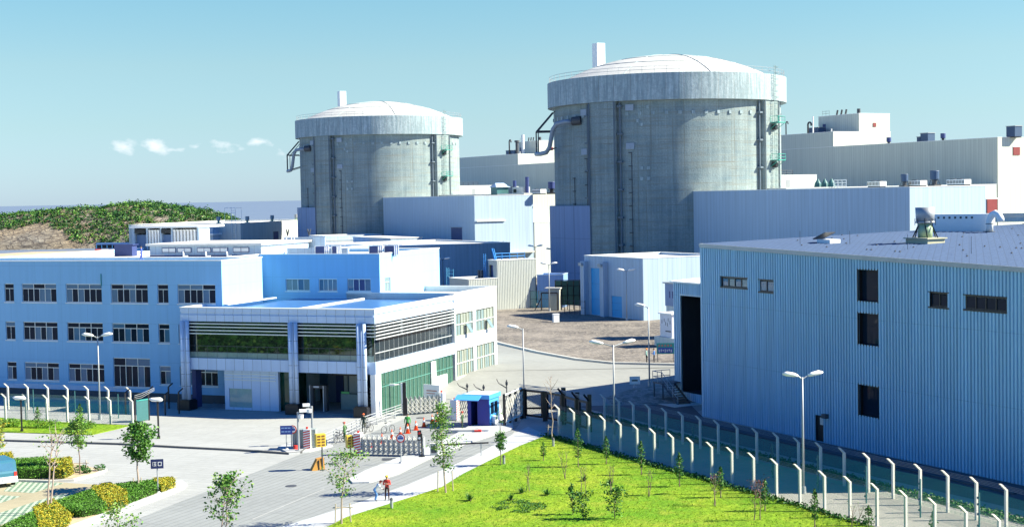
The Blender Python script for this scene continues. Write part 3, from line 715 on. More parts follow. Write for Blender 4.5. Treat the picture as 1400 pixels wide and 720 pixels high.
    MB().obox((-11.9, 15.9, 42.3+4.6), (.95, .95, 4.7), P.th).build('vent_stack', m_white, t)
    # outlet pipe bending round on the left with its bracket platform
    an = R(-141); ca, sa = math.cos(an), math.sin(an)
    def cy(dg, r, z): a_ = R(dg); return (r*math.cos(a_), r*math.sin(a_), z)
    pts = [cy(-146, 22.2, 34.3), cy(-149, 23.3, 34.5), cy(-154, 24.0, 34.2), cy(-157, 24.2, 33.2), cy(-158.5, 24.3, 31.5), cy(-160, 24.4, 29.9), cy(-163, 24.6, 29.0), cy(-168, 25.2, 28.8), cy(-178, 25.3, 28.9)]
    MB().tube(pts, .42, 12).build('outlet_pipe', M('blue_grey_pipe', (.22, .28, .36), .5, .08), t, True)
    MB().tube([cy(-142, 21.7, 34.6), cy(-146, 22.6, 34.5)], .8, 14).build('pipe_flange', m_darkgrey, t)
    br = MB()
    for dg in (-170, -178, -186):
        br.bar(cy(dg, 22, 36.9), cy(dg, 25.3, 33.2), .16); br.bar(cy(dg, 25.3, 33.2), cy(dg, 25.3, 28.9), .16); br.bar(cy(dg, 22, 33.2), cy(dg, 25.3, 33.2), .16); br.bar(cy(dg, 21.8, 30), cy(dg, 25.3, 29), .14)
    for z in (33.2, 29): br.bar(cy(-168, 25.3, z), cy(-187, 25.3, z), .16)
    br.build('pipe_bracket', m_darkgrey, t)
    # sheet-clad riser box at the foot on the left
    a1, a2 = R(-152.5), R(-135.5); nn_ = 6
    out = [(22.9*math.cos(a1+(a2-a1)*i/nn_), 22.9*math.sin(a1+(a2-a1)*i/nn_)) for i in range(nn_+1)]; inn = [(21.6*math.cos(a2+(a1-a2)*i/nn_), 21.6*math.sin(a2+(a1-a2)*i/nn_)) for i in range(nn_+1)]
    a1 = R(-181); out2 = [(22.9*math.cos(a1+(R(-134)-a1)*i/14), 22.9*math.sin(a1+(R(-134)-a1)*i/14)) for i in range(15)]
    inn2 = [(21.6*math.cos(R(-134)+(a1-R(-134))*i/14), 21.6*math.sin(R(-134)+(a1-R(-134))*i/14)) for i in range(15)]
    MB().prism(out2+inn2, 0, 18.9).build('riser_cladding', panel('riser_sheet', (.20, .28, .46), 1.1, 6.4, .07, .6, .6), t)
    return t
reactor(*RC, 'larger nearer concrete reactor building with shallow white dome, right of centre')
reactor(*R1C, 'smaller farther concrete reactor building with domed top, left of the other one')

# ================================================================ plant blocks (plant grid, local x = towards lower right)
def rail(mb, pts, h=1.1, w_=.05, step=1.5, rows=(.55, 1.1)):
    pts = [Vector(p) for p in pts]
    for a, b in zip(pts, pts[1:]):
        L = (b-a).length; n = max(1, round(L/step))
        for i in range(n+1): q = a.lerp(b, i/n); mb.bar(q, q+Vector((0, 0, h)), w_)
        for r in rows: mb.bar(a+Vector((0, 0, r)), b+Vector((0, 0, r)), w_)
def vent(fr, px, py, z, label, kind='mushroom', s=1.0):
    """roof ventilator standing on a roof at height z, placed along the sight line to its foot"""
    p = G(px, py, z) if py > 281-.0195*px+2 else None
    return p
def ventilator(x, y, z, s, label, cat='roof vent', group=None, cols=(None, None)):
    t = thing('roof_ventilator', label, cat, (x, y, z), P.th, group)
    a = cols[0] or m_darkgrey; b = cols[1] or m_ventb
    MB().box(-.7*s, .7*s, -.7*s, .7*s, 0, .3*s).cyl(0, 0, .3*s, 1.0*s, .38*s).build('base', a, t)
    MB().cyl(0, 0, 1.0*s, 1.1*s, .5*s, .7*s).cyl(0, 0, 1.1*s, 2.3*s, .7*s).cyl(0, 0, 2.3*s, 2.4*s, .74*s, .66*s).build('hood', b, t)
    lg = MB()
    for q in range(4): an = q*math.pi/2+.78; lg.bar((.95*s*math.cos(an), .95*s*math.sin(an), .02), (.5*s*math.cos(an), .5*s*math.sin(an), 1.0*s), .08*s)
    lg.build('strut', a, t); return t
def rooftop_fan(x, y, z, L, W_, h, label, rz=None, group=None):
    t = thing('rooftop_unit', label, 'rooftop unit', (x, y, z), P.th if rz is None else rz, group)
    MB().box(-L/2, L/2, -W_/2, W_/2, .25, h).build('casing', m_white, t)
    s = MB()
    n = int(L/.35)
    for i in range(n): s.box(-L/2+.12+i*L/n, -L/2+.12+i*L/n+.2, -W_/2-.02, -W_/2, .4, h-.15)
    s.build('grille', m_darkgrey, t); MB().box(-L/2+.1, L/2-.1, -W_/2+.1, W_/2-.1, 0, .25).build('plinth', m_darkgrey, t)
    f = MB()
    for i in range(max(1, int(L/1.6))): f.cyl(-L/2+.8+i*1.6, 0, h, h+.12, .55)
    f.build('fan_ring', m_darkgrey, t); return t
def gooseneck(x, y, z, h, r, label, mat=None, dirx=1, cat='roof pipe'):
    t = MB(); pts = [(0, 0, 0), (0, 0, h-.6*h*.2)]; rr = r*2.6
    for i in range(1, 8): a = math.pi*i/7; pts.append((dirx*(rr-rr*math.cos(a)), 0, h-.6*h*.2+rr*math.sin(a)))
    pts.append((dirx*2*rr, 0, h-.6*h*.2-r*1.2))
    t.tube(pts, r, 10); t.cyl(0, 0, 0, .12, r*1.8)
    return t.build('gooseneck_pipe', mat or m_darkgrey, None, True, loc=(x, y, z), rz=P.th, label=label, cat=cat)

# turbine hall: one long building
HX0, HX1 = -500.0, -206.9; TV = 225.0
f = P.sub(HX1, TV); t = fthing('turbine_hall', 'long grey-blue sheet-clad turbine hall behind both reactors with pale sunlit end and maroon louvres', 'industrial hall', f)
block(t, HX0-HX1, 0, 0, 42, 0, 30.6, m_turb, m_roofg)
mb = MB(); mb.box(.0+.02, .07, 0, .01, 0, 0.01)
for u1, u0, hz, tg in ((254.8, 345.0, 34.0, ''), (400.7, 480.0, 34.0, '')):
    X1 = -u1-HX1; X0 = -u0-HX1
    block(t, X0, X1, .0-.03, 17.3, 30.72, hz, m_turb, m_roofg, name='raised_bay_wall')
    # penthouse standing over the bay end
    block(t, X1-14, X1-.1, 7.8, 17.2, 33.6, 38.2, m_turb, m_roofg, fh=[(X1-12.6, X1-11.4, 34.0, 36.4)], name='penthouse_wall')
    MB().box(X1-12.55, X1-11.45, 7.9, 7.95, 34.0, 36.4).build('door', m_navy, t)
    MB().box(X1-.1+.02, X1+.02, 12.0, 12.9, 35.2, 36.1).build('louvre', m_maroon, t)
    r_ = MB(); rail(r_, [(X1-13, 8.2, 38.3), (X1-10.6, 8.2, 38.3)], 1.3); 
    for k in range(3): r_.tube([(X1-9+k*1.5, 9, 38.2), (X1-8.6+k*1.5, 9, 39.5)], .22, 6)
    r_.cyl(X1-1.5, 9, 38.2, 39.4, .4); r_.build('roof_pipe', m_darkgrey, t)
    s_ = MB(); s_.tube([(X1-9.2, 2, 34), (X1-9.2, 2, 38.0)], .18, 6); s_.tube([(X1-4, 3, 34), (X1-4, 3, 34.9)], .15, 6); s_.build('vent_pipe', m_white, t)
# louvres on the sunlit end
a, b = P.sub(HX1, TV), None
def on_end(px, py): return f.fy(px, py, 0.0)
y0_, z0_ = on_end(1385, 212); y1_, z1_ = on_end(1394, 201)
fr_ = MB().box(.02, .10, y0_, y1_, z0_, z1_).build('louvre', m_maroon, t)
MB().box(.0, .06, y0_-.2, y1_+.2, z1_+.01, z1_+.2).build('louvre_head', m_trim, t)
# connecting service blocks between reactors and turbine hall
for nm, u1, u0, lb in (('unit2', 206.9, 262.0, 'low pale connecting block with maroon louvre between the right service block and the turbine hall'), ('unit1', 303, 440.0, 'low pale connecting block with rooftop plant between the two reactor buildings')):
    f2 = P.sub(-u1, 171.6); t2 = fthing('connecting_block', lb, 'industrial building', f2)
    if nm == 'unit1': block(t2, u1-u0, 0, 0, 53.2, 0, 21.45, m_turb, m_roofg)
    else: block(t2, u1-u0, -.1, 0, 53.2, 0, 21.35, m_metalp, m_roofg)
    if nm == 'unit2':
        y0_, z0_ = f2.fy(1349.5, 291.5, 0); y1_, z1_ = f2.fy(1363, 272, 0)
        MB().box(-.02, .08, y0_, y1_, z0_, z1_).build('louvre', m_maroon, t2); MB().box(-.05, .03, y0_-.3, y1_+.3, z1_+.01, z1_+.25).build('louvre_head', m_trim, t2)
f2 = P.sub(-300, 185); t2 = fthing('connecting_block', 'shaded blue-grey connecting wall with white pipe just left of the larger reactor', 'industrial building', f2)
block(t2, -45, 0, 0, 39, 0, 21.2, m_turb, m_roofg)
q = f2.fx(757, 272, 0); MB().tube([(q[0], 5, 20.7), (q[0], -.5, 20.7), (q[0], -.6, 20.2), (q[0], -.6, 15.4), (q[0]+1.5, -.6, 14.9)], .5, 10).build('duct', m_steel, t2, True)
q = f2.fx(734, 271, 0); MB().box(q[0]-.6, q[0]+.6, -.05, .0-.01, 19.2, 20.9).build('louvre', m_navy, t2)
f2 = P.sub(-298.3, 171.5); t2 = fthing('stair_block', 'white sunlit stair block left of the larger reactor foot', 'industrial building', f2)
block(t2, -18, 0, 0, 14, 0, 14.6, m_metalp, m_roofw)

# roof houses behind each reactor
for u, lb in ((237.4, 'small white roof house at the right foot of the larger reactor'), (378.0, 'small white roof house right of the smaller reactor')):
    f2 = P.sub(-u, 190); t2 = fthing('roof_house', lb, 'roof house', f2, z=21.2)
    block(t2, -16, 0, 0, 15, 0, 2.9, m_metalp, m_roofw, par=.2)
    r_ = MB(); rail(r_, [(-9, 1.0, 2.8), (-.5, 1.0, 2.8), (-.5, 9, 2.8)], 1.1, .09); r_.build('roof_railing', m_darkgrey, t2)
    MB().box(-.2, .03, 6.8, 7.9, 0.0, 2.0).build('hatch', m_steel, t2)
    MB().box(.0-7, -1, -.9, -.1, 2.2, 2.8).build('canopy', m_navy, t2)

# service blocks beside reactors
for u, L, lb in ((160.0, 73.0, 'long blue-grey sheet-clad service block right of the larger reactor with pale sunlit end'), (298.4, 71.0, 'blue sheet-clad service block beside the smaller reactor with white sunlit end')):
    f2 = P.sub(-u, 155.8); t2 = fthing('service_block', lb, 'industrial building', f2)
    block(t2, -L, 0, 0, 15.6, 0, 21.1, m_metal, m_roofw)
    if u > 200:
        a1, z1 = f2.fx(617, 311, 0); a2, z2 = f2.fx(632, 329, 0)
        MB().box(a1, a2, -.06, -.01, z2, z1).build('door', m_navy, t2); MB().box(a1-.2, a2+.2, -.3, -.01, z1+.01, z1+.12).build('door_canopy', m_steel, t2)
        b1 = MB(); b1.box(.01, .35, .4, 8.0, 15.2, 15.45); b1.build('ledge', m_trim, t2)
        b2 = MB(); rail(b2, [(.8, 3.0, 9.3), (.8, 7.0, 9.3), (.8, 7.0, 9.3)], 1.3, .1); b2.box(.02, 1.1, 2.8, 7.2, 9.1, 9.28); b2.build('balcony', m_steel, t2)
        b3 = MB(); b3.box(.01, 1.8, 5.0, 15.4, 7.7, 8.0); b3.build('canopy_slab', m_concp, t2)
# M3: shaded sheet-clad block below
f2 = P.sub(-262.6, 112); t2 = fthing('auxiliary_block', 'dark blue auxiliary block in the reactor shadow behind the office annex', 'industrial building', f2)
block(t2, -34, 0, 0, 33.2, 0, 11.4, m_metal, m_roofw, par=.25)
f2 = P.sub(-336.5, 132); t2 = fthing('auxiliary_block', 'low pale-roofed auxiliary block at the foot of the smaller reactor', 'industrial building', f2)
block(t2, -21, 0, 0, 20, 0, 10.6, m_metal, m_roofw, par=.2)
block(t2, -13, -1.5, 3, 18, 10.8, 11.9, m_metal, m_roofw, par=.15, name='upper_wall')
f2 = P.sub(-318, 118); t2 = fthing('auxiliary_block', 'low blue-walled auxiliary block with dark roof below the smaller reactor', 'industrial building', f2)
block(t2, -14, 0, 0, 26, 0, 10.4, m_metal, m_roofb, par=.3)
f2 = P.sub(-306, 138); t2 = fthing('roof_duct', 'blue boxed duct with flat white roof in front of the service block', 'roof duct', f2)
MB().box(-22, 0, 0, 8, 0, 11.7).build('casing', m_metal, t2); MB().box(-22.1, .1, -.1, 8.1, 11.72, 11.9).build('cover', m_roofw, t2)

# M2: stepped pale corrugated block by the yard
c_ = P.loc(*G2(733, 420).xy); f2 = P.sub(c_[0], c_[1]-7.6); t2 = fthing('stepped_workshop', 'stepped pale corrugated workshop with blue ladder at the yard edge', 'industrial building', f2)
block(t2, -3.0, 0, 0, 7.6, 0, 10.0, m_corrp, m_roofb, corr=.32, par=.3, fh=[(-2.5, -1.2, 7.1, 9.2)])
MB().box(-2.5, -1.2, .25, .3, 7.1, 9.2).build('door', m_navy, t2)
block(t2, -7.1, -.004, -5.5, -.07, 0, 7.0, m_corrp, m_roofb, corr=.32, par=.3, name='lower_wall')
ld = MB()
for s in (-.35, .35): ld.bar((-3.6+s, -.4, 6.6), (-3.6+s, -.4, 11.1), .09)
for k in range(12): ld.bar((-3.95, -.4, 6.8+k*.36), (-3.25, -.4, 6.8+k*.36), .06)
rail(ld, [(-2.6, 1.0, 10.0), (-2.6, 7.0, 10.0)], 1.2, .08); ld.bar((-1.5, .5, 10.0), (-2.6, .5, 12.0), .2); ld.bar((-1.0, .5, 10.0), (-2.0, .5, 12.0), .2)
ld.build('ladder', m_boothl, t2)
f3 = P.sub(-245.3, 122.6); ld = MB()
for s in (-.5, .5): ld.bar((s, 0, 3), (s, 0, 8.8), .09)
rail(ld, [(-.6, .3, 7.2), (1.6, .3, 7.2)], 1.4, .08)
for k in range(10): ld.bar((-.5, 0, 3.2+k*.45), (.5, 0, 3.2+k*.45), .06)
t3 = ld.build('ladder', M('ladder_cyan', (.12, .42, .62), .5), t2); t3.location = (-7.6, -5.6, 0)
vv = MB()
for k in range(2): vv.cyl(-4.2+k*.9, -1.2, 6.7, 8.3, .28)
vv.build('vent_pipe', m_darkgrey, t2)
# blue shed right of it
f2 = Frame(*G2(771, 420).xy, 10); t2 = fthing('blue_shed', 'plain blue shed between the stepped workshop and the larger reactor', 'shed', f2)
block(t2, -4.6, 0, 0, 5.6, 0, 7.2, panel('shed_blue_sheet', (.20, .34, .62), .6, None, .05, .8), m_roofb, par=.5, cop=m_metal)
# cream electrical kiosk with gate frame
f2 = Frame(*G2(765, 424).xy, 15); t2 = fthing('electrical_kiosk', 'small cream kiosk with flat roof inside a black frame by the yard', 'kiosk', f2, z=Z_HI)
MB().box(-1.9, 0, 0, 1.6, 0, 3.6).build('body', m_brick, t2); MB().box(-2.5, .2, -.2, 1.8, 3.6, 3.8).build('roof', m_concp, t2)
MB().box(-1.6, -.2, -.03, -.004, .1, 2.5).build('door', M('cream_door', (.50, .48, .36), .6), t2)
g = MB()
for x in (-2.9, -.1): g.bar((x, -.9, 0), (x, -.9, 3.0), .2)
g.bar((-2.9, -.9, 3.0), (-.1, -.9, 3.0), .18); g.bar((-1.5, -.9, 0), (-1.5, -.9, 3.0), .1); g.bar((-2.9, -.9, 2.2), (-4.0, -1.4, 0), .12)
g.build('gate_frame', m_black, t2)
# green hoarding
f2 = Frame(*G2(801, 423).xy, 12); t2 = fthing('green_hoarding', 'dark green screen hoarding beside the blue-door building', 'hoarding', f2, z=Z_HI)
MB().box(-5.2, 0, .1, .2, .8, 4.9).build('screen', M('dark_green_screen', (.01, .07, .055), .6, .3, 1), t2)
g = MB()
for k in range(6): g.bar((-5.2+k*1.04, 0, 0), (-5.2+k*1.04, 0, 5.0), .1)
for z in (.8, 2.4, 4.0, 5.0): g.bar((-5.2, 0, z), (0, 0, z), .07)
g.build('frame', m_black, t2)
# white box and mesh fence in the yard
tag(MB().box(-.45, .45, -.35, .35, 0, 1.2).box(-.5, .5, -.4, .4, 1.2, 1.28).build('white_cabinet', m_white, loc=G2(760, 440), rz=.3), 'small white cabinet standing alone on the gravel yard', 'cabinet')
def mesh_fence(pts, h, label, postm=m_black, netm=None, step=2.5, brace=True):
    p0 = Vector(pts[0]); t = thing('wire_fence', label, 'wire fence', (p0.x, p0.y, Z_HI)); n_ = 0
    for a, b in zip(pts, pts[1:]):
        a = Vector(a); b = Vector(b); L = (b-a).length; n = max(1, round(L/step))
        for i in range(n+(1 if b == Vector(pts[-1]) else 0)):
            q = a.lerp(b, i/n)-p0; MB().bar((q.x, q.y, 0), (q.x, q.y, h), .1).build('post', postm, t)
        q = a-p0; an = math.atan2((b-a).y, (b-a).x)
        if netm: MB().quad((0, 0, .08), (L, 0, .08), (L, 0, h-.2), (0, 0, h-.2)).build('netting', netm, t, loc=(q.x, q.y, 0), rz=an)
        MB().bar((0, 0, h-.2), (L, 0, h-.2), .05).bar((0, 0, h*.5), (L, 0, h*.5), .04).build('rail', postm, t, loc=(q.x, q.y, 0), rz=an)
    if brace:
        a = Vector(pts[0])-p0; MB().bar((a.x, a.y, h*.9), (a.x-1.8, a.y-.5, 0), .08).bar((a.x, a.y, h*.9), (a.x+1.8, a.y-.2, 0), .08).build('brace', postm, t)
    return t
mesh_fence([G2(713, 420).xy, G2(737, 421).xy, G2(752, 421).xy], 3.1, 'dark wire fence with diagonal braces beside the cream kiosk', m_darkgrey, m_net)
mesh_fence([G2(772, 428).xy, G2(800, 431).xy], 2.4, 'low wire fence in front of the green hoarding', m_darkgrey, None, 1.5, False)

# M1: building with the sky-blue doors
c_ = P.loc(*G2(880, 438).xy); f2 = P.sub(*c_); t2 = fthing('switchgear_building', 'flat-roofed sheet-clad building with tall sky-blue doors below the larger reactor', 'industrial building', f2)
def rc(px0, py0, px1, py1, fr, y0=0): a, z1 = fr.fx(px0, py0, y0); b, z0 = fr.fx(px1, py1, y0); return a, b, z0, z1
d1 = rc(807.5, 366, 822.5, 433, f2); d2 = rc(836, 404, 850.5, 436, f2)
d1 = (d1[0], d1[1], Z_HI+.05, d1[3]); d2 = (d2[0], d2[1], Z_HI+.05, d2[3])
block(t2, f2.fx(799.5, 400, 0)[0], 0, 0, 15.2, 0, 11.05, m_metal, m_roofw, fh=[d1, d2], par=.35)
for i, d in enumerate((d1, d2)):
    o = MB().box(d[0]+.02, d[1]-.02, .10, .16, d[2], d[3]-.02).build('door', m_bluedoor, t2)
    l = MB(); 
    for k in range(1, 3): l.box(d[0]+.03, d[1]-.03, .085, .099, d[2]+(d[3]-d[2])*k/3-.03, d[2]+(d[3]-d[2])*k/3+.03)
    l.build('door_rail', M('door_rail_blue', (.02, .22, .48), .5), o)
for px in (802.5, 829):
    x, _ = f2.fx(px, 400, 0); MB().box(x-.55, x+.55, -.9, -.01, 0, 10.2).build('pilaster', m_metal, t2)
    MB().box(x-.5, x+.4, -1.3, -.92, 9.5, 9.95).build('wall_lamp', m_steel, t2)

# ---------------------------------------------------------------- far white building and plant on the left
fb = Frame(-74, 400, 15); t2 = fthing('pump_house', 'far white flat-roofed building left of the smaller reactor with row of roof vents', 'industrial building', fb)
d = fb.fy(374, 331, 0); d2 = fb.fy(381, 316, 0)
block(t2, -34, 0, 0, 60, 0, 14.9, m_metalp, m_roofw, sh=[(d[0], d2[0], d[1], d2[1])], par=.3)
MB().box(-.2, -.15, d[0], d2[0], d[1], d2[1]).build('door', m_navy, t2)
for px, k in ((285, 0), (338, 1), (372, 2), (405, 3)):
    zz = 14.8
    if k == 0: x, y = -9.5, 6
    else: y, _ = fb.fy(px, 300, -1.5); x = -1.5
    X, Y = fb.wor(x, y)
    t3 = ventilator(X, Y, zz, .8, ['roof vent far left on the white pump house', 'roof vent above the corner of the white pump house', 'middle roof vent on the sunlit side of the pump house', 'roof vent nearest the smaller reactor on the pump house'][k], group='pump house roof vents', cols=(m_ventg, m_steel))
r_ = MB(); x, z = fb.fx(318, 330, 0)
for s in (0, 1.2): r_.bar((x+s, -.3, 9), (x+s, -.3, 19.2), .12)
for k in range(14): r_.bar((x, -.3, 10+k*.65), (x+1.2, -.3, 10+k*.65), .08)
r_.bar((x-2, -.3, 19.2), (x+3, -.3, 19.2), .1); r_.bar((x-2, -.3, 14.9), (x-2, -.3, 19.2), .1); r_.bar((x+3, -.3, 14.9), (x+3, -.3, 19.2), .1)
r_.build('ladder', m_white, t2)
fs = Frame(-84.5, 396, 15); t3 = fthing('annex_shed', 'small blue lean-to with white slab roof beside the pump house', 'shed', fs)
MB().box(-6, 4.0, 0, 4, 8, 14).build('wall', m_metal, t3); MB().box(-7, 4.6, -1, 4.2, 12.0, 12.4).build('roof', m_white, t3); MB().box(-6, -1, -.1, -.02, 9, 11).build('door', m_navy, t3)
fs = Frame(-92, 420, 15); t3 = fthing('store_building', 'long low blue store with pale roof at the foot of the wooded headland', 'industrial building', fs)
block(t3, -17, 3, 0, 26, 0, 14.6, m_metal, m_roofw, par=.2)
# coach on the shore road
def coach():
    X = G(157, 336, 8.2); Y0 = 424; p = Vector((CX and (157-CX)/F*Y0, Y0, 6.4))
    t = thing('coach', 'blue coach with dark windows parked on the shore road before the rocky headland', 'coach', p, 0.05)
    MB().box(-5.4, 5.4, -1.2, 1.2, .45, 1.7).build('body', M('coach_blue', (.10, .22, .52), .35), t)
    MB().box(-5.2, 5.4, -1.15, 1.15, 1.71, 2.75).build('window_band', m_glassd, t)
    MB().box(-5.0, 5.35, -1.2, 1.2, 2.76, 3.25).build('roof', M('coach_blue', (.10, .22, .52), .35), t)
    for x in (-4.9, -3.4, -1.9, -.4, 1.1, 2.6, 4.1, 5.3): MB().box(x-.08, x+.08, -1.19, -1.155, 1.71, 2.75).build('pillar', m_boothl, t)
    MB().box(-5.38, -3.6, -1.23, -1.205, .8, 1.6).build('livery_panel', m_red, t); MB().box(-3.5, -1.5, -1.23, -1.205, .8, 1.6).build('livery_panel', m_white, t)
    for x in (-3.6, 3.4): MB().tube([(x, -1.25, .5), (x, 1.25, .5)], .5, 14).build('wheel', m_black, t)
coach()
# ================================================================ office building (gatehouse grid)
OX, OY = -19.6, 4.1
fo = E.sub(OX, OY); t = fthing('office_building', 'three-storey pale blue office building with rows of wide windows, sunlit white end', 'office building', fo)
ZT = 14.85
r1 = [(6, 19), (30, 77), (90, 139), (151.5, 202), (215, 230), (242.5, 294.5)]
xsr = [(fo.fx(a, 400, 0)[0], fo.fx(b, 400, 0)[0]) for a, b in r1]
zr = []
for ya, yb, px in ((388, 413.3, 110), (440.8, 466, 110), (496.8, 521.5, 110)):
    zr.append((fo.fx(px, yb, 0)[1], fo.fx(px, ya, 0)[1]))
holes = []; W3 = []
for j, (za, zb) in enumerate(zr):
    for i, (a, b) in enumerate(xsr):
        zz = zb+.75 if (j == 2 and i == 3) else zb
        z0 = za-.4 if (j == 2 and i == 3) else za
        holes.append((a, b, z0, zz)); W3.append((a, b, z0, zz, i, j))
# windows seen through the open ground floor of the gatehouse
bl = block(t, -37, 0, 0, 8.0, 0, ZT, m_office, m_roofw, fh=holes, par=.35)
gm = (m_glassd, m_glassd, m_glassb, m_glassd, m_glassb, m_glassd, m_glassb)
random.seed(21)
for a, b, c, d, i, j in W3:
    n = 1 if i in (0, 4) else 3
    window(t, a, b, c, d, .10, n, .27, m_alu, gm, split=2)
    MB().box(a-.06, b+.06, -.05, -.003, c-.12, c-.02).build('sill', m_trim, t)
dp = MB(); x, _ = fo.fx(138.5, 380, 0); dp.tube([(x, -.06, 13.5), (x, -.06, 12.2)], .05, 6); dp.build('downpipe', m_teal, t)
ba = MB().box(-37, -.02, -.03, -.001, .0, .9).build('plinth', m_darkgrey, t)
block(t, -37, -4.5, 8.05, 46, 0, ZT-.02, m_office, m_roofw, par=.3, name='rear_wing_wall')
# annex wing (B2)
fx2 = fo.sub(0, 14.8)
def r2(px0, py0, px1, py1): a, z1 = fx2.fx(px0, py0, 0); b, z0 = fx2.fx(px1, py1, 0); return a, b, z0, z1
fa = fo.sub(0, 0)
wx = [r2(390.5, 381, 423.5, 397.5), r2(435.5, 381, 461, 398), r2(474.5, 381, 507, 398)]
X1 = E.loc(-14.6, 160.8)[0]-OX
e = fx2.sub(X1, 0); ya, za = e.fy(526.5, 403, 0); yb, zb = e.fy(533.5, 379, 0)
t2 = fthing('office_annex', 'annex wing of the office with three windows and a sunlit white end wall', 'office building', e)
holes2 = [(a-X1, b-X1, c, d) for a, b, c, d in wx]
block(t2, -4.0-X1-.4, 0, 0, 16.0, 0, ZT, m_office, m_roofw, fh=holes2, sh=[(ya, yb, za+.3, zb)], par=.35)
for k, h in enumerate(holes2): window(t2, h[0], h[1], h[2], h[3], .10, 2, 0, m_alu, ((m_glassl, m_glassl, m_glassb), (m_glassb,), (m_glassb, m_navy))[k], split=2); MB().box(h[0]-.1, h[1]+.1, -.05, -.003, h[2]-.12, h[2]-.02).build('sill', m_trim, t2)
window(t2, ya, yb, za+.3, zb, .08, 1, .3, m_alu, (m_glassl,), side=0, split=2)
# louvred fan boxes along the annex roof
for k, (px, wd) in enumerate(((442, 1.5), (460, .9), (512, 1.4), (532, 1.5))):
    q = e.fx(px, 346, 3.0)[0]; X, Y = e.wor(q, 3.0+k*.3)
    o = thing('rooftop_unit', ['wide dark louvred box leftmost on the annex roof', 'narrow dark louvred box second on the annex roof', 'dark louvred box third from the left on the annex roof', 'dark louvred box rightmost on the annex roof'][k], 'rooftop unit', (X, Y, ZT-.35), E.th, 'louvred boxes on the annex roof')
    MB().box(-wd/2, wd/2-.3, -.5, .5, .1, 1.15).build('casing', m_navy, o)
    g = MB()
    for x in (-wd/2-.06, wd/2-.3, wd/2-.06, wd/2+.18): g.box(x, x+.09, -.56, -.50, 0, 1.2)
    g.box(-wd/2-.06, wd/2+.27, -.56, -.50, 1.2, 1.28); g.box(-wd/2-.06, wd/2+.27, .50, .56, 1.2, 1.28); g.build('frame', m_white, o)
mk = MB(); mk.box(-14.5, -6.5, 5, 5.3, ZT-.3, ZT+.55); mk.build('roof_upstand', m_metal, t2)
# long skylight monitor with ribbon windows
xa = fo.fx(205, 345, 16)[0]; xb = fo.fx(357, 345, 16)[0]
o = thing('roof_monitor', 'long low blue rooftop monitor with white roof and five ribbon windows', 'rooftop structure', (*fo.wor(xb, 16), ZT-.3), E.th)
L = xb-xa
MB().box(-L, 0, 0, 11, 0.25, 1.35).build('wall', m_metal, o)
MB().box(-L-.3, .3, -.4, 11.4, 1.37, 1.6).build('roof', m_roofw, o)
for k in range(5):
    a, b = [(222, 241), (243, 262), (270, 289), (291, 312), (319, 341)][k]
    p0 = fo.fx(a, 343, 16)[0]-xb; p1 = fo.fx(b, 343, 16)[0]-xb
    w_ = MB().box(p0, p1, -.08, -.01, .55, 1.12).build('window', m_navy, o); MB().box(p0+.08, (p0+p1)/2-.04, -.10, -.085, .62, 1.05).box((p0+p1)/2+.04, p1-.08, -.10, -.085, .62, 1.05).build('pane', m_white, w_)
MB().box(-L, 0, -.03, .01-.012, 0.0, .24).build('plinth', m_navy, o)
pb = MB()
for px in (248, 279, 308): 
    q = fo.fx(px, 352, 14)[0]-xb; pb.bar((q, -1.6, .2), (q-.7, -.6, .75), .16); pb.bar((q, -1.6, .2), (q+.6, -1.6, .2), .12)
pb.build('bracket', m_white, o)
# roof plant house with radiator banks
xa = fo.fx(180, 330, 38)[0]; xb = fo.fx(272, 330, 38)[0]; 
o = thing('cooling_plant', 'rooftop cooling plant house with banks of white radiators and white slab roof', 'rooftop plant', (*fo.wor(xb, 38), ZT-.3), E.th)
L = xb-xa
def qx(px): return fo.fx(px, 330, 38)[0]-xb
for a, b in ((-L, -L+.5), (qx(200), qx(202)), (qx(219), qx(221)), (qx(234), qx(236)), (-.3, 0)): MB().box(a, b, 0, 2.59, 0.09, 3.0).build('pillar', m_metal, o)
MB().box(-L-.1, .2, -.4, 6, 3.02, 3.3).build('roof', m_white, o)
MB().box(-L+.1, -.1, 2.6, 2.8, 0, 3.0).build('rear_wall', m_metalp, o)
for a, b in ((185, 199), (221, 234)):
    MB().box(qx(a), qx(b), .4, .5, .1, 2.1).build('roller_door', panel('roller_door_blue', (.10, .18, .34), 30, .25, .04), o); MB().box(qx(a), qx(b), -.1, .4, 2.3, 2.8).build('shutter_box', m_black, o)
for a, b in ((202, 219), (236, 269)):
    n = int((b-a)/4.2)
    for k in range(n):
        x = qx(a+1+k*(b-a-1)/n); MB().box(x, x+.28, .1, 1.6, .5, 2.75).box(x-.04, x+.32, .0, .1-.01, .5, .62).box(x-.04, x+.32, .0, .1-.01, 2.6, 2.75).build('radiator', m_white, o)
MB().box(-L, 0, .0, 2.5, .0, .08).build('plinth', m_concp, o)
o = MB().box(-1.3, 1.3, -.5, .5, 0, 1.35).box(-1.5, 1.5, -.6, .6, 1.35, 1.45).build('roof_cabinet', m_navy, loc=(*fo.wor(fo.fx(172, 348, 20)[0], 20), ZT-.3), rz=E.th); tag(o, 'dark navy cabinet standing on the office roof left of the walking man', 'cabinet')
o = thing('roof_pipework', 'white roof pipe frames by the right end of the ribbon-window monitor', 'pipework', (*fo.wor(fo.fx(392, 352, 26)[0], 26), ZT-.3), E.th)
g = MB()
for x in (0, .7, 1.1): g.tube([(x, 0, 0), (x, 0, 2.1)], .07, 6)
g.bar((-.3, 0, 1.95), (1.4, 0, 1.95), .08); g.bar((-.3, 0, .4), (1.4, 0, .4), .08); g.build('frame', m_white, o)
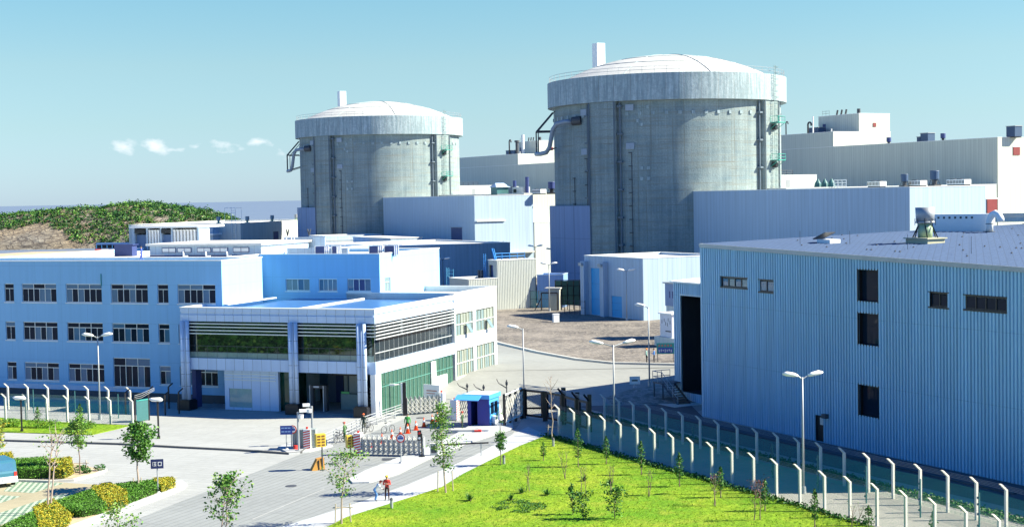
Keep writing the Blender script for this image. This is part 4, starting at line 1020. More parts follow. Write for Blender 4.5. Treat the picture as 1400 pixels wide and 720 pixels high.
MB().tube([(.2, 0, 2.1), (.05, 0, 2.9)], .08, 6).tube([(.2, 0, 2.1), (.4, 0, 2.9)], .08, 6).tube([(2.9, .5, 2.1), (2.7, .5, 2.9)], .08, 6).tube([(2.9, .5, 2.1), (3.1, .5, 2.9)], .08, 6).build('horn', m_darkgrey, o)
MB().box(-1.2, 4.5, 1.5, 1.7, .2, 1.9).build('screen_wall', m_metal, o)
# walkway parapets behind
for (a, b, c, d, lb) in ():
    X, Y = fo.wor(a, c); o = MB().box(0, b-a, 0, 8, 0, .5).build('roof_slab', m_roofw, loc=(X, Y, ZT-1.2), rz=E.th); tag(o, lb, 'roof slab')
X, Y = Frame(0, 0, 21.5).loc(0, 0)
fm = Frame((435-700)/F*215, 215, 21.5); o = fthing('low_store', 'low blue store with flat white roof behind the office annex', 'store', fm)
block(o, -8, 7, 0, 12, 0, 13.9, m_metal, m_roofw, par=.2)

# ================================================================ gatehouse
t = fthing('gatehouse', 'modern two-storey gatehouse with mirror-glass band, paired columns and sunlit white side', 'gatehouse', E)
gw = -22.0; ZF0, ZF1, ZS0, ZS1 = 8.98, 10.3, 4.08, 5.25
# fascia in two bands with a recessed groove, built on the front and right side
def fascia(x0, x1, y0, y1, name='fascia'):
    mb = MB()
    for z0, z1, ins in ((ZF0, 9.62, 0), (9.62, 9.9, .12), (9.9, ZF1, 0)):
        mb.box(x0+ins*0, x1-ins, y0+ins, y1, z0+.001, z1)
    return mb.build(name, m_panelA, t)
fascia(gw, 0, 0, .5); 
mb = MB(); 
for z0, z1, ins in ((ZF0, 9.62, 0), (9.62, 9.9, .12), (9.9, ZF1, 0)): mb.box(-.5, -ins, .502, 18.9, z0+.001, z1)
mb.build('side_fascia', m_panelA, t)
MB().box(gw, gw+.4, .502, 4.05, ZF0, ZF1).build('side_fascia', m_panelA, t)
MB().box(gw-.05, .06, -.06, .45, ZF1+.002, ZF1+.1).box(-.42, .06, .452, 18.9, ZF1+.002, ZF1+.1).box(gw-.05, gw+.4, .452, 4.05, ZF1+.002, ZF1+.1).box(-19.5, -19.0, 4.2, 14, ZF1+.002, ZF1+.1).build('coping', m_trim, t)
m_groof = panel('gatehouse_roof_sheet', (.05, .15, .36), 1.4, None, .06, .8, .4)
MB().box(gw+.42, -.52, .52, 4.05, 9.7, 9.9).build('roof', m_groof, t)
MB().box(-19.5, -.52, 4.051, 22.7, 9.7, 9.9).build('roof', m_groof, t)
MB().box(-10.6, -10.3, 3, 18, 9.91, 10.1).box(-19.4, -10.61, 3.0, 3.2, 9.91, 10.05).build('roof_gutter', m_trim, t)
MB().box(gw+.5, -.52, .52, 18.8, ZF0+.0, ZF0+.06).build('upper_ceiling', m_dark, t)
# upper storey: mirror glass front, set back a little
cx_ = [E.fx(p_, 480, 0)[0] for p_ in (255, 402.5, 496)]
MB().box(gw+.6, -.30, .32, .40, ZS1+.002, ZF0).build('mirror_glazing', m_glassm, t)
mu = MB()
x = gw+.6
while x < -.3: mu.box(x-.015, x+.015, .30, .318, ZS1+.01, 6.45); x += 1.16
mu.box(gw+.6, -.3, .295, .318, 5.85, 5.9); mu.box(gw+.6, -.3, .295, .318, 6.45, 6.5); mu.build('mullion', m_darkgrey, t)
m_stone = M('pale_green_spandrel', (.22, .30, .27), .08, .15, .7)
MB().box(gw+.62, -.32, .302, .312, ZS1+.012, 5.84).build('spandrel_glass', m_stone, t)
lv = MB()
for z in (8.75, 8.42, 8.08, 7.75): lv.box(gw+.2, .12, -.12, .10, z-.05, z+.05)
lv.build('sun_louvre', m_alu, t)
# side mirror glazing
MB().box(-.32, -.26, .40, 18.7, ZS1+.002, ZF0).build('side_glazing', glassy('smoked_glass', (.015, .025, .035), .05, .3), t)
mu = MB(); y = .4
while y < 18.7: mu.box(-.258, -.245, y-.012, y+.012, ZS1+.01, ZF0-.02); y += 1.05
mu.box(-.258, -.20, .4, 18.7, 6.05, 6.13); mu.build('mullion', m_alu, t)
lv = MB()
for z in (8.78, 8.46, 8.14, 7.82, 7.5): lv.box(.0, .20, -.12, 18.8, z-.045, z+.045)
for y in (6, 12, 18.4): lv.box(-.25, .0-.01, y, y+.06, 7.4, 8.9)
lv.build('sun_louvre', m_alu, t)
# slab band
MB().box(gw+.5, -.02, .06, .6, ZS0, ZS1).build('slab_fascia', m_panelA, t)
MB().box(-.6, .0, .602, 18.85, ZS0, ZS1).build('side_slab_fascia', m_panelA, t)
MB().box(gw+.5, -.602, .602, 18.8, ZS0+.1, ZS1-.1).build('floor_slab', m_concp, t)
# columns
for k, x in enumerate(cx_):
    c = thing('column', None, None, (0, 0, 0)); c.parent = t; c.location = (x, -.25, 0)
    MB().cyl(-.30, 0, 1.0, ZF0, .22, n=16).cyl(.30, 0, 1.0, ZF0, .22, n=16).box(-.1, .1, -.05, .3, 1.0, ZF0-.02).build('shaft', m_panelA, c, True)
    MB().box(-.72, .72, -.6, .85, 0, .95).box(-.62, .62, -.5, .7, .951, 1.05).build('plinth', m_black, c)
    lo = MB(); 
    for z in (2.4, 3.6, 4.8, 6.0, 7.2): lo.cyl(-.30, 0, z, z+.03, .228, n=16).cyl(.30, 0, z, z+.03, .228, n=16)
    lo.build('joint', m_darkgrey, c)
MB().box(cx_[2]+.75, -.05, -.02, 1.2, 0, ZS0).build('corner_panel', m_white, t)
MB().box(gw+.5, gw+1.0, 1.0, 2.0, 0, ZS0).build('pier', m_navy, t)
# guard room of aluminium panels on the ground floor
gx0 = E.fx(308, 560, .6)[0]; gx1 = E.fx(347, 560, .6)[0]; gx2 = E.fx(383, 560, .8)[0]
w0 = E.fx(313, 531, .6)[0]; w1 = E.fx(346, 556, .6)[0]; wz1 = E.fx(330, 531, .6)[1]; wz0 = E.fx(330, 556.5, .6)[1]
mb = MB(); wall_front(mb, gx0, gx1, 0.01, ZS0, .62, [(w0, w1-.1, wz0, wz1)], .1); wall_side(mb, .62, 9, .01, ZS0, gx2, [], .1)
mb.quad((gx1, .62, .01), (gx2, .7, .01), (gx2, .7, ZS0), (gx1, .62, ZS0)); mb.quad((gx0, 9, .01), (gx0, .62, .01), (gx0, .62, ZS0), (gx0, 9, ZS0)); mb.build('guard_room_wall', m_panelA, t)
MB().box(w0+.02, w1-.12, .70, .74, wz0, wz1).build('guard_room_window', M('silver_glass', (.30, .40, .38), .06, .1), t)
rp = MB()
for z in (3.05, 3.35, 3.65):
    rp.box(gx0, gx1, .56, .60, z, z+.07); rp.box(gx1, gx2-.3, .58, .62, z, z+.07)
rp.build('rail_trim', m_alu, t)
MB().box(gx2+.02, gx2+.10, .9, 6, 0.02, ZS0).build('green_glass_panel', M('deep_green_glass', (.01, .07, .05), .05, .1), t)
MB().box(gx2+.1, gx2+1.4, 1.2, 1.26, 0.02, ZS0).build('green_glass_panel', M('deep_green_glass', (.01, .07, .05), .05, .1), t)
# interior behind the open bay: floor, back wall, lockers/doors, detector arch
MB().box(gw+1, -.4, .6, 18, .01, .05).build('floor', m_floor, t)
MB().box(gx2+1.5, -6.0, 8.0, 8.2, .05, ZS0).build('back_wall', M('interior_wall_blue', (.12, .17, .26), .5, .1), t)
bx0, bz = E.fx(460, 540, 8.0)
for a, b, m_ in ((460, 470, m_navy), (471, 476, m_metalp), (478, 490, m_white)):
    p0 = E.fx(a, 540, 7.9)[0]; p1 = E.fx(b, 540, 7.9)[0]; MB().box(p0, p1, 7.85, 7.95, .1, 2.9).build('inner_door', m_, t)
MB().box(E.fx(455, 520, 4)[0], E.fx(492, 520, 4)[0], 3.8, 4.4, 3.4, 4.0).build('ceiling_beam', m_black, t)
dx = E.fx(437, 560, 2.0)[0]
MB().box(dx-.9, dx-.62, 1.8, 2.3, .05, 2.3).box(dx+.62, dx+.9, 1.8, 2.3, .05, 2.3).box(dx-.9, dx+.9, 1.8, 2.3, 2.31, 2.6).build('detector_arch', m_darkgrey, t)
MB().box(dx-.96, dx-.9, 1.75, 1.85, .05, 2.6).box(dx+.56, dx+.62, 1.75, 1.85, .05, 2.6).box(dx-.5, dx+.1, 1.76, 1.79, 2.4, 2.55).build('arch_trim', m_white, t)
MB().box(dx+1.6, dx+3.6, 3.5, 4.3, .05, 1.6).build('counter', M('grey_green_counter', (.20, .28, .27), .6), t)
MB().box(dx+1.7, dx+2.6, 3.4, 3.48, 1.65, 1.85).build('lit_panel', M('green_display', (.10, .5, .15), .4), t)
# green glass wall on the sunlit side, ground floor
MB().box(-.14, -.10, 1.25, 18.5, .05, ZS0).build('green_glazing', m_glassg, t)
mu = MB(); y = 1.25
while y < 18.6: mu.box(-.09, -.05, y-.03, y+.03, .05, ZS0); y += .92
mu.box(-.09, -.04, 1.25, 18.5, 2.7, 2.76); mu.build('mullion', M('green_frame', (.10, .28, .24), .4), t)
dr_ = MB(); y = E.fy(589, 530, -.05)[0]; dr_.box(-.04, .10, y, y+1.1, .05, 3.9).box(-.03, .06, y+1.2, y+4.0, .2, 2.2); dr_.build('door_frame', m_white, t)
tr_ = MB()
for y in (3.6, 5.4, 7.2):
    tr_.box(-1.6, -1.0, y, y+.25, .05, 2.5)
    for k in range(6): tr_.box(-2.6, -1.6, y+.08, y+.14, .4+k*.35, .46+k*.35)
tr_.build('turnstile', m_alu, t)
MB().box(-6.0, -1.0, 12, 12.15, .05, 3.9).build('inner_partition', m_white, t)
# white rear block with windows
yb0 = 18.9; yb1 = E.loc(-2.1, 168.6)[1]+.2; ZW = 10.55
def sd_(px, py): return E.fy(px, py, .06)
wn = []
for (a, ya, b, yb_) in ((622, 437, 646, 461), (650.5, 429.5, 675.5, 453), (622, 492.5, 648, 526.5), (651, 484.5, 676, 514.5)):
    p = sd_(a, ya); q = sd_(b, yb_); wn.append((max(p[0], 19.2), min(q[0], yb1-.25), q[1]+.05, p[1]))
for k in (0, 1): wn[k] = (wn[k][0], wn[k][1], 5.9, 8.35)
for k in (2, 3): wn[k] = (wn[k][0], wn[k][1], 1.45, 4.35)
w0_ = sd_(622, 450)[0]; w1_ = sd_(647, 450)[0]; w2_ = sd_(650.5, 440)[0]; w3_ = sd_(675.5, 440)[0]
wn[0] = (max(w0_, 19.15), w1_, 5.9, 8.35); wn[2] = (max(w0_, 19.15), w1_, 1.45, 4.35); wn[1] = (w2_, w3_, 5.9, 8.35); wn[3] = (w2_, w3_, 1.45, 4.35)
block(t, -13, .06, yb0, yb1, 0, ZW, panel('white_render', (.66, .68, .68), 3.4, 2.05, .05, .9, .6, .03, .05), m_concp, sh=wn, par=.55, name='rear_block_wall')
for k, h in enumerate(wn):
    window(t, h[0], h[1], h[2], h[3], .12, 3 if k < 2 else 4, .0, M('bronze_frame', (.22, .24, .18), .5), (m_glassl, M('glass_with_blind', (.26, .29, .26), .15)), side=.06, split=2, fw=.09)
    mb = MB().box(-.02, .03, h[0]+.1, h[1]-.1, (h[2]+h[3])/2-.03, (h[2]+h[3])/2+.04); mb.build('transom', m_trim, t)
    if k < 2: y = h[0]+(h[1]-h[0])*.55; MB().add([(.1, y, h[2]+1.15), (.1, y+.75, h[2]+1.15), (.75, y+.75, h[2]+.15), (.75, y, h[2]+.15), (.14, y, h[2]+1.15), (.14, y+.75, h[2]+1.15), (.79, y+.75, h[2]+.15), (.79, y, h[2]+.15)], [(0, 1, 2, 3), (7, 6, 5, 4), (0, 4, 5, 1), (3, 2, 6, 7), (0, 3, 7, 4), (1, 5, 6, 2)]).build('open_sash', m_glassl, t)

# ================================================================ big corrugated hall
pA = G(961.4, 568.6); pB = G(1400, 662.5)
azx = math.degrees(math.atan2(pB.x-pA.x, pB.y-pA.y)); HF = Frame(pA.x, pA.y, azx-90)
t = fthing('storage_hall', 'huge blue corrugated-metal hall with dark openings filling the right side', 'industrial hall', HF)
zL = HF.fx(958.5, 333.5, 0)[1]; xr, zr_ = HF.fx(1400, 366, 0); slope = (zr_-zL)/xr; HL = (pA.y-100.3)/(-HF.ax.y); HD = 62.0
def rect(px0, py0, px1, py1, y0=0): a, z1 = HF.fx(px0, py0, y0); b, z0 = HF.fx(px1, py1, y0); return [a, b, z0, z1]
dk = [rect(1174, 368, 1202.5, 413), rect(1174, 427, 1202.5, 473), rect(1174, 524.5, 1202.5, 571)]
for h in dk: h[1] = dk[0][1]; h[0] = dk[0][0]
sm = [rect(987, 378, 1023, 394), rect(1039, 382, 1058, 399.5), rect(1272, 399, 1298, 420.5), rect(1320, 403, 1377, 426.5)]
door = rect(1115, 566, 1128.5, 604); door[2] = .02
hs_ = [tuple(h) for h in dk+sm+[door]]
mb = MB(); corr_front(mb, 0, HL, 0.0, lambda x: zL+slope*x, 0, .34, .13, hs_)
mb.quad((0, HD, 0), (0, 0, 0), (0, 0, zL), (0, HD, zL)); mb.quad((HL, 0, 0), (HL, HD, 0), (HL, HD, zL), (HL, 0, zL+slope*HL)); mb.quad((HL, HD, 0), (0, HD, 0), (0, HD, zL), (HL, HD, zL))
mb.build('wall', m_corr, t)
mb = MB()
for i in range(124):
    a = HL*i/124; b = HL*(i+1)/124; e_ = .06
    za, zb = zL+slope*a, zL+slope*b
    mb.quad((a, -.15, za+.02), (b, -.15, zb+.02), (b, HD, zL+.02+1.1), (a, HD, zL+.02+1.1))
    mb.box(a-.02, a+.02, -.1, HD, 0, 0) if False else None
mb.build('roof', m_roofhall, t)
rs = MB()
for i in range(1, 72):
    a = HL*i/72; za = zL+slope*a
    rs.quad((a-.025, -.14, za+.03), (a+.025, -.14, za+.03), (a+.025, HD, zL+1.19), (a-.025, HD, zL+1.19)); rs.quad((a-.025, -.14, za+.10), (a-.025, -.14, za+.02), (a-.025, HD, zL+1.12), (a-.025, HD, zL+1.19))
rs.build('roof_seam', m_roofhall, t)
g = MB()
for i in range(40):
    a = HL*i/40; b = HL*(i+1)/40; za, zb = zL+slope*a, zL+slope*b
    g.quad((a, -.22, za-.30), (b, -.22, zb-.30), (b, -.22, zb+.05), (a, -.22, za+.05)); g.quad((a, -.22, za+.05), (b, -.22, zb+.05), (b, -.10, zb+.05), (a, -.10, za+.05)); g.quad((a, -.22, za-.3), (a, -.05, za-.3), (b, -.05, zb-.3), (b, -.22, zb-.3))
g.box(-.05, .06, -.12, HD, zL-.25, zL+.06)
g.build('eaves_trim', m_steel, t)
MB().box(-.06, .10, -.09, .02, 0, zL-.3).build('corner_trim', m_corr, t)
sn = MB()
rnd = random.Random(5)
for i in range(110):
    x = rnd.randint(1, 70)*HL/72; y = rnd.randint(1, 14)*4.1; sn.box(x-.035, x+.035, y-.05, y+.05, zL+slope*x*(1-y/HD)+1.1*y/HD+.03, zL+slope*x*(1-y/HD)+1.1*y/HD+.16)
sn.build('roof_clip', m_darkgrey, t, kind='stuff')
LX = HF.sub(HL, 0); tl = fthing('hall_lean_to', 'low corrugated extension at the near end of the big hall, beyond the right border', 'industrial building', LX)
mb = MB(); corr_front(mb, .01, 34, 0, lambda x: 6.4, 0, .34, .13); mb.quad((34, 0, 0), (34, 30, 0), (34, 30, 6.4), (34, 0, 6.4)); mb.build('wall', m_corr, tl); MB().box(-.0+.02, 34.2, -.3, 30, 6.42, 6.6).build('roof', m_roofhall, tl)
for h in dk:
    o = MB().box(h[0], h[1], .35, .4, h[2], h[3]).build('large_window', m_glassd, t)
    fr_ = MB(); fr_.box(h[0]-.08, h[0], -.12, .35, h[2]-.08, h[3]+.08).box(h[1], h[1]+.08, -.12, .35, h[2]-.08, h[3]+.08).box(h[0], h[1], -.12, .35, h[3], h[3]+.08).box(h[0], h[1], -.12, .35, h[2]-.08, h[2]); fr_.build('frame', m_black, o)
for k, h in enumerate(sm):
    w_ = window(t, h[0], h[1], h[2], h[3], .02, 4 if k in (0, 3) else 2, 0, m_black, ((m_glassl, m_glassb), (m_glassb,), (m_glassd,), (m_glassd,))[k], split=1, fw=.10)
    MB().box(h[0]-.12, h[1]+.12, -.14, -.06, h[2]-.12, h[2]).box(h[0]-.12, h[1]+.12, -.14, -.06, h[3], h[3]+.07).build('sill', m_black, w_)
o = MB().box(door[0], door[1], .1, .15, .02, door[3]).build('door', m_black, t); MB().box(door[0]+.5, door[0]+.9, .05, .095, 1.4, 2.0).build('notice', m_alu, o)
MB().box(door[1]+.1, door[1]+.6, -.5, -.07, door[3]-.1, door[3]+.25).build('wall_lamp', m_darkgrey, t)
kerb('hall_apron_edge', None, .3, .12, m_asph, pts=[Vector((*HF.wor(-1, -3.0), 0)), Vector((*HF.wor(HL, -3.0), 0))])
# annex at the hall's near-left end with the open black doorway
AF = HF
ax0, _ = HF.pg(923.5, 549); ay0 = HF.pg(923.5, 549)[1]
AN = HF.sub(0, 4.5)
xl = AN.fx(922.5, 500, 0)[0]; xr_ = -.05
t = fthing('hall_annex', 'lower corrugated annex with tall black open doorway and outside stair at the hall corner', 'industrial building', AN)
zt = AN.fx(922, 386, 0)[1]; d0, dz1 = AN.fx(931, 403.5, 0); _, dz0 = AN.fx(931, 522, 0)
hole = (d0, -.5, .9, dz1)
mb = MB(); corr_front(mb, xl, 3, 0, lambda x: zt, 0, .34, .13, [hole]); mb.quad((xl, 26, 0), (xl, 0, 0), (xl, 0, zt), (xl, 26, zt)); mb.quad((3, 26, 0), (xl, 26, 0), (xl, 26, zt), (3, 26, zt)); mb.build('wall', m_corr, t)
MB().add([(xl-.3, -.3, zt+.02), (3, -.3, zt+.02), (3, 26, zt+1.3), (xl-.3, 26, zt+1.3), (xl-.3, -.3, zt+.16), (3, -.3, zt+.16), (3, 26, zt+1.44), (xl-.3, 26, zt+1.44)], [(4, 5, 6, 7), (0, 1, 5, 4), (3, 0, 4, 7), (2, 3, 7, 6)]).build('roof', m_white, t)
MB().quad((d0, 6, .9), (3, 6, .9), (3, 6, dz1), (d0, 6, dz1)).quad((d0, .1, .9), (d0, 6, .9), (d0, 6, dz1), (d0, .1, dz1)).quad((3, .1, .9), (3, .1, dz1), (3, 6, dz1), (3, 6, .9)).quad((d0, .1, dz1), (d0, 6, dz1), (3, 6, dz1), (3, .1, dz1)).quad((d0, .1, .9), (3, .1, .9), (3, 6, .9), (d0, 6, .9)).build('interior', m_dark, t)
MB().box(d0-.12, d0, -.12, .02, 0, dz1+.15).box(d0, -.5, -.12, .02, dz1, dz1+.15).build('door_frame', m_metalp, t)
zz = AN.fx(950, 471, 2)[1]; MB().box(d0+1.3, -.5, 2, 2.4, zz-.2, zz+.15).build('inner_beam', M('beam_blue', (.10, .14, .24), .5), t)
MB().cyl(-1.0, 1.2, 8.6, 8.9, .18).cyl(-1.0, 1.2, 7.8, 8.1, .18).build('lamp_housing', m_white, t)
st = MB(); n = 9; sx0 = xl+.6
for k in range(n): st.box(sx0+.6+k*.30, sx0+1.0+k*.30, -2.2, -.9, 1.8-k*.2, 1.84-k*.2)
st.bar((sx0+.5, -2.25, 1.8), (sx0+.6+n*.30, -2.25, .0), .22); st.bar((sx0+.5, -.85, 1.8), (sx0+.6+n*.30, -.85, .0), .22)
st.box(sx0-1.2, sx0+.6, -2.3, -.07, 1.75, 1.85)
for x in (sx0-1.1, sx0+.5): st.bar((x, -2.2, 0), (x, -2.2, 1.75), .14)
st.build('stair', m_darkgrey, t)
rr_ = MB(); rail(rr_, [(sx0-1.2, -.2, 1.85), (sx0-1.2, -2.3, 1.85), (sx0+.5, -2.3, 1.85), (sx0+.6+n*.30, -2.3, .05)], 1.1, .06, 1.0); rr_.build('stair_railing', m_steel, t)
o = MB().prism([(sx0-1.5, -3.6), (sx0+4.6, -3.6), (sx0+4.6, -.1), (sx0-1.5, -.1)], 0, .05).build('stair_base', m_concp, t)

# things on the hall roof
def hroof(px, py):
    z = zL+.6
    for _ in range(6):
        p = G(px, py, z); x, y = HF.loc(p.x, p.y); z = zL+slope*x*(1-y/HD)+1.1*y/HD+.03
    return Vector((p.x, p.y, z))
p = hroof(1265, 340); o = thing('exhaust_ventilator', 'large green and white exhaust ventilator on the hall roof', 'roof vent', p, HF.th)
MB().box(-1.35, 1.35, -1.0, 1.0, 0, .42).box(-1.5, 1.5, -1.15, 1.15, .42, .52).build('base', M('vent_base_buff', (.45, .43, .30), .7), o)
MB().cyl(0, 0, .52, 1.75, .62, n=24).build('drum', m_ventg, o, True)
MB().cyl(0, 0, 1.78, 1.95, .82, n=24).cyl(0, 0, 1.95, 3.15, .78, .84, n=24).build('hood', m_steel, o, True)
g = MB()
for k in range(6): a = k*math.pi/3+.3; g.bar((1.3*math.cos(a), .95*math.sin(a), .5), (.66*math.cos(a), .66*math.sin(a), 1.6), .11)
for k in range(8): a = k*math.pi/4; g.bar((.86*math.cos(a), .86*math.sin(a), 1.6), (.86*math.cos(a), .86*math.sin(a), 2.2), .06)
g.build('strut', m_black, o)
p = hroof(1353, 320); o = thing('exhaust_bend', 'white swan-neck exhaust pipe on the far right of the hall roof', 'roof pipe', p, HF.th)
MB().tube([(0, 0, 0), (0, 0, 1.0), (.1, 0, 1.35), (.35, 0, 1.7), (.75, 0, 1.85), (1.15, 0, 1.7), (1.4, 0, 1.35), (1.45, 0, 1.1)], .33, 16).build('pipe', m_white, o, True)
MB().cyl(0, 0, 0, .12, .55).cyl(0, 0, .8, .86, .37).build('collar', m_darkgrey, o)
p = hroof(1358, 303); o = MB().box(0, 12, 0, .5, .5, .95).box(.2, 12, -.15, -.02, 0, .5).build('duct_run', m_concp, loc=(p.x, p.y, p.z), rz=HF.th*0-.15); tag(o, 'low grey boxed duct run behind the swan-neck pipe', 'duct')
p = hroof(1133, 339.5); o = thing('roof_hatch', 'small white roof hatch with its dark lid propped open', 'roof hatch', p, HF.th)
MB().box(-.9, .9, -.6, .6, 0, .38).build('frame', m_white, o)
MB().add([(-1.5, -.6, .35), (.2, -.6, .95), (.2, .6, .95), (-1.5, .6, .35), (-1.5, -.6, .43), (.2, -.6, 1.03), (.2, .6, 1.03), (-1.5, .6, .43)], [(3, 2, 1, 0), (4, 5, 6, 7), (0, 1, 5, 4), (1, 2, 6, 5), (2, 3, 7, 6), (3, 0, 4, 7)]).build('lid', m_darkgrey, o)
p = hroof(1275, 318.5); o = thing('plant_cabinet', 'long low white plant cabinet behind the large ventilator', 'cabinet', p, HF.th+.5)
MB().box(0, 5.6, 0, 1.2, 0, 1.75).build('body', m_white, o); g = MB()
for k in range(7): g.box(.5+k*.55, .7+k*.55, -.02, -.003, 1.3, 1.5)
g.build('vent_slot', m_darkgrey, o)
for k, (px, py, h) in enumerate(((1094, 341, 1.2), (1162, 341, 1.2), (1241, 350, 1.3), (1328, 357, 1.4))):
    q = hroof(px, py); tag(MB().tube([(0, 0, 0), (0, 0, h)], .02, 5).build('lightning_rod', m_darkgrey, loc=q), ['thin rod at the hall roof edge left of the open hatch', 'thin rod at the hall roof edge just right of the open hatch', 'thin rod at the hall roof edge below the large ventilator', 'thin rod at the hall roof edge near the right border'][k], 'roof rod', 'rods along the hall roof edge')

# plant on roofs behind the reactors, unit 2 then unit 1
def roofp(px, Y, z): return ((px-700)/F*Y, Y, z)
for k, (px, Y, z, s, lb) in enumerate(((1238, 262, 21.2, .95, 'left of two blue ventilators on the right service block roof'), (1279, 258, 21.2, 1.15, 'taller right one of two blue ventilators on the service block roof'))):
    x, y, z = roofp(px, Y, z); ventilator(x, y, z, s, lb)
for k, (px, Y, L, lb) in enumerate(((1200, 270, 3.4, 'leftmost flat white fan unit on the right service block roof'), (1256, 262, 3.0, 'flat white fan unit between the two blue ventilators'), (1312, 255, 4.2, 'rightmost flat white fan unit on the right service block roof'))):
    x, y, z = roofp(px, Y, 21.2); rooftop_fan(x, y, z, L, 1.6, 1.1, lb)
for k, (px, Y, L, lb) in enumerate(((739, 345, 4, 'flat white fan unit beside the larger reactor, on the middle roof'),)):
    x, y, z = roofp(px, Y, 21.2); rooftop_fan(x, y, z, L, 1.6, 1.2, lb)
x, y, z = roofp(756, 345, 21.2); ventilator(x, y, z, 1.2, 'dark ventilator against the left edge of the larger reactor', cols=(m_black, m_navy))
x, y, z = roofp(696, 365, 21.1); o = thing('plant_cluster', 'cluster of pale cabinets and two dark pipes on the middle roof', 'rooftop plant', (x, y, z), P.th)
MB().box(-1.5, 3, -1.5, 1.5, 0, 2.2).box(4.5, 9.5, -1.2, 1.0, 0, 2.0).build('cabinet', m_metalp, o); MB().tube([(3.6, 0, 0), (3.6, 0, 3.6)], .45, 8).tube([(9.8, 0, 0), (9.8, 0, 4.4)], .45, 8).build('pipe', m_navy, o); MB().box(5.2, 6.6, -1.26, -1.21, .6, 1.5).build('grille', m_black, o)
x, y, z = roofp(685, 362, 21.1); o = thing('roof_kiosk', 'small green-blue roof kiosk with pitched top right of the smaller reactor', 'kiosk', (x, y, z), P.th)
MB().box(-1.6, 1.6, -1.6, 1.6, 0, 2.0).build('wall', m_tealp, o); MB().add([(-2, -2, 2.01), (2, -2, 2.01), (2, 2, 2.01), (-2, 2, 2.01), (0, -1.2, 3.1), (0, 1.2, 3.1)], [(0, 1, 4), (1, 2, 5, 4), (2, 3, 5), (3, 0, 4, 5), (3, 2, 1, 0)]).build('roof', m_metal, o)
x, y, z = roofp(1137, 272, 21.2); o = thing('cooler_bank', 'row of three pale conical coolers with a white frame on the service block roof', 'rooftop plant', (x, y, z), P.th)
for k in range(3): MB().cyl(-3.5+k*1.9, 0, .2, 1.0, .75, .6, 10).cyl(-3.5+k*1.9, 0, 1.0, 1.9, .6, .05, 10).build('cooler', m_tealp, o)
g = MB(); 
for xx in (1.6, 2.7, 3.8, 4.9): g.bar((xx, -.6, 0), (xx, -.6, 1.5), .14)
for zz_ in (.5, 1.0, 1.5): g.bar((1.6, -.6, zz_), (4.9, -.6, zz_), .12)
g.build('frame', m_white, o)
# pipes and boxes on the turbine hall roof (feet on the roof)
def troof(px, Y, z): return (px-700)/F*Y, Y, z
for k, (px, Y, z, h, r, lb) in enumerate(((1077, 350, 34.0, 3.3, .15, 'left slim goose-neck pipe on the turbine hall roof'), (1107, 342, 34.0, 2.4, .22, 'stubbier dark goose-neck pipe on the turbine hall roof'), (699.5, 465, 34, 4.6, .22, 'goose-neck pipe on the turbine hall roof between the reactors'))):
    x, y, z = troof(px, Y, z); gooseneck(x, y, z, h, r, lb)
x, y, z = troof(710, 464, 34); tag(MB().cyl(0, 0, 0, 3.8, .5).cyl(0, 0, 3.8, 4.4, .8).build('roof_pipe', m_darkgrey, loc=(x, y, z)), 'short dark capped pipe on the roof between the reactors', 'roof pipe')
x, y, z = troof(718, 466, 34); tag(MB().cyl(0, 0, 0, 6.2, .5).build('roof_pipe', m_white, loc=(x, y, z)), 'tall white pipe beside the roof penthouse between the reactors', 'roof pipe')
for k, (px, Y, z, L, h, lb) in enumerate(((1119, 345, 34.0, 3.4, 1.5, 'blue box on the raised turbine hall roof by the penthouse'), (1270, 312, 30.6, 2.2, 1.9, 'blue box on the turbine hall roof, middle'), (1262, 314, 30.6, .9, 1.2, 'small blue box next to the middle box on the turbine hall roof'), (1388, 292, 30.6, 2.2, 2.2, 'blue box on the turbine hall roof at its right end'), (703, 466, 34.0, 4.5, 1.3, 'low dark box on the roof between the reactors'))):
    x, y, z = troof(px, Y, z); o = thing('roof_box', lb, 'roof box', (x, y, z), P.th)
    MB().box(-L/2, L/2, -1, 1, .2, h).build('casing', m_ventb, o); MB().box(-L/2-.1, L/2+.1, -1.1, 1.1, h+.002, h+.12).build('lid', m_steel, o); MB().box(-L/2+.1, L/2-.1, -.9, .9, 0, .2).build('plinth', m_darkgrey, o)
for px, Y, lb in ((1217, 326, 'dark ventilator beside the penthouse step on the turbine hall roof'), (1291, 308, 'dark ventilator right of the middle box on the turbine hall roof')):
    x, y, z = troof(px, Y, 30.5); ventilator(x, y, z, .75, lb, cols=(m_black, m_navy))
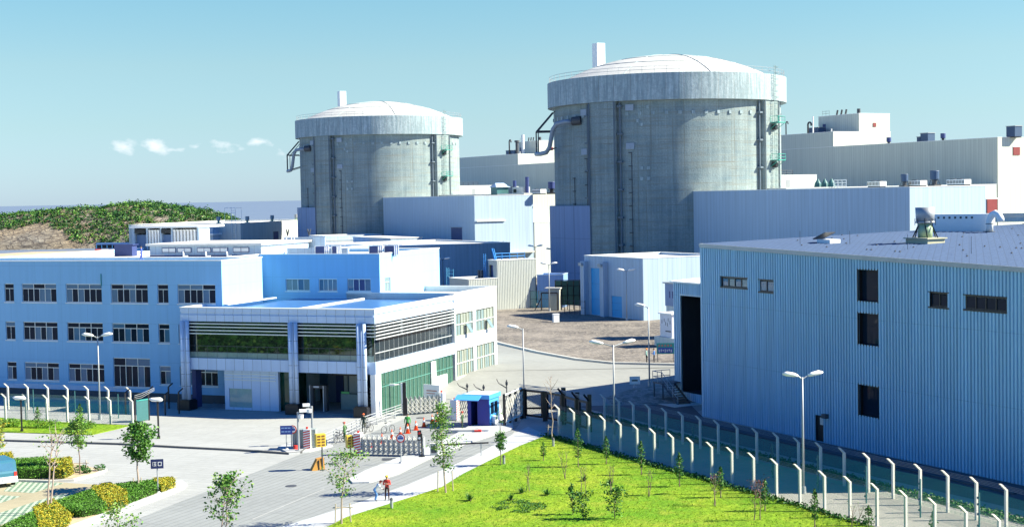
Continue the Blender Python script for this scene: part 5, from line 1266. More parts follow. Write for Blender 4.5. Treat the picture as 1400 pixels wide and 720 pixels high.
# ================================================================ fences of bent concrete posts
def bent_fence(tips, zt, label, group=None, mat=m_post, net=True, bend=(-1, 0), alt=None, w_=.082, neth=2.25):
    pts = [G(a, b, zt) for a, b in tips]; bl = .36
    base = [Vector((p.x-bend[0]*bl, p.y-bend[1]*bl, 0)) for p in pts]
    t = thing('perimeter_fence', label, 'fence', base[0]); o0 = base[0]
    for i, b in enumerate(base):
        q = b-o0; tp = pts[i]-o0; m = MB()
        d = (base[min(i+1, len(base)-1)]-base[max(i-1, 0)]); an = math.atan2(d.y, d.x)
        m.box(-w_, w_, -w_, w_, 0, zt-.42)
        # bent head as a sheared box
        vs = []
        R_ = Matrix.Rotation(-an, 2); bd = R_ @ Vector(bend)
        lo = [(-w_, -w_), (w_, -w_), (w_, w_), (-w_, w_)]
        vs = [(x, y, zt-.42+.002) for x, y in lo]+[(x*.85+bd.x*bl, y*.85+bd.y*bl, zt-.04) for x, y in lo]
        m.add(vs, [(0, 3, 2, 1), (4, 5, 6, 7), (0, 1, 5, 4), (1, 2, 6, 5), (2, 3, 7, 6), (3, 0, 4, 7)])
        m.build('post', alt if (alt and i >= alt_from) else mat, t, loc=(q.x, q.y, 0), rz=an)
    wr = MB()
    for k in range(4):
        z = zt-.42+.36*k/3; f = k/3
        for a, b in zip(base, base[1:]): A = a-o0; B = b-o0; wr.bar((A.x+bend[0]*bl*f, A.y+bend[1]*bl*f, z), (B.x+bend[0]*bl*f, B.y+bend[1]*bl*f, z), .012)
    wr.build('barbed_wire', m_steel, t)
    if net:
        for a, b in zip(base, base[1:]):
            L = (b-a).length; q = a-o0; MB().quad((.12, 0, .05), (L-.12, 0, .05), (L-.12, 0, neth), (.12, 0, neth)).build('netting', m_net, t, loc=(q.x, q.y, 0), rz=math.atan2((b-a).y, (b-a).x))
    return t
alt_from = 99
outer = [(758, 552), (778.5, 557), (799, 562), (820, 567), (842, 573), (864.6, 579), (888, 584.5), (913, 590.5), (939, 597), (966, 603), (993.5, 610), (1023, 617.5), (1054, 625.7), (1086, 633), (1119.5, 642), (1154, 649.5), (1191, 659), (1230, 668.5), (1269.5, 679), (1312, 690), (1357, 701), (1404, 714)]
bent_fence(outer, 2.75, 'near fence of white bent concrete posts with green netting along the lawn edge')
inner = [(757.5, 541.6), (778, 534.5), (821, 538.3)]
inner = [(820.7, 538), (840.5, 542.5), (860, 547), (882, 551.5), (904.3, 556.6), (927, 561.5), (951, 567), (975.7, 573), (1001.5, 578), (1028, 584), (1056.5, 590), (1085, 596.7), (1115, 603.4), (1147, 610.5), (1180, 618), (1213.5, 625.5), (1250.5, 633), (1288, 641.5), (1327, 650.5), (1367.5, 660), (1411, 671)]
bent_fence(inner, 2.8, 'far fence of bent concrete posts beside the road along the hall', net=True, neth=2.0)
t0 = bent_fence([(1.5, 537.2), (30, 537.8), (58, 538.7), (86, 539.6), (115.5, 541), (145, 541.7), (175, 542.4)], 2.65, 'near row of bent concrete fence posts in front of the office lawn', neth=1.9)
bent_fence([(5.4, 523.3), (32.5, 524), (60, 524.6), (86.8, 525.8), (114.6, 526.6), (142.6, 527.4), (172.4, 528.5)], 2.7, 'rear row of bent concrete fence posts against the office wall', neth=1.6)
# thin sensor poles between the rows
sensor = [(899, 571), (947.7, 582), (999, 595), (1056, 606.6), (1118, 621), (1184, 637), (1258, 654), (1338.6, 673)]
for k, (a, b) in enumerate(sensor):
    p = G(a, b, 2.5); o = MB().tube([(0, 0, 0), (0, 0, 2.5)], .055, 6)
    for z in (1.2, 1.8, 2.2, .5): o.obox((-.06, 0, z), (.07, .05, .06))
    where = ['farthest of the row, near the gate', 'second of the row', 'third of the row', 'middle of the row, left of the double-headed lamp', 'just right of the double-headed lamp', 'third from the near end', 'second from the near end', 'nearest, by the right border'][k]
    tag(o.build('sensor_pole', m_tealp, loc=(p.x, p.y, 0)), 'thin teal pole between fence rows, '+where, 'pole', 'sensor poles between the fences')
for k, (a, b) in enumerate(((45, 532), (102, 534), (161, 538))):
    p = G(a, b, 2.4); o = MB().tube([(0, 0, 0), (0, 0, 2.4)], .05, 6)
    for z in (.6, 1.2, 1.8): o.obox((-.06, 0, z), (.07, .05, .06))
    tag(o.build('sensor_pole', m_tealp, loc=(p.x, p.y, 0)), 'thin pale pole between the office fences, '+['leftmost', 'middle', 'rightmost'][k]+' of three', 'pole', 'poles between the office fences')
# dark steel fence and gate by the gatehouse's left end
tg = thing('side_gate', 'dark steel side gate with bent posts and green sheet leaf left of the gatehouse', 'gate', G(185, 579)); o0 = G(185, 579)
for (bx, by, ty) in ((185, 579, 536), (204, 574, 527), (231, 558, 523), (226, 567, 534), (245, 565, 530), (172, 566, 531)):
    q = G(bx, by); h = (by-ty)*q.y/F; q = q-o0
    m = MB().bar((0, 0, 0), (0, 0, h*.85), .14)
    if bx != 185: m.bar((0, 0, h*.85), (.45, 0, h), .12)
    m.build('post', m_black, tg, loc=q)
a = G(187, 577); b = G(203, 574.5); q = a-o0; L = (b-a).length
MB().box(0, L, -.02, .02, .1, 2.0).build('leaf', m_tealp, tg, loc=q, rz=math.atan2((b-a).y, (b-a).x))
MB().box(0, L, -.03, .03, 2.02, 2.15).build('leaf_rail', m_teal, tg, loc=q, rz=math.atan2((b-a).y, (b-a).x))
w_ = MB(); c = G(185, 579)-o0; d = G(204, 574)-o0
for k in range(3): w_.tube([(c.x, c.y, 2.4+k*.15), ((c.x+d.x)/2, (c.y+d.y)/2, 2.35+k*.2), (d.x+.6, d.y, 2.9+k*.12)], .02, 4)
w_.build('barbed_wire', m_steel, tg)
# posts and braces inside the open ground floor of the gatehouse
tb = thing('inner_barrier', 'black braced steel barrier under the left bay of the gatehouse', 'barrier', (*E.wor(-18, 6.0), 0), E.th)
g = MB()
for x in (-1.6, -.2, .9, 2.0): g.bar((x, 0, 0), (x, 0, 3.3), .13)
g.bar((-1.8, -1.5, 2.3), (.2, -1.5, .2), .12); g.bar((2.0, -.5, 1.4), (.9, -.5, .1), .1); g.build('post', m_black, tb)
MB().bar((-3, 0, 1.3), (3, 0, 1.3), .08).bar((-3, 0, .7), (3, 0, .7), .08).build('rail', m_black, tb)
MB().bar((3.0, -4.2, 0), (3.0, -4.2, 2.6), .3).build('end_post', m_black, tb)

# ================================================================ black gate beside the fence
p0 = G(716, 571); tg = thing('main_gate', 'black framed steel mesh gate with barbed overhang between kiosk and lawn fence', 'gate', p0)
def pole(px, by, ty, w_=.3):
    q = G(px, by); h = (by-ty)*q.y/F; MB().box(-w_/2, w_/2, -w_/2, w_/2, 0, h).build('post', m_black, tg, loc=q-p0); return q, h
pA_, hA = pole(715.5, 571, 530, .55); pB_, hB = pole(745.5, 575, 534, .45); pC_, hC = pole(771, 580, 529, .42); pD_, hD = pole(790, 586, 535, .38); pE_, hE = pole(806.5, 590, 538, .36)
def leaf(a, b, z0, z1, name, net=m_netb):
    q = a-p0; L = (b-a).length; an = math.atan2((b-a).y, (b-a).x); w0 = .09
    f = MB().box(.25, L-.25, -w0, w0, z0, z0+.18).box(.25, L-.25, -w0, w0, z1-.18, z1).box(.25, .45, -w0, w0, z0+.18, z1-.18).box(L-.45, L-.25, -w0, w0, z0+.18, z1-.18).build(name, m_black, tg, loc=q, rz=an)
    MB().quad((.45, 0, z0+.18), (L-.45, 0, z0+.18), (L-.45, 0, z1-.18), (.45, 0, z1-.18)).build('netting', net, f)
leaf(pA_, pB_, .25, 2.75, 'gate_leaf'); leaf(pB_, pC_, .25, 2.75, 'gate_leaf'); leaf(pC_, pD_, .25, 2.7, 'fixed_panel'); leaf(pD_, pE_, .25, 2.7, 'fixed_panel')
w_ = MB()
for k in range(4):
    o_ = Vector((-.12*k, -.2*k, 2.8+.16*k))
    for a, b in ((pA_, pB_), (pB_, pC_), (pC_, pD_), (pD_, pE_)): w_.bar(a-p0+o_, b-p0+o_, .045)
w_.build('barbed_wire', m_steel, tg)
for a in (pC_, pE_, pD_): MB().bar(a-p0+Vector((0, 0, 2.7)), a-p0+Vector((-.5, -.7, 3.4)), .2).build('overhang_arm', m_black, tg)
# white trellis fence from kiosk to the black gate
a = G(690, 583); b = G(713, 572); t = thing('trellis_fence', 'white trellis fence with black posts behind the blue booth', 'fence', a, math.atan2((b-a).y, (b-a).x)); L = (b-a).length
def lattice(mb, x0, x1, z0, z1, y, pitch, w_):
    h = z1-z0; n = int((x1-x0)/pitch)+1
    for i in range(n):
        x = x0+i*pitch; nz = 3
        for j in range(nz):
            za = z0+h*j/nz; zb = z0+h*(j+1)/nz
            mb.bar((x, y, za), (min(x+pitch, x1), y, zb), w_); mb.bar((min(x+pitch, x1), y+.03, za), (x, y+.03, zb), w_)
for x in (0, L*.33, L*.66, L): MB().box(x-.12, x+.12, -.1, .1, 0, 3.0).build('post', m_black, t)
m = MB(); lattice(m, 0, L, .5, 2.6, -.15, .5, .06); m.build('trellis', m_post, t); MB().bar((0, -.05, 2.9), (L, -.05, 2.9), .14).bar((0, -.05, .4), (L, -.05, .4), .14).build('rail', m_white, t)

# ================================================================ street lamps
def street_lamp(px, py, top, heads, label, zt=None, scale=1.0, mat=m_steel, group='street lamps around the site'):
    """heads: list of arm directions in degrees (0=right, 180=left) with arm length"""
    b = G2(px, py); h = zt or (py-top)*b.y/F*1.0
    t = thing('street_lamp', label, 'street lamp', b, 0, group)
    MB().tube([(0, 0, 0), (0, 0, h*.5), (0, 0, h)], [.085*scale, .075*scale, .055*scale], 8).build('pole', mat, t, True)
    MB().cyl(0, 0, 0, .5, .2*scale, .16*scale, 10).build('base', mat, t)
    for dg, L in heads:
        c, s = math.cos(R(dg)), math.sin(R(dg))
        MB().tube([(0, 0, h-.15), (c*L*.5, s*L*.5, h+.0), (c*L, s*L, h+.12)], .05*scale, 6).build('arm', mat, t)
        hd = MB().tube([(c*L*.85, s*L*.85, h+.10), (c*(L+.2), s*(L+.2), h+.17), (c*(L+.75), s*(L+.75), h+.26), (c*(L+1.05), s*(L+1.05), h+.27)], [.07*scale, .15*scale, .17*scale, .06*scale], 8)
        hd.build('lamp_head', m_white, t, True)
    return t
street_lamp(137, 573, 460, [(184, .45), (-4, .45)], 'double-headed street lamp in front of the office building', 8.1)
street_lamp(717, 562, 447, [(184, .5)], 'single-headed street lamp rising behind the black gate', 8.1)
street_lamp(840.5, 602, 470, [(170, 1.0), (25, 1.1)], 'double-headed street lamp between the fences near the gate', 8.2)
street_lamp(888, 527, 424, [(165, .4)], 'single-headed street lamp by the two workers on the road', 8.3)
street_lamp(1098.5, 674, 515, [(184, .35), (14, .5)], 'double-headed street lamp standing before the big corrugated hall', 8.1)
street_lamp(857, 438, 370, [(180, .35), (0, .35)], 'double-headed lamp in front of the sky-blue doors', 7.6)
street_lamp(751.5, 425, 362, [(180, .35), (0, .35)], 'double-headed lamp in front of the cream kiosk', 7.8, mat=m_steel)
for px, Y, lb in ((606.5, 290, 'slim double-headed lamp against the dark auxiliary block'), (756.5, 330, 'slim double-headed lamp against the white stair block'), (733, 292, 'double-headed lamp whose heads show above the stepped workshop')):
    p = G(px, 281-.0195*px+HC*F/Y); street_lamp(px, 281-.0195*px+HC*F/Y, 0, [(180, .35), (0, .35)], lb, 8.0 if px != 733 else 9.9, mat=m_darkgrey)
def garden_lamp(px, py, top, label):
    b = G(px, py); h = (py-top)*b.y/F; t = thing('garden_lamp', label, 'garden lamp', b, 0, 'low garden lamps')
    MB().tube([(0, 0, 0), (0, 0, h-.2)], .085, 8).cyl(0, 0, 0, .25, .14).build('pole', m_black, t); MB().tube([(0, 0, h-.2), (0, 0, h-.05)], .13, 8).build('collar', m_darkgrey, t)
    MB().tube([(-.75, 0, h+.08), (-.5, 0, h), (.25, 0, h-.02), (.45, 0, h-.06)], [.05, .17, .20, .08], 10).build('lamp_head', m_white, t, True)
garden_lamp(30, 590, 543, 'low garden lamp on the verge lawn before the office'); garden_lamp(217, 599, 545, 'low garden lamp alone on the pale plaza left of the gatehouse')

# ================================================================ trees and plants
def sapling(px, py, h, label, crown=(.35, 1.0), rad=.9, nleaf=500, leaf=.16, mats=(l_mid,), bark=m_bark, r=.06, limbs=7, seed=1, name='young_tree', cat='young tree', group=None, multi=1, spread=.55, droop=0, cone=False, cluster=.28):
    rs = random.getstate(); random.seed(seed); b = G(px, py, .05)
    t = thing(name, label, cat, b, 0, group); tr = MB(); lf = MB(); tips = []
    for s in range(multi):
        ox, oy = (random.gauss(0, .12), random.gauss(0, .12)) if multi > 1 else (0, 0)
        lx, ly = random.gauss(0, .05*h), random.gauss(0, .05*h)
        if multi > 1: lx *= 2.2; ly *= 2.2
        P_ = [Vector((ox+lx*(k/6)**1.5+random.gauss(0, .012*h)*(k > 0), oy+ly*(k/6)**1.5, h*.97*k/6)) for k in range(7)]
        tr.tube(P_, [r*(1-.8*k/6) for k in range(7)], 6)
        for i in range(limbs):
            f = crown[0]+(crown[1]-crown[0])*(i+.5*random.random())/limbs; f = min(f, .96)
            k = min(5, int(f*6)); a = P_[k].lerp(P_[k+1], f*6-k); an = i*2.4+random.random()
            if cone: rr = rad*(1-(f-crown[0])/(1.02-crown[0]))
            else: rr = rad*math.sin(math.pi*min(1, max(.12, (f-crown[0])/(1.0-crown[0])*.85+.12)))
            L = rr*random.uniform(.75, 1.15); up = L*spread*random.uniform(.8, 1.5)
            m_ = a+Vector((math.cos(an)*L*.5, math.sin(an)*L*.5, up*.45)); e_ = a+Vector((math.cos(an)*L, math.sin(an)*L, up))
            tr.tube([a, m_, e_], [r*.38, r*.25, r*.10], 5); tips += [(m_, .8), (e_, 1.0)]
            for q in range(2):
                e2 = m_+Vector((random.gauss(0, L*.35), random.gauss(0, L*.35), abs(random.gauss(0, L*.3)))); tr.tube([m_, e2], [r*.2, r*.07], 4); tips.append((e2, .9))
        tips.append((P_[-1], .8)); tips.append((P_[-2], .8))
    tr.build('trunk', bark, t)
    if nleaf:
        for _ in range(int(nleaf*1.5)):
            c, k = random.choice(tips); s = rad*cluster*.72; lf.leaf(c+Vector((random.gauss(0, s), random.gauss(0, s), random.gauss(0, s*.8))), leaf*.95*random.uniform(.7, 1.3), random.randrange(len(mats)))
        lf.build('foliage', list(mats) if len(mats) > 1 else mats[0], t)
    random.setstate(rs); return t
def stakes(px, py, label, n=2, h=1.2, w_=.5, rail_=True):
    b = G(px, py); t = thing('tree_stakes', label, 'tree stakes', b)
    for s in ((-w_, 0), (w_, .1))[:n]: MB().tube([(s[0], s[1], 0), (s[0]*.9, s[1], h)], .045, 6).build('stake', m_stake, t)
    if rail_ and n > 1: MB().bar((-w_*1.3, .02, h*.8), (w_*1.3, .1, h*.8), .06).build('crossbar', m_stake, t)
sapling(188.5, 669.5, 4.75, 'leafy young street tree in the planting bed beside the dark signboard', (.42, 1), 1.15, 1500, .24, (l_dark, l_mid, l_mid), m_barkp, .085, 10, 3, spread=.6, cluster=.30)
sapling(66, 702, 5.5, 'almost bare forked young tree in the golden shrub block', (.55, 1), 1.15, 70, .2, (l_mid, l_light), m_barkp, .08, 9, 8, multi=2, spread=1.1)
sapling(110, 649, 4.3, 'young tree with small round crown on the hedge island', (.50, 1), .95, 900, .18, (l_mid, l_light), m_bark, .055, 9, 12, spread=.5, cluster=.33)
sapling(-2, 628, 3.2, 'light green shrub cut by the left edge of the picture', (.3, 1), .8, 500, .18, (l_light, l_yel), m_bark, .05, 7, 13)
sapling(309, 737, 4.0, 'loose-crowned young tree at the bottom edge of the grey lane', (.2, 1), 1.25, 620, .22, (l_dark, l_mid, l_light), m_barkp, .06, 11, 17, multi=2, spread=.9, cluster=.20)
sapling(166, 775, 3.6, 'young tree top poking up at the bottom left edge', (.35, 1), 1.2, 420, .17, (l_mid, l_light), m_barkp, .05, 10, 19, spread=.4, cluster=.24)
sapling(467, 715.5, 4.7, 'airy young tree with pale leaves on the footpath edge', (.42, 1), 1.35, 520, .17, (l_mid, l_light, l_light), m_barkp, .075, 11, 23, spread=.55, cluster=.24)
sapling(609.5, 673, 6.5, 'tall slender young tree with light foliage by the barrier', (.28, 1), .85, 1300, .17, (l_mid, l_light), m_barkp, .075, 16, 29, spread=.45, cluster=.36)
sapling(684, 635, 4.2, 'slim young tree with a clump of leaves on its bare stem, on the path edge', (.30, .62), .38, 420, .17, (l_dark, l_mid), m_bark, .05, 8, 31, spread=.2, cluster=.40)
sapling(756, 606, 5.9, 'tall bare young tree at the lawn tip before the black gate', (.50, 1), .95, 0, .1, (l_dark,), m_barkp, .07, 9, 37, spread=1.0)
stakes(469, 715, 'pair of wooden stakes at the foot of the pale-leaved tree', 2, 1.3); stakes(609, 672, 'pair of leaning stakes under the tall slender tree', 2, 1.5, .55, False)
stakes(188, 669, 'two short stakes by the leafy street tree', 2, .9, .3, False); stakes(109, 648, 'low wooden prop frame beside the hedge-island tree', 2, 1.1, .55)
stakes(68, 703, 'low white prop under the bare forked tree', 2, .45, .5); stakes(757, 597, 'wooden prop frame round the bare tree at the lawn tip', 2, 1.1, .5)
# columnar conifers on the lawn
con = [(743, 629, 1.45, .28, 'small leafy sapling near the lawn tip'), (790.5, 637.5, 3.0, .42, 'tallest columnar conifer, at the far end of the lawn'), (829, 634, 2.2, .34, 'columnar conifer second along the lawn fence'), (877, 648.5, 2.55, .32, 'columnar conifer third along the lawn fence'), (929, 664.5, 2.45, .34, 'columnar conifer fourth along the lawn fence'), (985.5, 679.5, 2.15, .30, 'columnar conifer fifth along the lawn fence'), (1046, 698, 2.1, .32, 'columnar conifer beside the reddish sapling'), (1114, 722, 2.5, .30, 'columnar conifer at the lawn corner near the bottom edge'), (1187.5, 733, 1.9, .38, 'dark conifer poking up at the bottom edge right of the lawn'),
       (52, 583, 1.9, .36, 'left columnar conifer among the verge shrubs'), (110, 586, 2.4, .40, 'right columnar conifer among the verge shrubs'), (1276, 734, 1.6, .25, 'thin conifer tip at the bottom edge by the fence')]
rnd = random.Random(77)
for k, (px, py, h, rr, lb) in enumerate(con):
    b = G(px, py, .05); t = thing('columnar_conifer', lb, 'conifer', b, 0, 'columnar conifers'); MB().tube([(0, 0, 0), (0, 0, h*.9)], [.045, .012], 6).build('trunk', m_bark, t)
    m = MB()
    for i in range(int(420*h/2.3)):
        f = rnd.random(); z = h*(.24+.76*f); ra = rr*max(.05, math.sin(math.pi*(.18+.80*f)))*math.sqrt(rnd.random())*(1+.25*math.sin(f*23+k)); an = rnd.uniform(0, 6.28)
        m.leaf(Vector((ra*math.cos(an), ra*math.sin(an), z)), .13, rnd.choice((0, 0, 1)))
    m.build('foliage', [l_dark, l_mid], t)
bare = [(725, 671, 1.95, 'bare twiggy sapling left on the lawn, beside spiky plants'), (774, 654.5, 2.0, 'bare sapling between two conifers at the far end of the lawn'), (795.5, 675, 1.95, 'bare sapling in the middle of the lawn above the leafy shrubs'), (833, 673.5, 1.9, 'bare sapling behind the right leafy shrub'), (889, 678.5, 1.8, 'bare forked sapling right of the leafy shrubs'), (1165, 733, 1.9, 'bare sapling at the bottom edge beside the corner conifer')]
for k, (px, py, h, lb) in enumerate(bare): sapling(px, py, h, lb, (.35, 1), .38, 25, .09, (l_mid,), m_bark, .035, 6, 40+k, 'bare_sapling', 'sapling', 'bare saplings on the lawn', 2, 1.6)
sapling(976.5, 691, 2.1, 'reddish-leaved sapling on the lawn near the fourth conifer', (.3, 1), .38, 110, .10, (l_red, l_mid), m_bark, .035, 7, 51, 'red_sapling', 'sapling', None, 2, 1.4)
sapling(1038.5, 710, 2.6, 'reddish-leaved sapling beside a conifer near the fence', (.3, 1), .45, 150, .10, (l_red,), m_bark, .04, 8, 52, 'red_sapling', 'sapling', None, 2, 1.4)
sapling(783, 703, 2.0, 'narrow dark leafy shrub, leftmost of three on the near lawn', (.1, 1), .36, 260, .15, (l_dark,), m_bark, .03, 9, 60, 'leafy_shrub', 'shrub', spread=.8, cluster=.28)
sapling(797.5, 709, 1.75, 'bushy leafy shrub, middle of three on the near lawn', (.05, .95), .62, 330, .15, (l_dark, l_mid), m_bark, .03, 10, 61, 'leafy_shrub', 'shrub', spread=1.0, cluster=.20)
sapling(840.5, 708.5, 2.0, 'broad leafy shrub, rightmost of three on the near lawn', (.05, .95), .80, 420, .16, (l_dark, l_mid), m_bark, .035, 12, 62, 'leafy_shrub', 'shrub', spread=.95, cluster=.18)
for k, (px, py, s, lb) in enumerate(((642.5, 684, .7, 'spiky green plant alone on the lawn near the path'), (712.5, 674, .62, 'spiky plant left of the bare sapling'), (748, 676.5, .6, 'spiky plant right of the bare sapling'), (699, 683, .5, 'spiky plant at the edge of the dark ground-cover patch'), (799, 657, .5, 'spiky plant under the middle bare sapling'), (834, 662, .55, 'spiky plant under the right bare sapling'))):
    b = G(px, py, .05); t = thing('spiky_plant', lb, 'plant', b, 0, 'spiky plants on the lawn'); m = MB()
    for i in range(46):
        an = rnd.uniform(0, 6.28); L = s*rnd.uniform(.6, 1.1); el = rnd.uniform(.3, 1.4); d = Vector((math.cos(an)*math.cos(el), math.sin(an)*math.cos(el), math.sin(el))); sde = Vector((-math.sin(an), math.cos(an), 0))*.035
        m.add([-sde, sde, d*L*.6+sde*.8, d*L, d*L*.6-sde*.8], [(0, 1, 2, 3, 4)])
    m.build('leaves', l_dark, t); MB().cyl(0, 0, 0, .12, .07).build('stem', m_bark, t)
# clipped hedges
def hedge(pix, z0, h, label, mat, name='hedge', cat='hedge', n=None, leaf=.11, group=None):
    p = [G(a, b, z0) for a, b in pix]; c = sum(p, Vector())/len(p); t = thing(name, label, cat, c, 0, group); L = [(q.x-c.x, q.y-c.y) for q in p]
    core = MB().prism([(x*.93, y*.93) for x, y in L], 0, h*.86).build('core', M('hedge_core', (.03, .06, .012), .9, .3, 4), t)
    area = abs(sum(L[i][0]*L[(i+1) % len(L)][1]-L[(i+1) % len(L)][0]*L[i][1] for i in range(len(L))))/2
    xs = [q[0] for q in L]; ys = [q[1] for q in L]; m = MB(); want = n or int(area*260+500); c_ = 0
    for _ in range(want*4):
        if c_ >= want: break
        x = rnd.uniform(min(xs), max(xs)); y = rnd.uniform(min(ys), max(ys))
        if inpoly(x, y, L):
            m.leaf(Vector((x, y, h*(.86+.14*rnd.random()+.10*mn.noise(Vector((x*1.6, y*1.6, c.x)))))), leaf, 0 if rnd.random() < .8 else 1); c_ += 1
    for i in range(len(L)):
        a = Vector((*L[i], 0)); b = Vector((*L[(i+1) % len(L)], 0)); k = int((b-a).length*170)
        for _ in range(k): q = a.lerp(b, rnd.random()); m.leaf(q+Vector((rnd.gauss(0, .06), rnd.gauss(0, .06), rnd.uniform(.05, h))), leaf, 0 if rnd.random() < .8 else 1)
    m.build('foliage', [mat, l_mid if mat != l_mid else l_light], t); return t
zb_ = .12
hedge([(78, 693), (126, 677), (146, 697), (139, 702), (112, 707), (92, 705)], zb_, .55, 'green clipped hedge block between the two golden blocks', l_hedge)
hedge([(126, 674), (150, 669), (173, 681), (173, 692), (146, 698)], zb_, .62, 'golden shrub block in the middle of the planting bed', l_yel)
hedge([(159, 669), (209, 663), (219, 672), (175, 689)], zb_, .5, 'green clipped hedge under the street tree', l_hedge)
hedge([(210, 662), (236, 660.5), (239, 666), (222, 673)], zb_, .55, 'golden shrub block at the bed tip beside the signboard', l_yel)
hedge([(47, 703), (72, 692), (97, 713), (90, 722), (57, 736)], zb_, .62, 'golden shrub block around the bare forked tree', l_yel)
hedge([(-20, 740), (45, 708), (58, 724), (40, 745), (0, 762)], zb_, .55, 'green hedge block in the bottom left corner', l_hedge)
hedge([(17, 640), (64, 637), (70, 653), (30, 655), (18, 652)], zb_, .85, 'green hedge right behind the parked van', l_hedge)
hedge([(62, 640), (96, 636), (99, 649), (88, 654), (68, 654)], zb_, .8, 'golden hedge block on the island beside the young tree', l_yel)
hedge([(-20, 634), (16, 631), (17, 640), (-20, 642)], zb_, .9, 'golden hedge behind the van roof', l_yel)
for k, (px, py, s) in enumerate(((106, 645, .45), (119, 646, .3), (137, 642.5, .4), (114, 641, .3))):
    b = G(px, py, .12); tag(MB().leaves((0, 0, s*.6), (s*1.3, s*1.1, s*.7), 180, .14).build('low_shrub', l_dark, loc=b), 'small round shrub on the hedge island, '+['left of the tree', 'right of the tree', 'at the gravel tip', 'behind the tree'][k], 'shrub', 'small island shrubs')
for k, (a, b, c_, lb) in enumerate(((-2, 28, 583, 'left rounded shrub clump on the verge lawn'), (34, 84, 584, 'middle rounded shrub clump on the verge lawn'), (94, 131, 585, 'right rounded shrub clump on the verge lawn'))):
    p = G((a+b)/2, c_, .05); w_ = (b-a)/F*p.y/2; m = MB(); n = max(2, int(w_/.6))
    m.leaves((0, 0, .36), (w_*1.05, .75, .5), n*420, .13, 0); m.leaves((0, -.1, .6), (w_, .55, .22), n*70, .13, 1)
    tag(m.build('shrub_clump', [l_hedge, l_light], loc=p), lb, 'shrub')

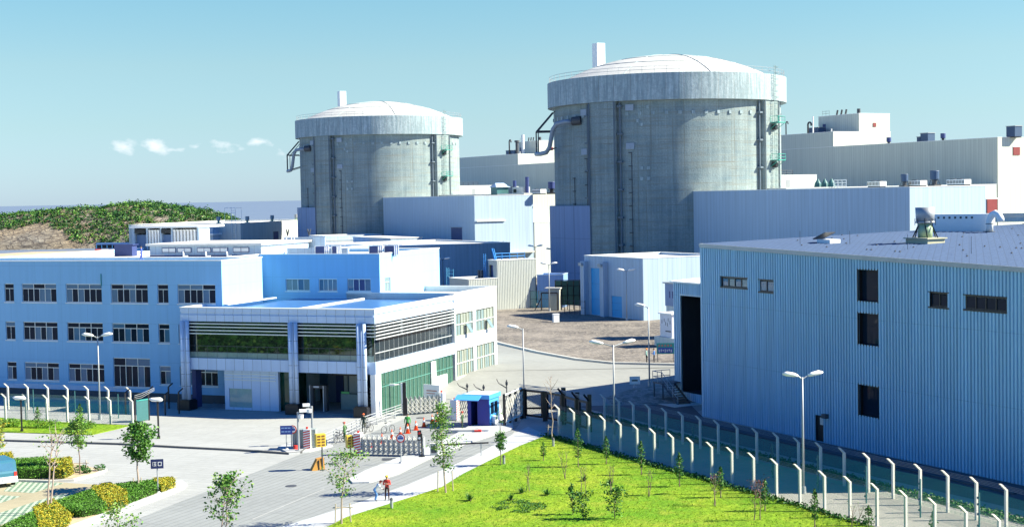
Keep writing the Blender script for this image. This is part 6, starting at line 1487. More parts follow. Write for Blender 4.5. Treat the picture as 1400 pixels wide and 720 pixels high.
# ================================================================ people
def person(px, py, h, face, label, shirt, pants, cap=None, pose='stand', skin=(.45, .26, .17), z=0, loc=None, hold=None, scale=1, vest=None):
    b = Vector(loc) if loc else G2(px, py); s = h/1.75
    j = {'pel': (0, 0, .95), 'spi': (0, .01, 1.14), 'che': (0, .01, 1.36), 'nec': (0, 0, 1.49), 'hb': (0, .01, 1.57), 'hc': (0, .03, 1.66)}
    for sd, n in ((-1, 'l'), (1, 'r')):
        j['sh'+n] = (sd*.18, 0, 1.41); j['el'+n] = (sd*.25, -.02, 1.13); j['wr'+n] = (sd*.26, .08, .89); j['ha'+n] = (sd*.26, .11, .82)
        j['hi'+n] = (sd*.09, 0, .90); j['kn'+n] = (sd*.11, .03, .50); j['an'+n] = (sd*.12, 0, .09); j['to'+n] = (sd*.14, .15, .04)
    if pose == 'bend':   # leaning forward, hands low in front
        for k_ in ('spi', 'che', 'nec', 'hb', 'hc', 'shl', 'shr'): x, y, zz = j[k_]; d = zz-.95; j[k_] = (x, y+d*.62, .95+d*.74-.06)
        for n, sd in (('l', -1), ('r', 1)): sx_, sy_, sz_ = j['sh'+n]; j['el'+n] = (sd*.22, sy_+.10, sz_-.25); j['wr'+n] = (sd*.12, sy_+.26, sz_-.34); j['ha'+n] = (sd*.09, sy_+.33, sz_-.36); j['kn'+n] = (sd*.12, .12, .50)
        j['pel'] = (0, -.06, .90)
        for n, sd in (('l', -1), ('r', 1)): j['hi'+n] = (sd*.09, -.06, .87)
    if pose == 'walk': j['knr'] = (.11, .16, .52); j['anr'] = (.12, .22, .12); j['tor'] = (.13, .37, .05); j['knl'] = (-.11, -.05, .50); j['anl'] = (-.12, -.25, .13); j['tol'] = (-.13, -.13, .04); j['wrl'] = (-.24, .16, .92); j['hal'] = (-.23, .2, .86)
    if pose == 'arms': # hands together in front of the chest
        for n, sd in (('l', -1), ('r', 1)): j['el'+n] = (sd*.26, .04, 1.13); j['wr'+n] = (sd*.10, .24, 1.20); j['ha'+n] = (sd*.04, .28, 1.24)
    if pose == 'hip':
        j['elr'] = (.36, -.06, 1.16); j['wrr'] = (.22, .03, 1.0); j['har'] = (.17, .06, .96)
    if pose == 'stride': j['knr'] = (.2, .05, .5); j['anr'] = (.28, .03, .09); j['tor'] = (.33, .18, .04); j['knl'] = (-.18, .03, .5); j['anl'] = (-.26, 0, .09); j['tol'] = (-.28, .15, .04)
    rad = {'pel': .135, 'spi': .12, 'che': .145, 'nec': .055, 'hb': .07, 'hc': .10, 'sh': .075, 'el': .048, 'wr': .032, 'ha': .038, 'hi': .095, 'kn': .062, 'an': .042, 'to': .038}
    E_ = [('pel', 'spi'), ('spi', 'che'), ('che', 'nec'), ('nec', 'hb'), ('hb', 'hc')]
    for n in 'lr': E_ += [('che', 'sh'+n), ('sh'+n, 'el'+n), ('el'+n, 'wr'+n), ('wr'+n, 'ha'+n), ('pel', 'hi'+n), ('hi'+n, 'kn'+n), ('kn'+n, 'an'+n), ('an'+n, 'to'+n)]
    names = list(j); me = bpy.data.meshes.new('sk'); me.from_pydata([j[k_] for k_ in names], [(names.index(a), names.index(b_)) for a, b_ in E_], [])
    o = bpy.data.objects.new('sk', me); col.objects.link(o); md = o.modifiers.new('s', 'SKIN'); sv_ = me.skin_vertices[0].data
    for i, k_ in enumerate(names):
        q = rad.get(k_, rad.get(k_[:2], .05)); sv_[i].radius = (q, q*(.72 if k_ in ('che', 'spi', 'pel') else 1)); sv_[i].use_root = k_ == 'pel'
    o.modifiers.new('b', 'SUBSURF').levels = 1; dg = bpy.context.evaluated_depsgraph_get(); em = bpy.data.meshes.new_from_object(o.evaluated_get(dg)); bpy.data.objects.remove(o)
    mb = MB(); J = {k_: Vector(v) for k_, v in j.items()}
    def zone(c):
        best = min(E_, key=lambda e_: seg(c, J[e_[0]], J[e_[1]]))
        if best[1][:2] in ('hi', 'kn', 'an'): return 1
        if best[1][:2] == 'to': return 3
        if best[1] in ('hb', 'hc') or best[1][:2] in ('ha',): return 2
        if best == ('che', 'nec'): return 0
        return 0
    def seg(p, a, b_): d = b_-a; t_ = max(0, min(1, (p-a).dot(d)/max(d.length_squared, 1e-6))); return (p-a-d*t_).length
    vs = [v.co.copy() for v in em.vertices]
    for p_ in em.polygons:
        c = p_.center; z_ = zone(c)
        if z_ == 0 and c.z < J['pel'].z-.02 and abs(c.x) < .2 and pose != 'bend' : z_ = 1
        mb.f.append(tuple(p_.vertices)); mb.mi.append(z_)
    mb.v = [tuple(v) for v in vs]
    hd = J['hc']
    mb.tube([hd+Vector((0, .085, .005)), hd+Vector((0, .125, -.02))], [.018, .012], 6, mi=2)   # nose
    for sdx in (-1, 1):
        mb.tube([hd+Vector((sdx*.092, 0, -.03)), hd+Vector((sdx*.108, -.005, .035))], .018, 5, mi=2); mb.tube([hd+Vector((sdx*.036, .080, .02)), hd+Vector((sdx*.036, .098, .02))], .011, 5, mi=4)
    mb.tube([hd+Vector((-.03, .09, -.055)), hd+Vector((.03, .09, -.055))], .008, 5, mi=4)
    for n, sdx in (('l', -1), ('r', 1)):
        H = J['ha'+n]; d = (H-J['wr'+n]).normalized(); sd2 = d.cross(Vector((1, .2, 0))).normalized()
        for f in range(4): q = H+d*.02+sd2*(.022*(f-1.5)); L = (.075, .085, .08, .06)[f]; mb.tube([q, q+d*L*.55, q+d*L+Vector((-sdx*.02, .0, 0))], [.011, .010, .008], 5, mi=2)
        mb.tube([H-d*.02+sd2*.035, H+sd2*.062+d*.02, H+sd2*.065+d*.05], [.012, .011, .009], 5, mi=2)
    def cm(c, nm): return M(nm+'_%02x%02x%02x' % tuple(int(x*255) for x in c), c, .8, .12, 3)
    mb.v = [(x*s, y*s, z_*s) for x, y, z_ in mb.v]
    o = mb.build('person', [cm(shirt, 'cloth'), cm(pants, 'cloth'), cm(skin, 'skin'), m_black, m_black], None, True, loc=b, rz=R(face))
    tag(o, label, 'person')
    hh_ = Vector([c*s for c in hd]); m = MB()
    m.tube([hh_+Vector((0, -.02*s, .0)), hh_+Vector((0, -.015*s, .05*s)), hh_+Vector((0, -.005*s, .10*s)), hh_+Vector((0, 0, .128*s))], [.107*s, .115*s, .085*s, .02*s], 10)
    if cap: m.obox(hh_+Vector((0, .10*s, .055*s)), (.075*s, .07*s, .012*s))
    hh2 = m.build('cap' if cap else 'hair', cm(cap, 'cloth') if cap else m_black, o, True)
    if vest: MB().obox(J['che']*s+Vector((0, -.17*s, -.08*s)), (.15*s, .08*s, .2*s)).build('backpack', cm(vest, 'cloth'), o)
    return o
GR = (.06, .14, .05)
person(471.5, 603.5, 1.72, 70, 'guard in green uniform and red cap behind the yellow box', GR, GR, (.6, .05, .03), 'hip')
person(497.5, 591, 1.72, 160, 'guard in dark jacket with orange-red cap standing by a bicycle at the railing', (.03, .06, .04), (.10, .12, .08), (.7, .12, .03))
person(557.5, 591.5, 1.75, 180, 'guard in green shirt standing legs apart between the traffic cones', (.05, .30, .06), (.03, .05, .03), None, 'stride')
person(632.5, 588, 1.72, 90, 'guard in green uniform next to the blue booth door', GR, (.03, .06, .03), (.5, .05, .03))
person(513, 684.5, 1.62, -70, 'stooping person in white shirt and blue jeans on the lane', (.75, .75, .75), (.10, .25, .50), (.6, .06, .04), 'bend')
person(529.5, 683.5, 1.74, 175, 'man in red shirt and dark trousers with yellow cap on the lane', (.50, .04, .03), (.05, .015, .015), (.80, .50, .03), 'arms')
person(884, 496.5, 1.72, -90, 'worker in orange helmet, pale shirt and black trousers at the yard kerb', (.35, .60, .52), (.02, .02, .02), (.85, .30, .03))
person(894.5, 496.5, 1.72, 90, 'worker in bright blue shirt facing the other at the yard kerb', (.06, .24, .65), (.02, .02, .03), None, 'arms')
pr = fo.wor(fo.fx(193.5, 349, 5.0)[0], 5.0)
person(0, 0, 1.72, 90, 'man in blue overalls walking on the office roof', (.04, .08, .40), (.04, .08, .40), None, 'walk', loc=(pr[0], pr[1], ZT-.32))

# ================================================================ gate area objects
def cone(px, py, label):
    t = thing('traffic_cone', label, 'traffic cone', G(px, py), 0, 'orange traffic cones across the gate lane')
    MB().box(-.24, .24, -.24, .24, 0, .05).build('base', m_orange, t); MB().cyl(0, 0, .05, .86, .19, .035, 14).build('body', m_orange, t, True)
    MB().cyl(0, 0, .42, .62, .128, .088, 14).build('white_band', m_white, t, True)
for k, (px, py) in enumerate(((509.5, 611), (522.5, 606), (536, 600), (547.5, 596.5), (557.5, 592), (568.8, 587.5), (579.7, 583.2), (591, 578.8), (598, 575.2))):
    cone(px, py, ['orange traffic cone nearest the striped gate head, behind the folding gate', 'second traffic cone from the near end, seen through the folding gate', 'third traffic cone from the near end, above the folding gate', 'fourth traffic cone, left of the guard in green', 'traffic cone directly in front of the guard in green', 'traffic cone just right of the guard in green', 'seventh traffic cone in the diagonal row', 'eighth traffic cone, second from the far end', 'traffic cone at the far end of the row near the slender tree'][k])
def folding_gate(p0, p1, h, label, head_at=0, headw=.6, mat=m_steel):
    L = (p1-p0).length; t = thing('folding_gate', label, 'folding gate', p0, math.atan2((p1-p0).y, (p1-p0).x)); m = MB()
    n = max(2, int(L/.42)); pt = L/n
    for y in (-.25, .25):
        for i in range(n):
            x = i*pt
            for a, b in ((.15, .55), (.55, .95), (.95, h-.1)): m.bar((x, y, a), (x+pt, y, b), .045); m.bar((x+pt, y+.03, a), (x, y+.03, b), .045)
    m.build('lattice', m_post, t)
    up = MB()
    for i in range(n+1): up.box(i*pt-.03, i*pt+.03, -.28, .28, .12, h); up.cyl(i*pt, -.25, 0, .12, .06, n=6).tube([(i*pt, -.05, h), (i*pt, 0, h+.12)], [.07, .02], 6)
    up.build('upright', mat, t)
    if headw:
        x = 0 if head_at == 0 else L
        hd = MB().box(x-headw/2, x+headw/2, -.35, .35, .05, h+.25).build('head', m_white, t); s = MB()
        k = 0
        while k*.22 < h: z = .1+k*.22; s.add([(x-headw/2, -.356, z), (x+headw/2, -.356, z+.16), (x+headw/2, -.356, min(z+.27, h+.25)), (x-headw/2, -.356, z+.11)], [(0, 1, 2, 3)]); k += 1
        s.build('red_stripe', m_red, hd); MB().cyl(x, 0, h+.25, h+.42, .1).build('warning_lamp', m_red, hd)
    return t
folding_gate(G(490.5, 621), G(580, 623), 1.55, 'long white folding lattice gate with red-striped head across the near lane')
folding_gate(G(604, 563), G(556, 567), 1.7, 'folding lattice gate drawn in front of the green glass wall', 0, .6)
folding_gate(G(622, 574), G(650, 566), 1.7, 'short retracted folding gate with striped head left of the booth', 0, .5)
t = thing('gate_housing', 'grey retracted gate unit with red-striped end beside the camera posts', 'gate unit', G(401, 614), -.05)
L = 1.9; MB().box(0, L, -.05, .9, .1, 1.65).build('cabinet', M('gate_housing_grey', (.30, .36, .33), .5), t); hd = MB().box(.95, 1.55, -.4, -.06, .02, 1.75).build('striped_end', m_white, t); s = MB()
for k in range(8): z = .05+k*.2; s.add([(.95, -.406, z), (1.55, -.406, z+.14), (1.55, -.406, z+.24), (.95, -.406, z+.1)], [(0, 1, 2, 3)])
s.build('red_stripe', m_red, hd); g = MB()
for x in (-.1, .15, .4, .65, 1.7, 1.95): g.bar((x, -.2, 0), (x, -.2, 1.7), .07)
g.bar((-.1, -.2, 1.7), (1.95, -.2, 1.7), .07); g.build('frame', m_steel, t); MB().cyl(1.25, -.2, 1.76, 1.95, .09).build('warning_lamp', m_red, t); MB().cyl(.3, -.5, 0, .45, .2, .16).build('bin', m_red, t)
# round and square signs
m_signblue = M('sign_blue', (.02, .06, .30), .4, .03)
def disc(mb, x, z, r, y0, y1, n=20): mb.tube([(x, y0, z), (x, y1, z)], r, n)
def signpost(px, py, h, label, kind, rz=0, z=0):
    b = G2(px, py) if z == 0 else G(px, py, z); t = thing('road_sign', label, 'road sign', b, rz); MB().tube([(0, 0, 0), (0, 0, h)], .045, 8).cyl(0, 0, 0, .12, .22, .12, 12).build('pole', m_steel, t)
    if kind == 'noentry':
        m = MB(); disc(m, 0, h-.1, .36, -.06, -.05); f = m.build('disc', m_red, t); m = MB(); disc(m, 0, h-.1, .27, -.075, -.062); m.build('disc_field', m_signblue if False else m_white, f); MB().box(-.22, .22, -.085, -.077, h-.2, h-.02).box(-.12, .12, -.085, -.077, h+.02, h+.1).build('symbol', m_signblue, f)
    if kind == 'blue':
        f = MB().box(-.5, .5, -.07, -.05, h-.75, h).build('board', m_signblue, t); m = MB()
        for k in range(2):
            for i in range(3): m.box(-.4+i*.27, -.18+i*.27, -.085, -.072, h-.25-k*.3, h-.16-k*.3)
        m.build('lettering', M('sign_lettering', (.35, .5, .75), .5), f)
        f = MB().box(-.44, .44, -.06, .0-.051+.06, h, h+.02)
    if kind == 'parking':
        f = MB().box(-.45, .45, -.07, -.05, h-.68, h).build('board', M('sign_dark_navy', (.01, .02, .10), .4), t); m = MB()
        # two pale characters: one of strokes, one an open box
        for q in ((-.32, -.30, .20, .48), (-.24, -.05, .44, .48), (-.24, -.05, .32, .35), (-.24, -.05, .19, .23), (-.16, -.12, .19, .48)): m.box(q[0], q[1], -.085, -.072, h-.68+q[2], h-.68+q[3])
        for q in ((.06, .32, .44, .48), (.06, .32, .19, .23), (.06, .10, .23, .44), (.28, .32, .23, .44)): m.box(q[0], q[1], -.085, -.072, h-.68+q[2], h-.68+q[3])
        m.build('lettering', m_white, f)
    if kind == 'small': MB().box(-.55, .55, -.06, -.04, h-.8, h).build('board', m_white, t); MB().box(-.3, .3, -.07, -.062, h-.5, h-.35).build('symbol', m_darkgrey, t)
    return t
signpost(216, 673, 2.45, 'dark blue signboard with two pale characters on a pole in the planting bed', 'parking', R(10), .12)
signpost(392, 613.5, 2.0, 'dark blue information board on a post left of the round sign', 'blue', 0, .1)
signpost(400.7, 613, 1.75, 'round red-edged sign beside the blue information board', 'noentry', 0, .1)
signpost(548.5, 632.5, 2.1, 'round red-edged sign on a weighted base before the folding gate', 'noentry', 0, .12)
signpost(868, 529, 1.15, 'small white square sign on the gravel verge edge', 'small', 0)
# camera posts
def cam_post(px, py, top, label, dirx):
    b = G(px, py, .1); h = (py-top)*b.y/F; t = thing('camera_post', label, 'camera post', b, 0, 'camera posts at the entrance'); MB().tube([(0, 0, 0), (0, 0, h)], .085, 8).cyl(0, 0, 0, .08, .28).build('pole', m_steel, t)
    MB().bar((0, 0, h-.15), (dirx*.55, -.05, h-.15), .08).build('arm', m_steel, t); MB().obox((dirx*.5, -.15, h+.12), (.30, .13, .12), .25).build('camera', m_white, t); MB().cyl(dirx*.25-.0, 0, h-.55, h-.25, .22, .26, 12).build('dome_camera', m_white, t)
cam_post(408.5, 615.5, 562, 'camera post by the gate unit, nearer of the two', .9); cam_post(427.5, 606.5, 554, 'camera post with white cameras, rear one of two', -.9)
# yellow card boxes on posts, wedge, traffic light
def yellow_box(px, py, h, label, w_=.5):
    b = G(px, py); t = thing('pass_reader', label, 'card reader post', b, R(25)); MB().tube([(0, 0, 0), (0, 0, h-.9)], .06, 8).cyl(0, 0, 0, .06, .2).build('pole', m_darkgrey, t)
    q = MB().box(-w_, w_*.5, -.25, .25, h-1.0, h).build('box', m_yellow, t); m = MB()
    for r_ in range(4):
        for c in range(2): m.box(-w_+.07+c*.34, -w_+.32+c*.34, -.265, -.253, h-.92+r_*.23, h-.78+r_*.23)
    m.build('display', M('display_brown', (.16, .08, .02), .4), q); MB().box(w_*.5+.002, w_*.5+.15, -.12, .12, h-.95, h-.5).build('side_unit', m_ventb, t)
yellow_box(441, 642, 2.85, 'yellow card-reader box on a post beside the orange wedge block'); yellow_box(479.5, 621, 1.6, 'yellow chequered card-reader box by the striped gate head', .35)
t = thing('wedge_block', 'orange-brown wedge-shaped barrier block on the lane', 'barrier block', G(434.5, 641.5), R(20)); MB().add([(-.55, -.35, 0), (.5, -.35, 0), (.5, .35, 0), (-.55, .35, 0), (-.1, -.3, .85), (.45, -.3, .95), (.45, .3, .95), (-.1, .3, .85)], [(0, 3, 2, 1), (4, 5, 6, 7), (0, 1, 5, 4), (1, 2, 6, 5), (2, 3, 7, 6), (3, 0, 4, 7)]).build('body', m_wood, t); MB().obox((.02, -.345, .42), (.04, .02, .38), 0).build('groove', m_black, t)
t = thing('traffic_light', 'small two-lamp traffic light on a post at the folding gate end', 'traffic light', G(577, 624, .1)); MB().tube([(0, 0, 0), (0, 0, 1.9)], .06, 8).cyl(0, 0, 0, .1, .25).build('pole', m_black, t); MB().box(-.32, -.02, -.15, .15, 1.35, 2.15).build('lamp_housing', m_black, t); MB().tube([(-.17, -.17, 1.95), (-.17, -.152, 1.95)], .1, 12).build('red_lens', m_red, t); MB().tube([(-.17, -.17, 1.55), (-.17, -.152, 1.55)], .1, 12).build('pale_lens', m_white, t)
# lane barrier
b = G(593.5, 622, .1); t = thing('boom_barrier', 'lane barrier with dark horizontal boom and pale housing beside the slender tree', 'barrier', b); MB().box(-.3, .3, -.2, .2, 0, 1.0).build('housing', m_post, t); MB().box(-.22, .22, -.22, -.202, .25, .8).build('panel', m_darkgrey, t)
e_ = G(658, 621.5, 0)-b; a = G(668, 608, .85)-b; MB().bar((.3, 0, .85), (a.x, 0, .95), .11).build('boom', m_black, t); MB().tube([(e_.x, 0, -.1), (e_.x, 0, .9)], .045, 6).build('rest_post', m_steel, t)
for k, (px, py, lb) in enumerate(((456, 633.5, 'dark manhole cover left of the round sign foot'), (529, 628, 'dark manhole cover just left of the round sign foot'), (575, 571, 'dark manhole cover by the far cones'), (168, 607, 'dark drain cover near the plaza kerb'), (398, 664, 'dark drain cover in the middle of the grey lane'))):
    tag(MB().cyl(0, 0, .015, .03, .42, n=16).build('manhole_cover', m_darkgrey, loc=G(px, py)), lb, 'manhole cover')
# bollard lamps along the path
for k, (px, py) in enumerate(((535.5, 694), (689, 634), (756.5, 609.5))):
    t = thing('path_bollard', 'small grey bollard on the lawn edge, '+['near the man in red', 'beside the slim young tree', 'at the foot of the bare tree'][k], 'bollard', G(px, py, .05), 0, 'grey bollards along the path'); MB().cyl(0, 0, 0, .55, .10, n=12).build('body', m_steel, t); MB().cyl(0, 0, .56, .72, .13, .06, 12).build('cap', m_darkgrey, t)
# handrails by the walkway
def handrail(pts, label, h=1.1, rows=(.35, .6, .85, 1.1)):
    p0 = pts[0]; t = thing('handrail', label, 'railing', p0); P_ = [p-p0 for p in pts]
    for a, b in zip(P_, P_[1:]):
        n = max(1, round((b-a).length/2.2))
        for i in range(n+1): q = a.lerp(b, i/n); MB().bar(q, q+Vector((0, 0, h)), .08).cyl(q.x, q.y, 0, .05, .16).build('post', m_steel, t)
        m = MB()
        for r_ in rows: m.bar(a+Vector((0, 0, r_)), b+Vector((0, 0, r_)), .065)
        m.build('rail', m_steel, t)
handrail([G(443, 611), G(470, 599), G(503, 584), G(552, 567)], 'long steel handrail climbing beside the walkway to the gatehouse')
b = G(553.5, 567.5); tag(MB().box(-.16, .16, -.16, .16, 0, 3.2).build('gate_post', m_black, loc=b), 'tall black gate post at the end of the handrail', 'gate post')
tag(MB().box(-.12, .12, -.12, .12, 0, 2.9).bar((0, 0, 2.75), (-.9, 0, 2.7), .1).obox((-1.0, 0, 2.72), (.28, .1, .1)).build('camera_column', m_white, loc=G(550.5, 563)), 'white column with side-mounted camera in front of the green glass', 'camera post')
# notice sheet and dark cabinets near the glass
t = thing('notice_stand', 'white notice stand leaning before the green glass wall', 'notice stand', G(591, 562), R(-30)); MB().obox((0, 0, 1.9), (.95, .04, .75)).build('board', m_white, t); MB().bar((-.7, 0, 0), (-.7, 0, 1.3), .08).bar((.7, 0, 0), (.7, 0, 1.3), .08).build('leg', m_steel, t); MB().box(-.6, .6, -.06, -.045, 2.0, 2.1).box(-.6, .4, -.06, -.045, 1.75, 1.82).build('lettering', M('faded_red', (.5, .2, .15), .6), t)
# booth
fbz = Frame(*G(669, 583.5).xy, 22); t = fthing('guard_booth', 'blue guard booth with open door and overhanging pale-blue roof at the gate', 'guard booth', fbz)
x0 = fbz.fx(639.5, 580, 0)[0]; BH = 2.55
MB().box(x0, x0+.35, 0, .1, .1, BH).box(-1.15, 0, 0, .1, .1, BH).box(x0+.351, -1.151, 0, .1, 2.3, BH).build('front_wall', M('booth_deep_blue', (.02, .03, .26), .4), t)
MB().box(-.08, 0, .102, 2.4, .1, 1.1).box(-.08, 0, .102, 2.4, 2.2, BH).box(-.08, 0, .102, .4, 1.1, 2.2).box(-.08, 0, 2.1, 2.4, 1.1, 2.2).box(-.08, 0, 1.2, 1.28, 1.1, 2.2).build('side_wall', m_boothl, t)
MB().box(-.05, -.03, .4, 2.1, 1.1, 2.2).build('side_window', m_glassd, t); MB().box(x0, 0, 2.32, 2.4, .1, BH).box(x0, x0+.08, .102, 2.31, .1, BH).build('rear_wall', m_booth, t)
MB().box(x0+.08, -.08, .1, 2.3, .02, .1).build('floor', m_darkgrey, t); MB().box(x0+.4, -1.2, 1.4, 1.9, .1, 1.0).build('desk', m_dark, t)
MB().box(x0-.5, .12, -.15, 2.6, BH, BH+.38).build('roof', m_boothl, t); MB().box(x0-.35, .0, 0, 2.5, BH+.381, BH+.40).build('roof_deck', m_metalp, t)
MB().add([(x0-.9, -1.0, BH-.05), (x0+1.5, -1.0, BH-.05), (x0+1.5, -.152, BH+.3), (x0-.9, -.152, BH+.3), (x0-.9, -1.0, BH), (x0+1.5, -1.0, BH), (x0+1.5, -.152, BH+.36), (x0-.9, -.152, BH+.36)], [(3, 2, 1, 0), (4, 5, 6, 7), (0, 1, 5, 4), (1, 2, 6, 5), (2, 3, 7, 6), (3, 0, 4, 7)]).build('awning', m_boothl, t)
tag(MB().box(-.35, .35, -.2, .2, .25, .95).cyl(0, -.21, .4, .41, .2).box(-.3, .3, -.1, .1, 0, .25).build('air_conditioner_unit', m_white, loc=G(676.5, 582), rz=R(-60)), 'white outdoor air-conditioner unit against the booth side', 'air conditioner')
t = thing('planter_step', 'low grey concrete step in front of the booth door', 'step', G(634, 591), -.05); MB().box(-1.1, 1.3, -.4, .5, 0, .32).build('step', m_concp, t); MB().box(1.0, 1.6, -.6, -.1, 0, .3).build('block', m_red, t)
# furled parasol in green, white and red
t = thing('furled_parasol', 'furled green, white and red parasol standing beside the booth', 'parasol', G(683.5, 590)); MB().tube([(0, 0, 0), (0, 0, 2.6)], .035, 6).cyl(0, 0, 0, .1, .3).build('pole', m_steel, t)
for k, (m_, a0_) in enumerate(((M('parasol_green', (.03, .30, .12), .7), 2.2), (m_white, 4.2), (m_red, 6.2))):
    m = MB()
    for i in range(3):
        a = a0_+i*.6; b2 = a+.6
        m.add([(.03*math.cos(a), .03*math.sin(a), 2.55), (.03*math.cos(b2), .03*math.sin(b2), 2.55), (.36*math.cos(b2), .36*math.sin(b2), 1.15-.1*(i % 2)), (.36*math.cos(a), .36*math.sin(a), 1.15)], [(0, 1, 2, 3)])
    m.build('canopy', m_, t)
# bicycles
def bicycle(px, py, rz, label, col_=m_darkgrey):
    t = thing('bicycle', label, 'bicycle', G(px, py), R(rz))
    for x in (-.52, .52):
        m = MB(); m.tube([(x+.33*math.cos(k*math.pi/10), 0, .34+.33*math.sin(k*math.pi/10)) for k in range(21)], .022, 5, False); w_ = m.build('wheel', m_black, t); s = MB()
        for k in range(8): a = k*math.pi/4; s.tube([(x, 0, .34), (x+.32*math.cos(a), 0, .34+.32*math.sin(a))], .006, 3)
        s.build('spokes', m_steel, w_)
    f = MB(); b_ = (-.08, 0, .30); s_ = (-.22, 0, .82); hd = (.38, 0, .86); r_ = (-.52, 0, .34); fw = (.52, 0, .34)
    for a, b in ((b_, s_), (b_, hd), (s_, hd), (b_, r_), (s_, r_), (hd, fw), (s_, (-.24, 0, .92)), (hd, (.36, 0, 1.0))): f.tube([a, b], .02, 6)
    f.build('frame', col_, t); MB().obox((-.25, 0, .95), (.13, .06, .03)).build('saddle', m_black, t); MB().tube([(.36, -.28, 1.0), (.34, 0, 1.02), (.36, .28, 1.0)], .016, 6).build('handlebar', m_steel, t)
bicycle(503, 591, 60, 'bicycle beside the guard at the railing'); bicycle(530.5, 591.5, 50, 'pale bicycle standing alone on the walkway by the cones', m_steel)
bicycle(480.5, 603.5, 20, 'bicycle parked behind the yellow chequered box', m_steel); bicycle(462.5, 604.5, 75, 'bicycle half hidden left of the guard in the red cap')
# switchgear containers on the yard
fc = P.sub(0, 0); b = G2(913, 474); fcx = Frame(b.x, b.y, 62)
t = thing('generator_container', 'white container cabinet on a pale blue plinth at the hall annex', 'container', G2(913, 474.5), fcx.th)
MB().box(-3.0, 2.2, 0, 4.2, 0, 1.2).build('plinth', m_metalp, t); MB().box(-2.1, .55, .3, 3.6, 1.22, 4.1).build('body', M('container_white', (.62, .62, .68), .5), t); MB().box(-2.3, .75, .1, 3.8, 4.12, 4.28).build('roof', m_white, t)
m = MB()
for x, z in ((-1.7, 2.9), (-1.2, 3.1), (-.9, 2.7), (-.3, 3.2), (.1, 2.9), (-.5, 2.6)): m.box(x, x+.09, .28, .297, z, z+.45)
m.box(-.9, .3, .28, .297, 1.9, 2.05); m.build('marking', m_darkgrey, t)
b = G(922, 458); t = thing('wall_cabinet', 'small blue-grey cabinet house mounted behind the white container', 'cabinet', G2(925, 462), fcx.th)
MB().box(-2.6, 2, 0, 2.4, 4.2, 7.2).build('body', M('cabinet_blue_grey', (.20, .27, .42), .5), t); MB().box(-2.9, 2.2, -.2, 2.6, 7.22, 7.4).build('roof', m_steel, t); MB().box(-2.5, 1.9, .1, 2.3, 0, 4.2).build('stand', m_metalp, t)
m = MB()
for x in (-1.6, -.9, -.2): m.box(x, x+.25, -.02, -.003, 5.3, 6.2)
m.build('marking', m_navy, t)
t = thing('notice_board', 'green-framed notice board with red characters and picture strip at the yard edge', 'notice board', G2(910, 494), 0)
MB().box(-1.0, 1.0, -.03, .03, .9, 2.15).build('board', m_teal, t); m = MB()
for k in range(5): x = -.78+k*.34; m.box(x, x+.17, -.045, -.034, 1.8, 1.83).box(x, x+.17, -.045, -.034, 1.9, 1.93).box(x+.07, x+.10, -.044, -.034, 1.75, 2.0).box(x, x+.03, -.046, -.034, 1.75, 1.9)
m.build('lettering', m_red, t); MB().box(-.85, .85, -.045, -.033, 1.02, 1.62).build('picture_strip', m_signblue, t); m = MB()
for k in range(7): m.box(-.78+k*.23, -.66+k*.23, -.056, -.047, 1.1+.06*(k % 3), 1.4+.05*(k % 2))
m.build('figures', M('figure_grey', (.4, .45, .5), .6), t); MB().bar((-.9, 0, 0), (-.9, 0, .9), .07).bar((.9, 0, 0), (.9, 0, .9), .07).build('leg', m_darkgrey, t)
# small signal bracket masts by the white corner of the gatehouse
for k, (px, py, h) in enumerate(((693, 547, 2.1), (661.5, 548, 1.7), (639, 545, 1.6))):
    tag(MB().tube([(0, 0, 0), (0, 0, h)], .07, 6).bar((0, 0, h*.6), (-.8, 0, h*.85), .09).bar((-.8, 0, h*.85), (-1.0, 0, h*1.05), .08).box(-.12, .12, -.1, .1, h*.75, h*.9).build('signal_mast', m_darkgrey, loc=G2(px, py)), ['rightmost small bracket mast behind the trellis fence', 'middle small bracket mast behind the booth roof', 'leftmost small bracket mast behind the booth'][k], 'mast', 'small bracket masts behind the booth')
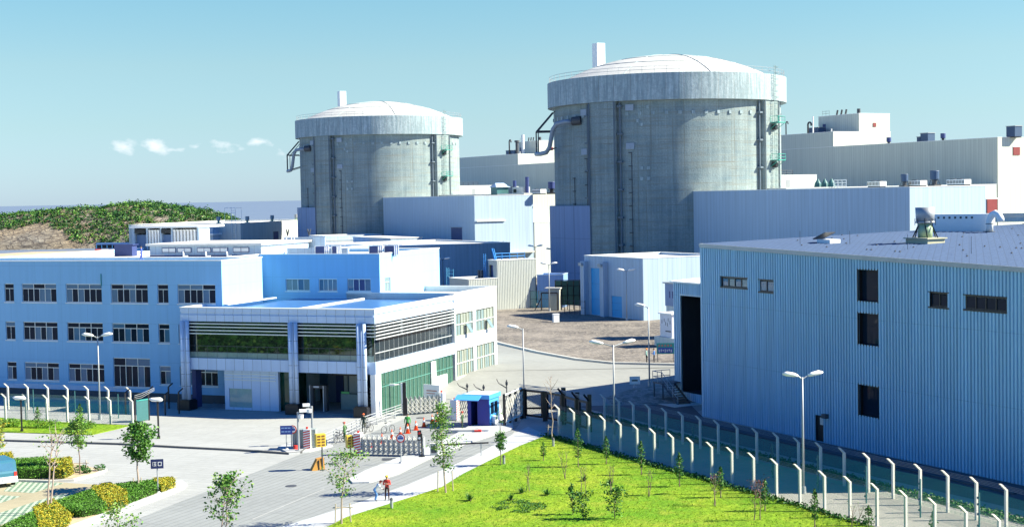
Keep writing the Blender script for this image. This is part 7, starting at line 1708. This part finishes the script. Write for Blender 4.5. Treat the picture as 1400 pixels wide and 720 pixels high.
# van
vf = Frame(*G(24, 664).xy, -35); t = fthing('van', 'silver and teal van parked at the left edge, seen from behind', 'van', vf)
m_vb = M('van_teal', (.045, .16, .23), .3, .05); m_vs = M('van_silver', (.50, .53, .56), .3, .05)
prof_v = [(0, .35), (0, 1.05), (.12, 1.25), (.28, 1.85), (.6, 1.95), (3.2, 1.93), (3.9, 1.2), (4.6, .95), (4.7, .35)]
def extr(prof, x0, x1):
    n = len(prof); return [(x0, y, z) for y, z in prof]+[(x1, y, z) for y, z in prof], [tuple(range(n)), tuple(range(2*n-1, n-1, -1))]+[(i, n+i, n+(i+1) % n, (i+1) % n) for i in range(n)]
up = [(0, .80), (0, 1.05), (.12, 1.25), (.28, 1.85), (.6, 1.95), (3.2, 1.93), (3.9, 1.2), (4.6, .95), (4.65, .8)]; lo = [(-.08, .35), (-.1, .7), (0, .80), (4.65, .80), (4.72, .35)]
v, f = extr(up, -1.65, 0); MB().add(v, f).build('body', m_vb, t); v, f = extr(lo, -1.66, .01); MB().add(v, f).build('lower_body', m_vs, t)
MB().add([(-1.45, .112, 1.22), (-.2, .112, 1.22), (-.25, .262, 1.78), (-1.4, .262, 1.78), (-1.45, .09, 1.22), (-.2, .09, 1.22), (-.25, .24, 1.78), (-1.4, .24, 1.78)], [(4, 5, 6, 7), (0, 4, 7, 3), (1, 2, 6, 5), (0, 1, 5, 4), (3, 7, 6, 2)]).build('rear_window', m_glassb, t)
for x in (-1.62, -.22): MB().box(x, x+.2, -.03, .02, .82, 1.12).build('tail_light', m_red, t)
MB().box(-1.1, -.55, -.13, -.1, .5, .66).build('number_plate', m_white, t); MB().box(-1.68, .03, -.16, .1, .36, .52).build('bumper', m_vs, t)
MB().box(.005, .02, .7, 3.2, 1.25, 1.75).build('side_window', m_glassd, t)
for y in (.85, 3.7):
    for x in (-1.67, -.18): w_ = MB().tube([(x, y, .33), (x+.2, y, .33)], .33, 16).build('wheel', m_black, t); MB().tube([(x-.01, y, .33), (x+.21, y, .33)], .18, 12).build('rim', m_vs, w_)
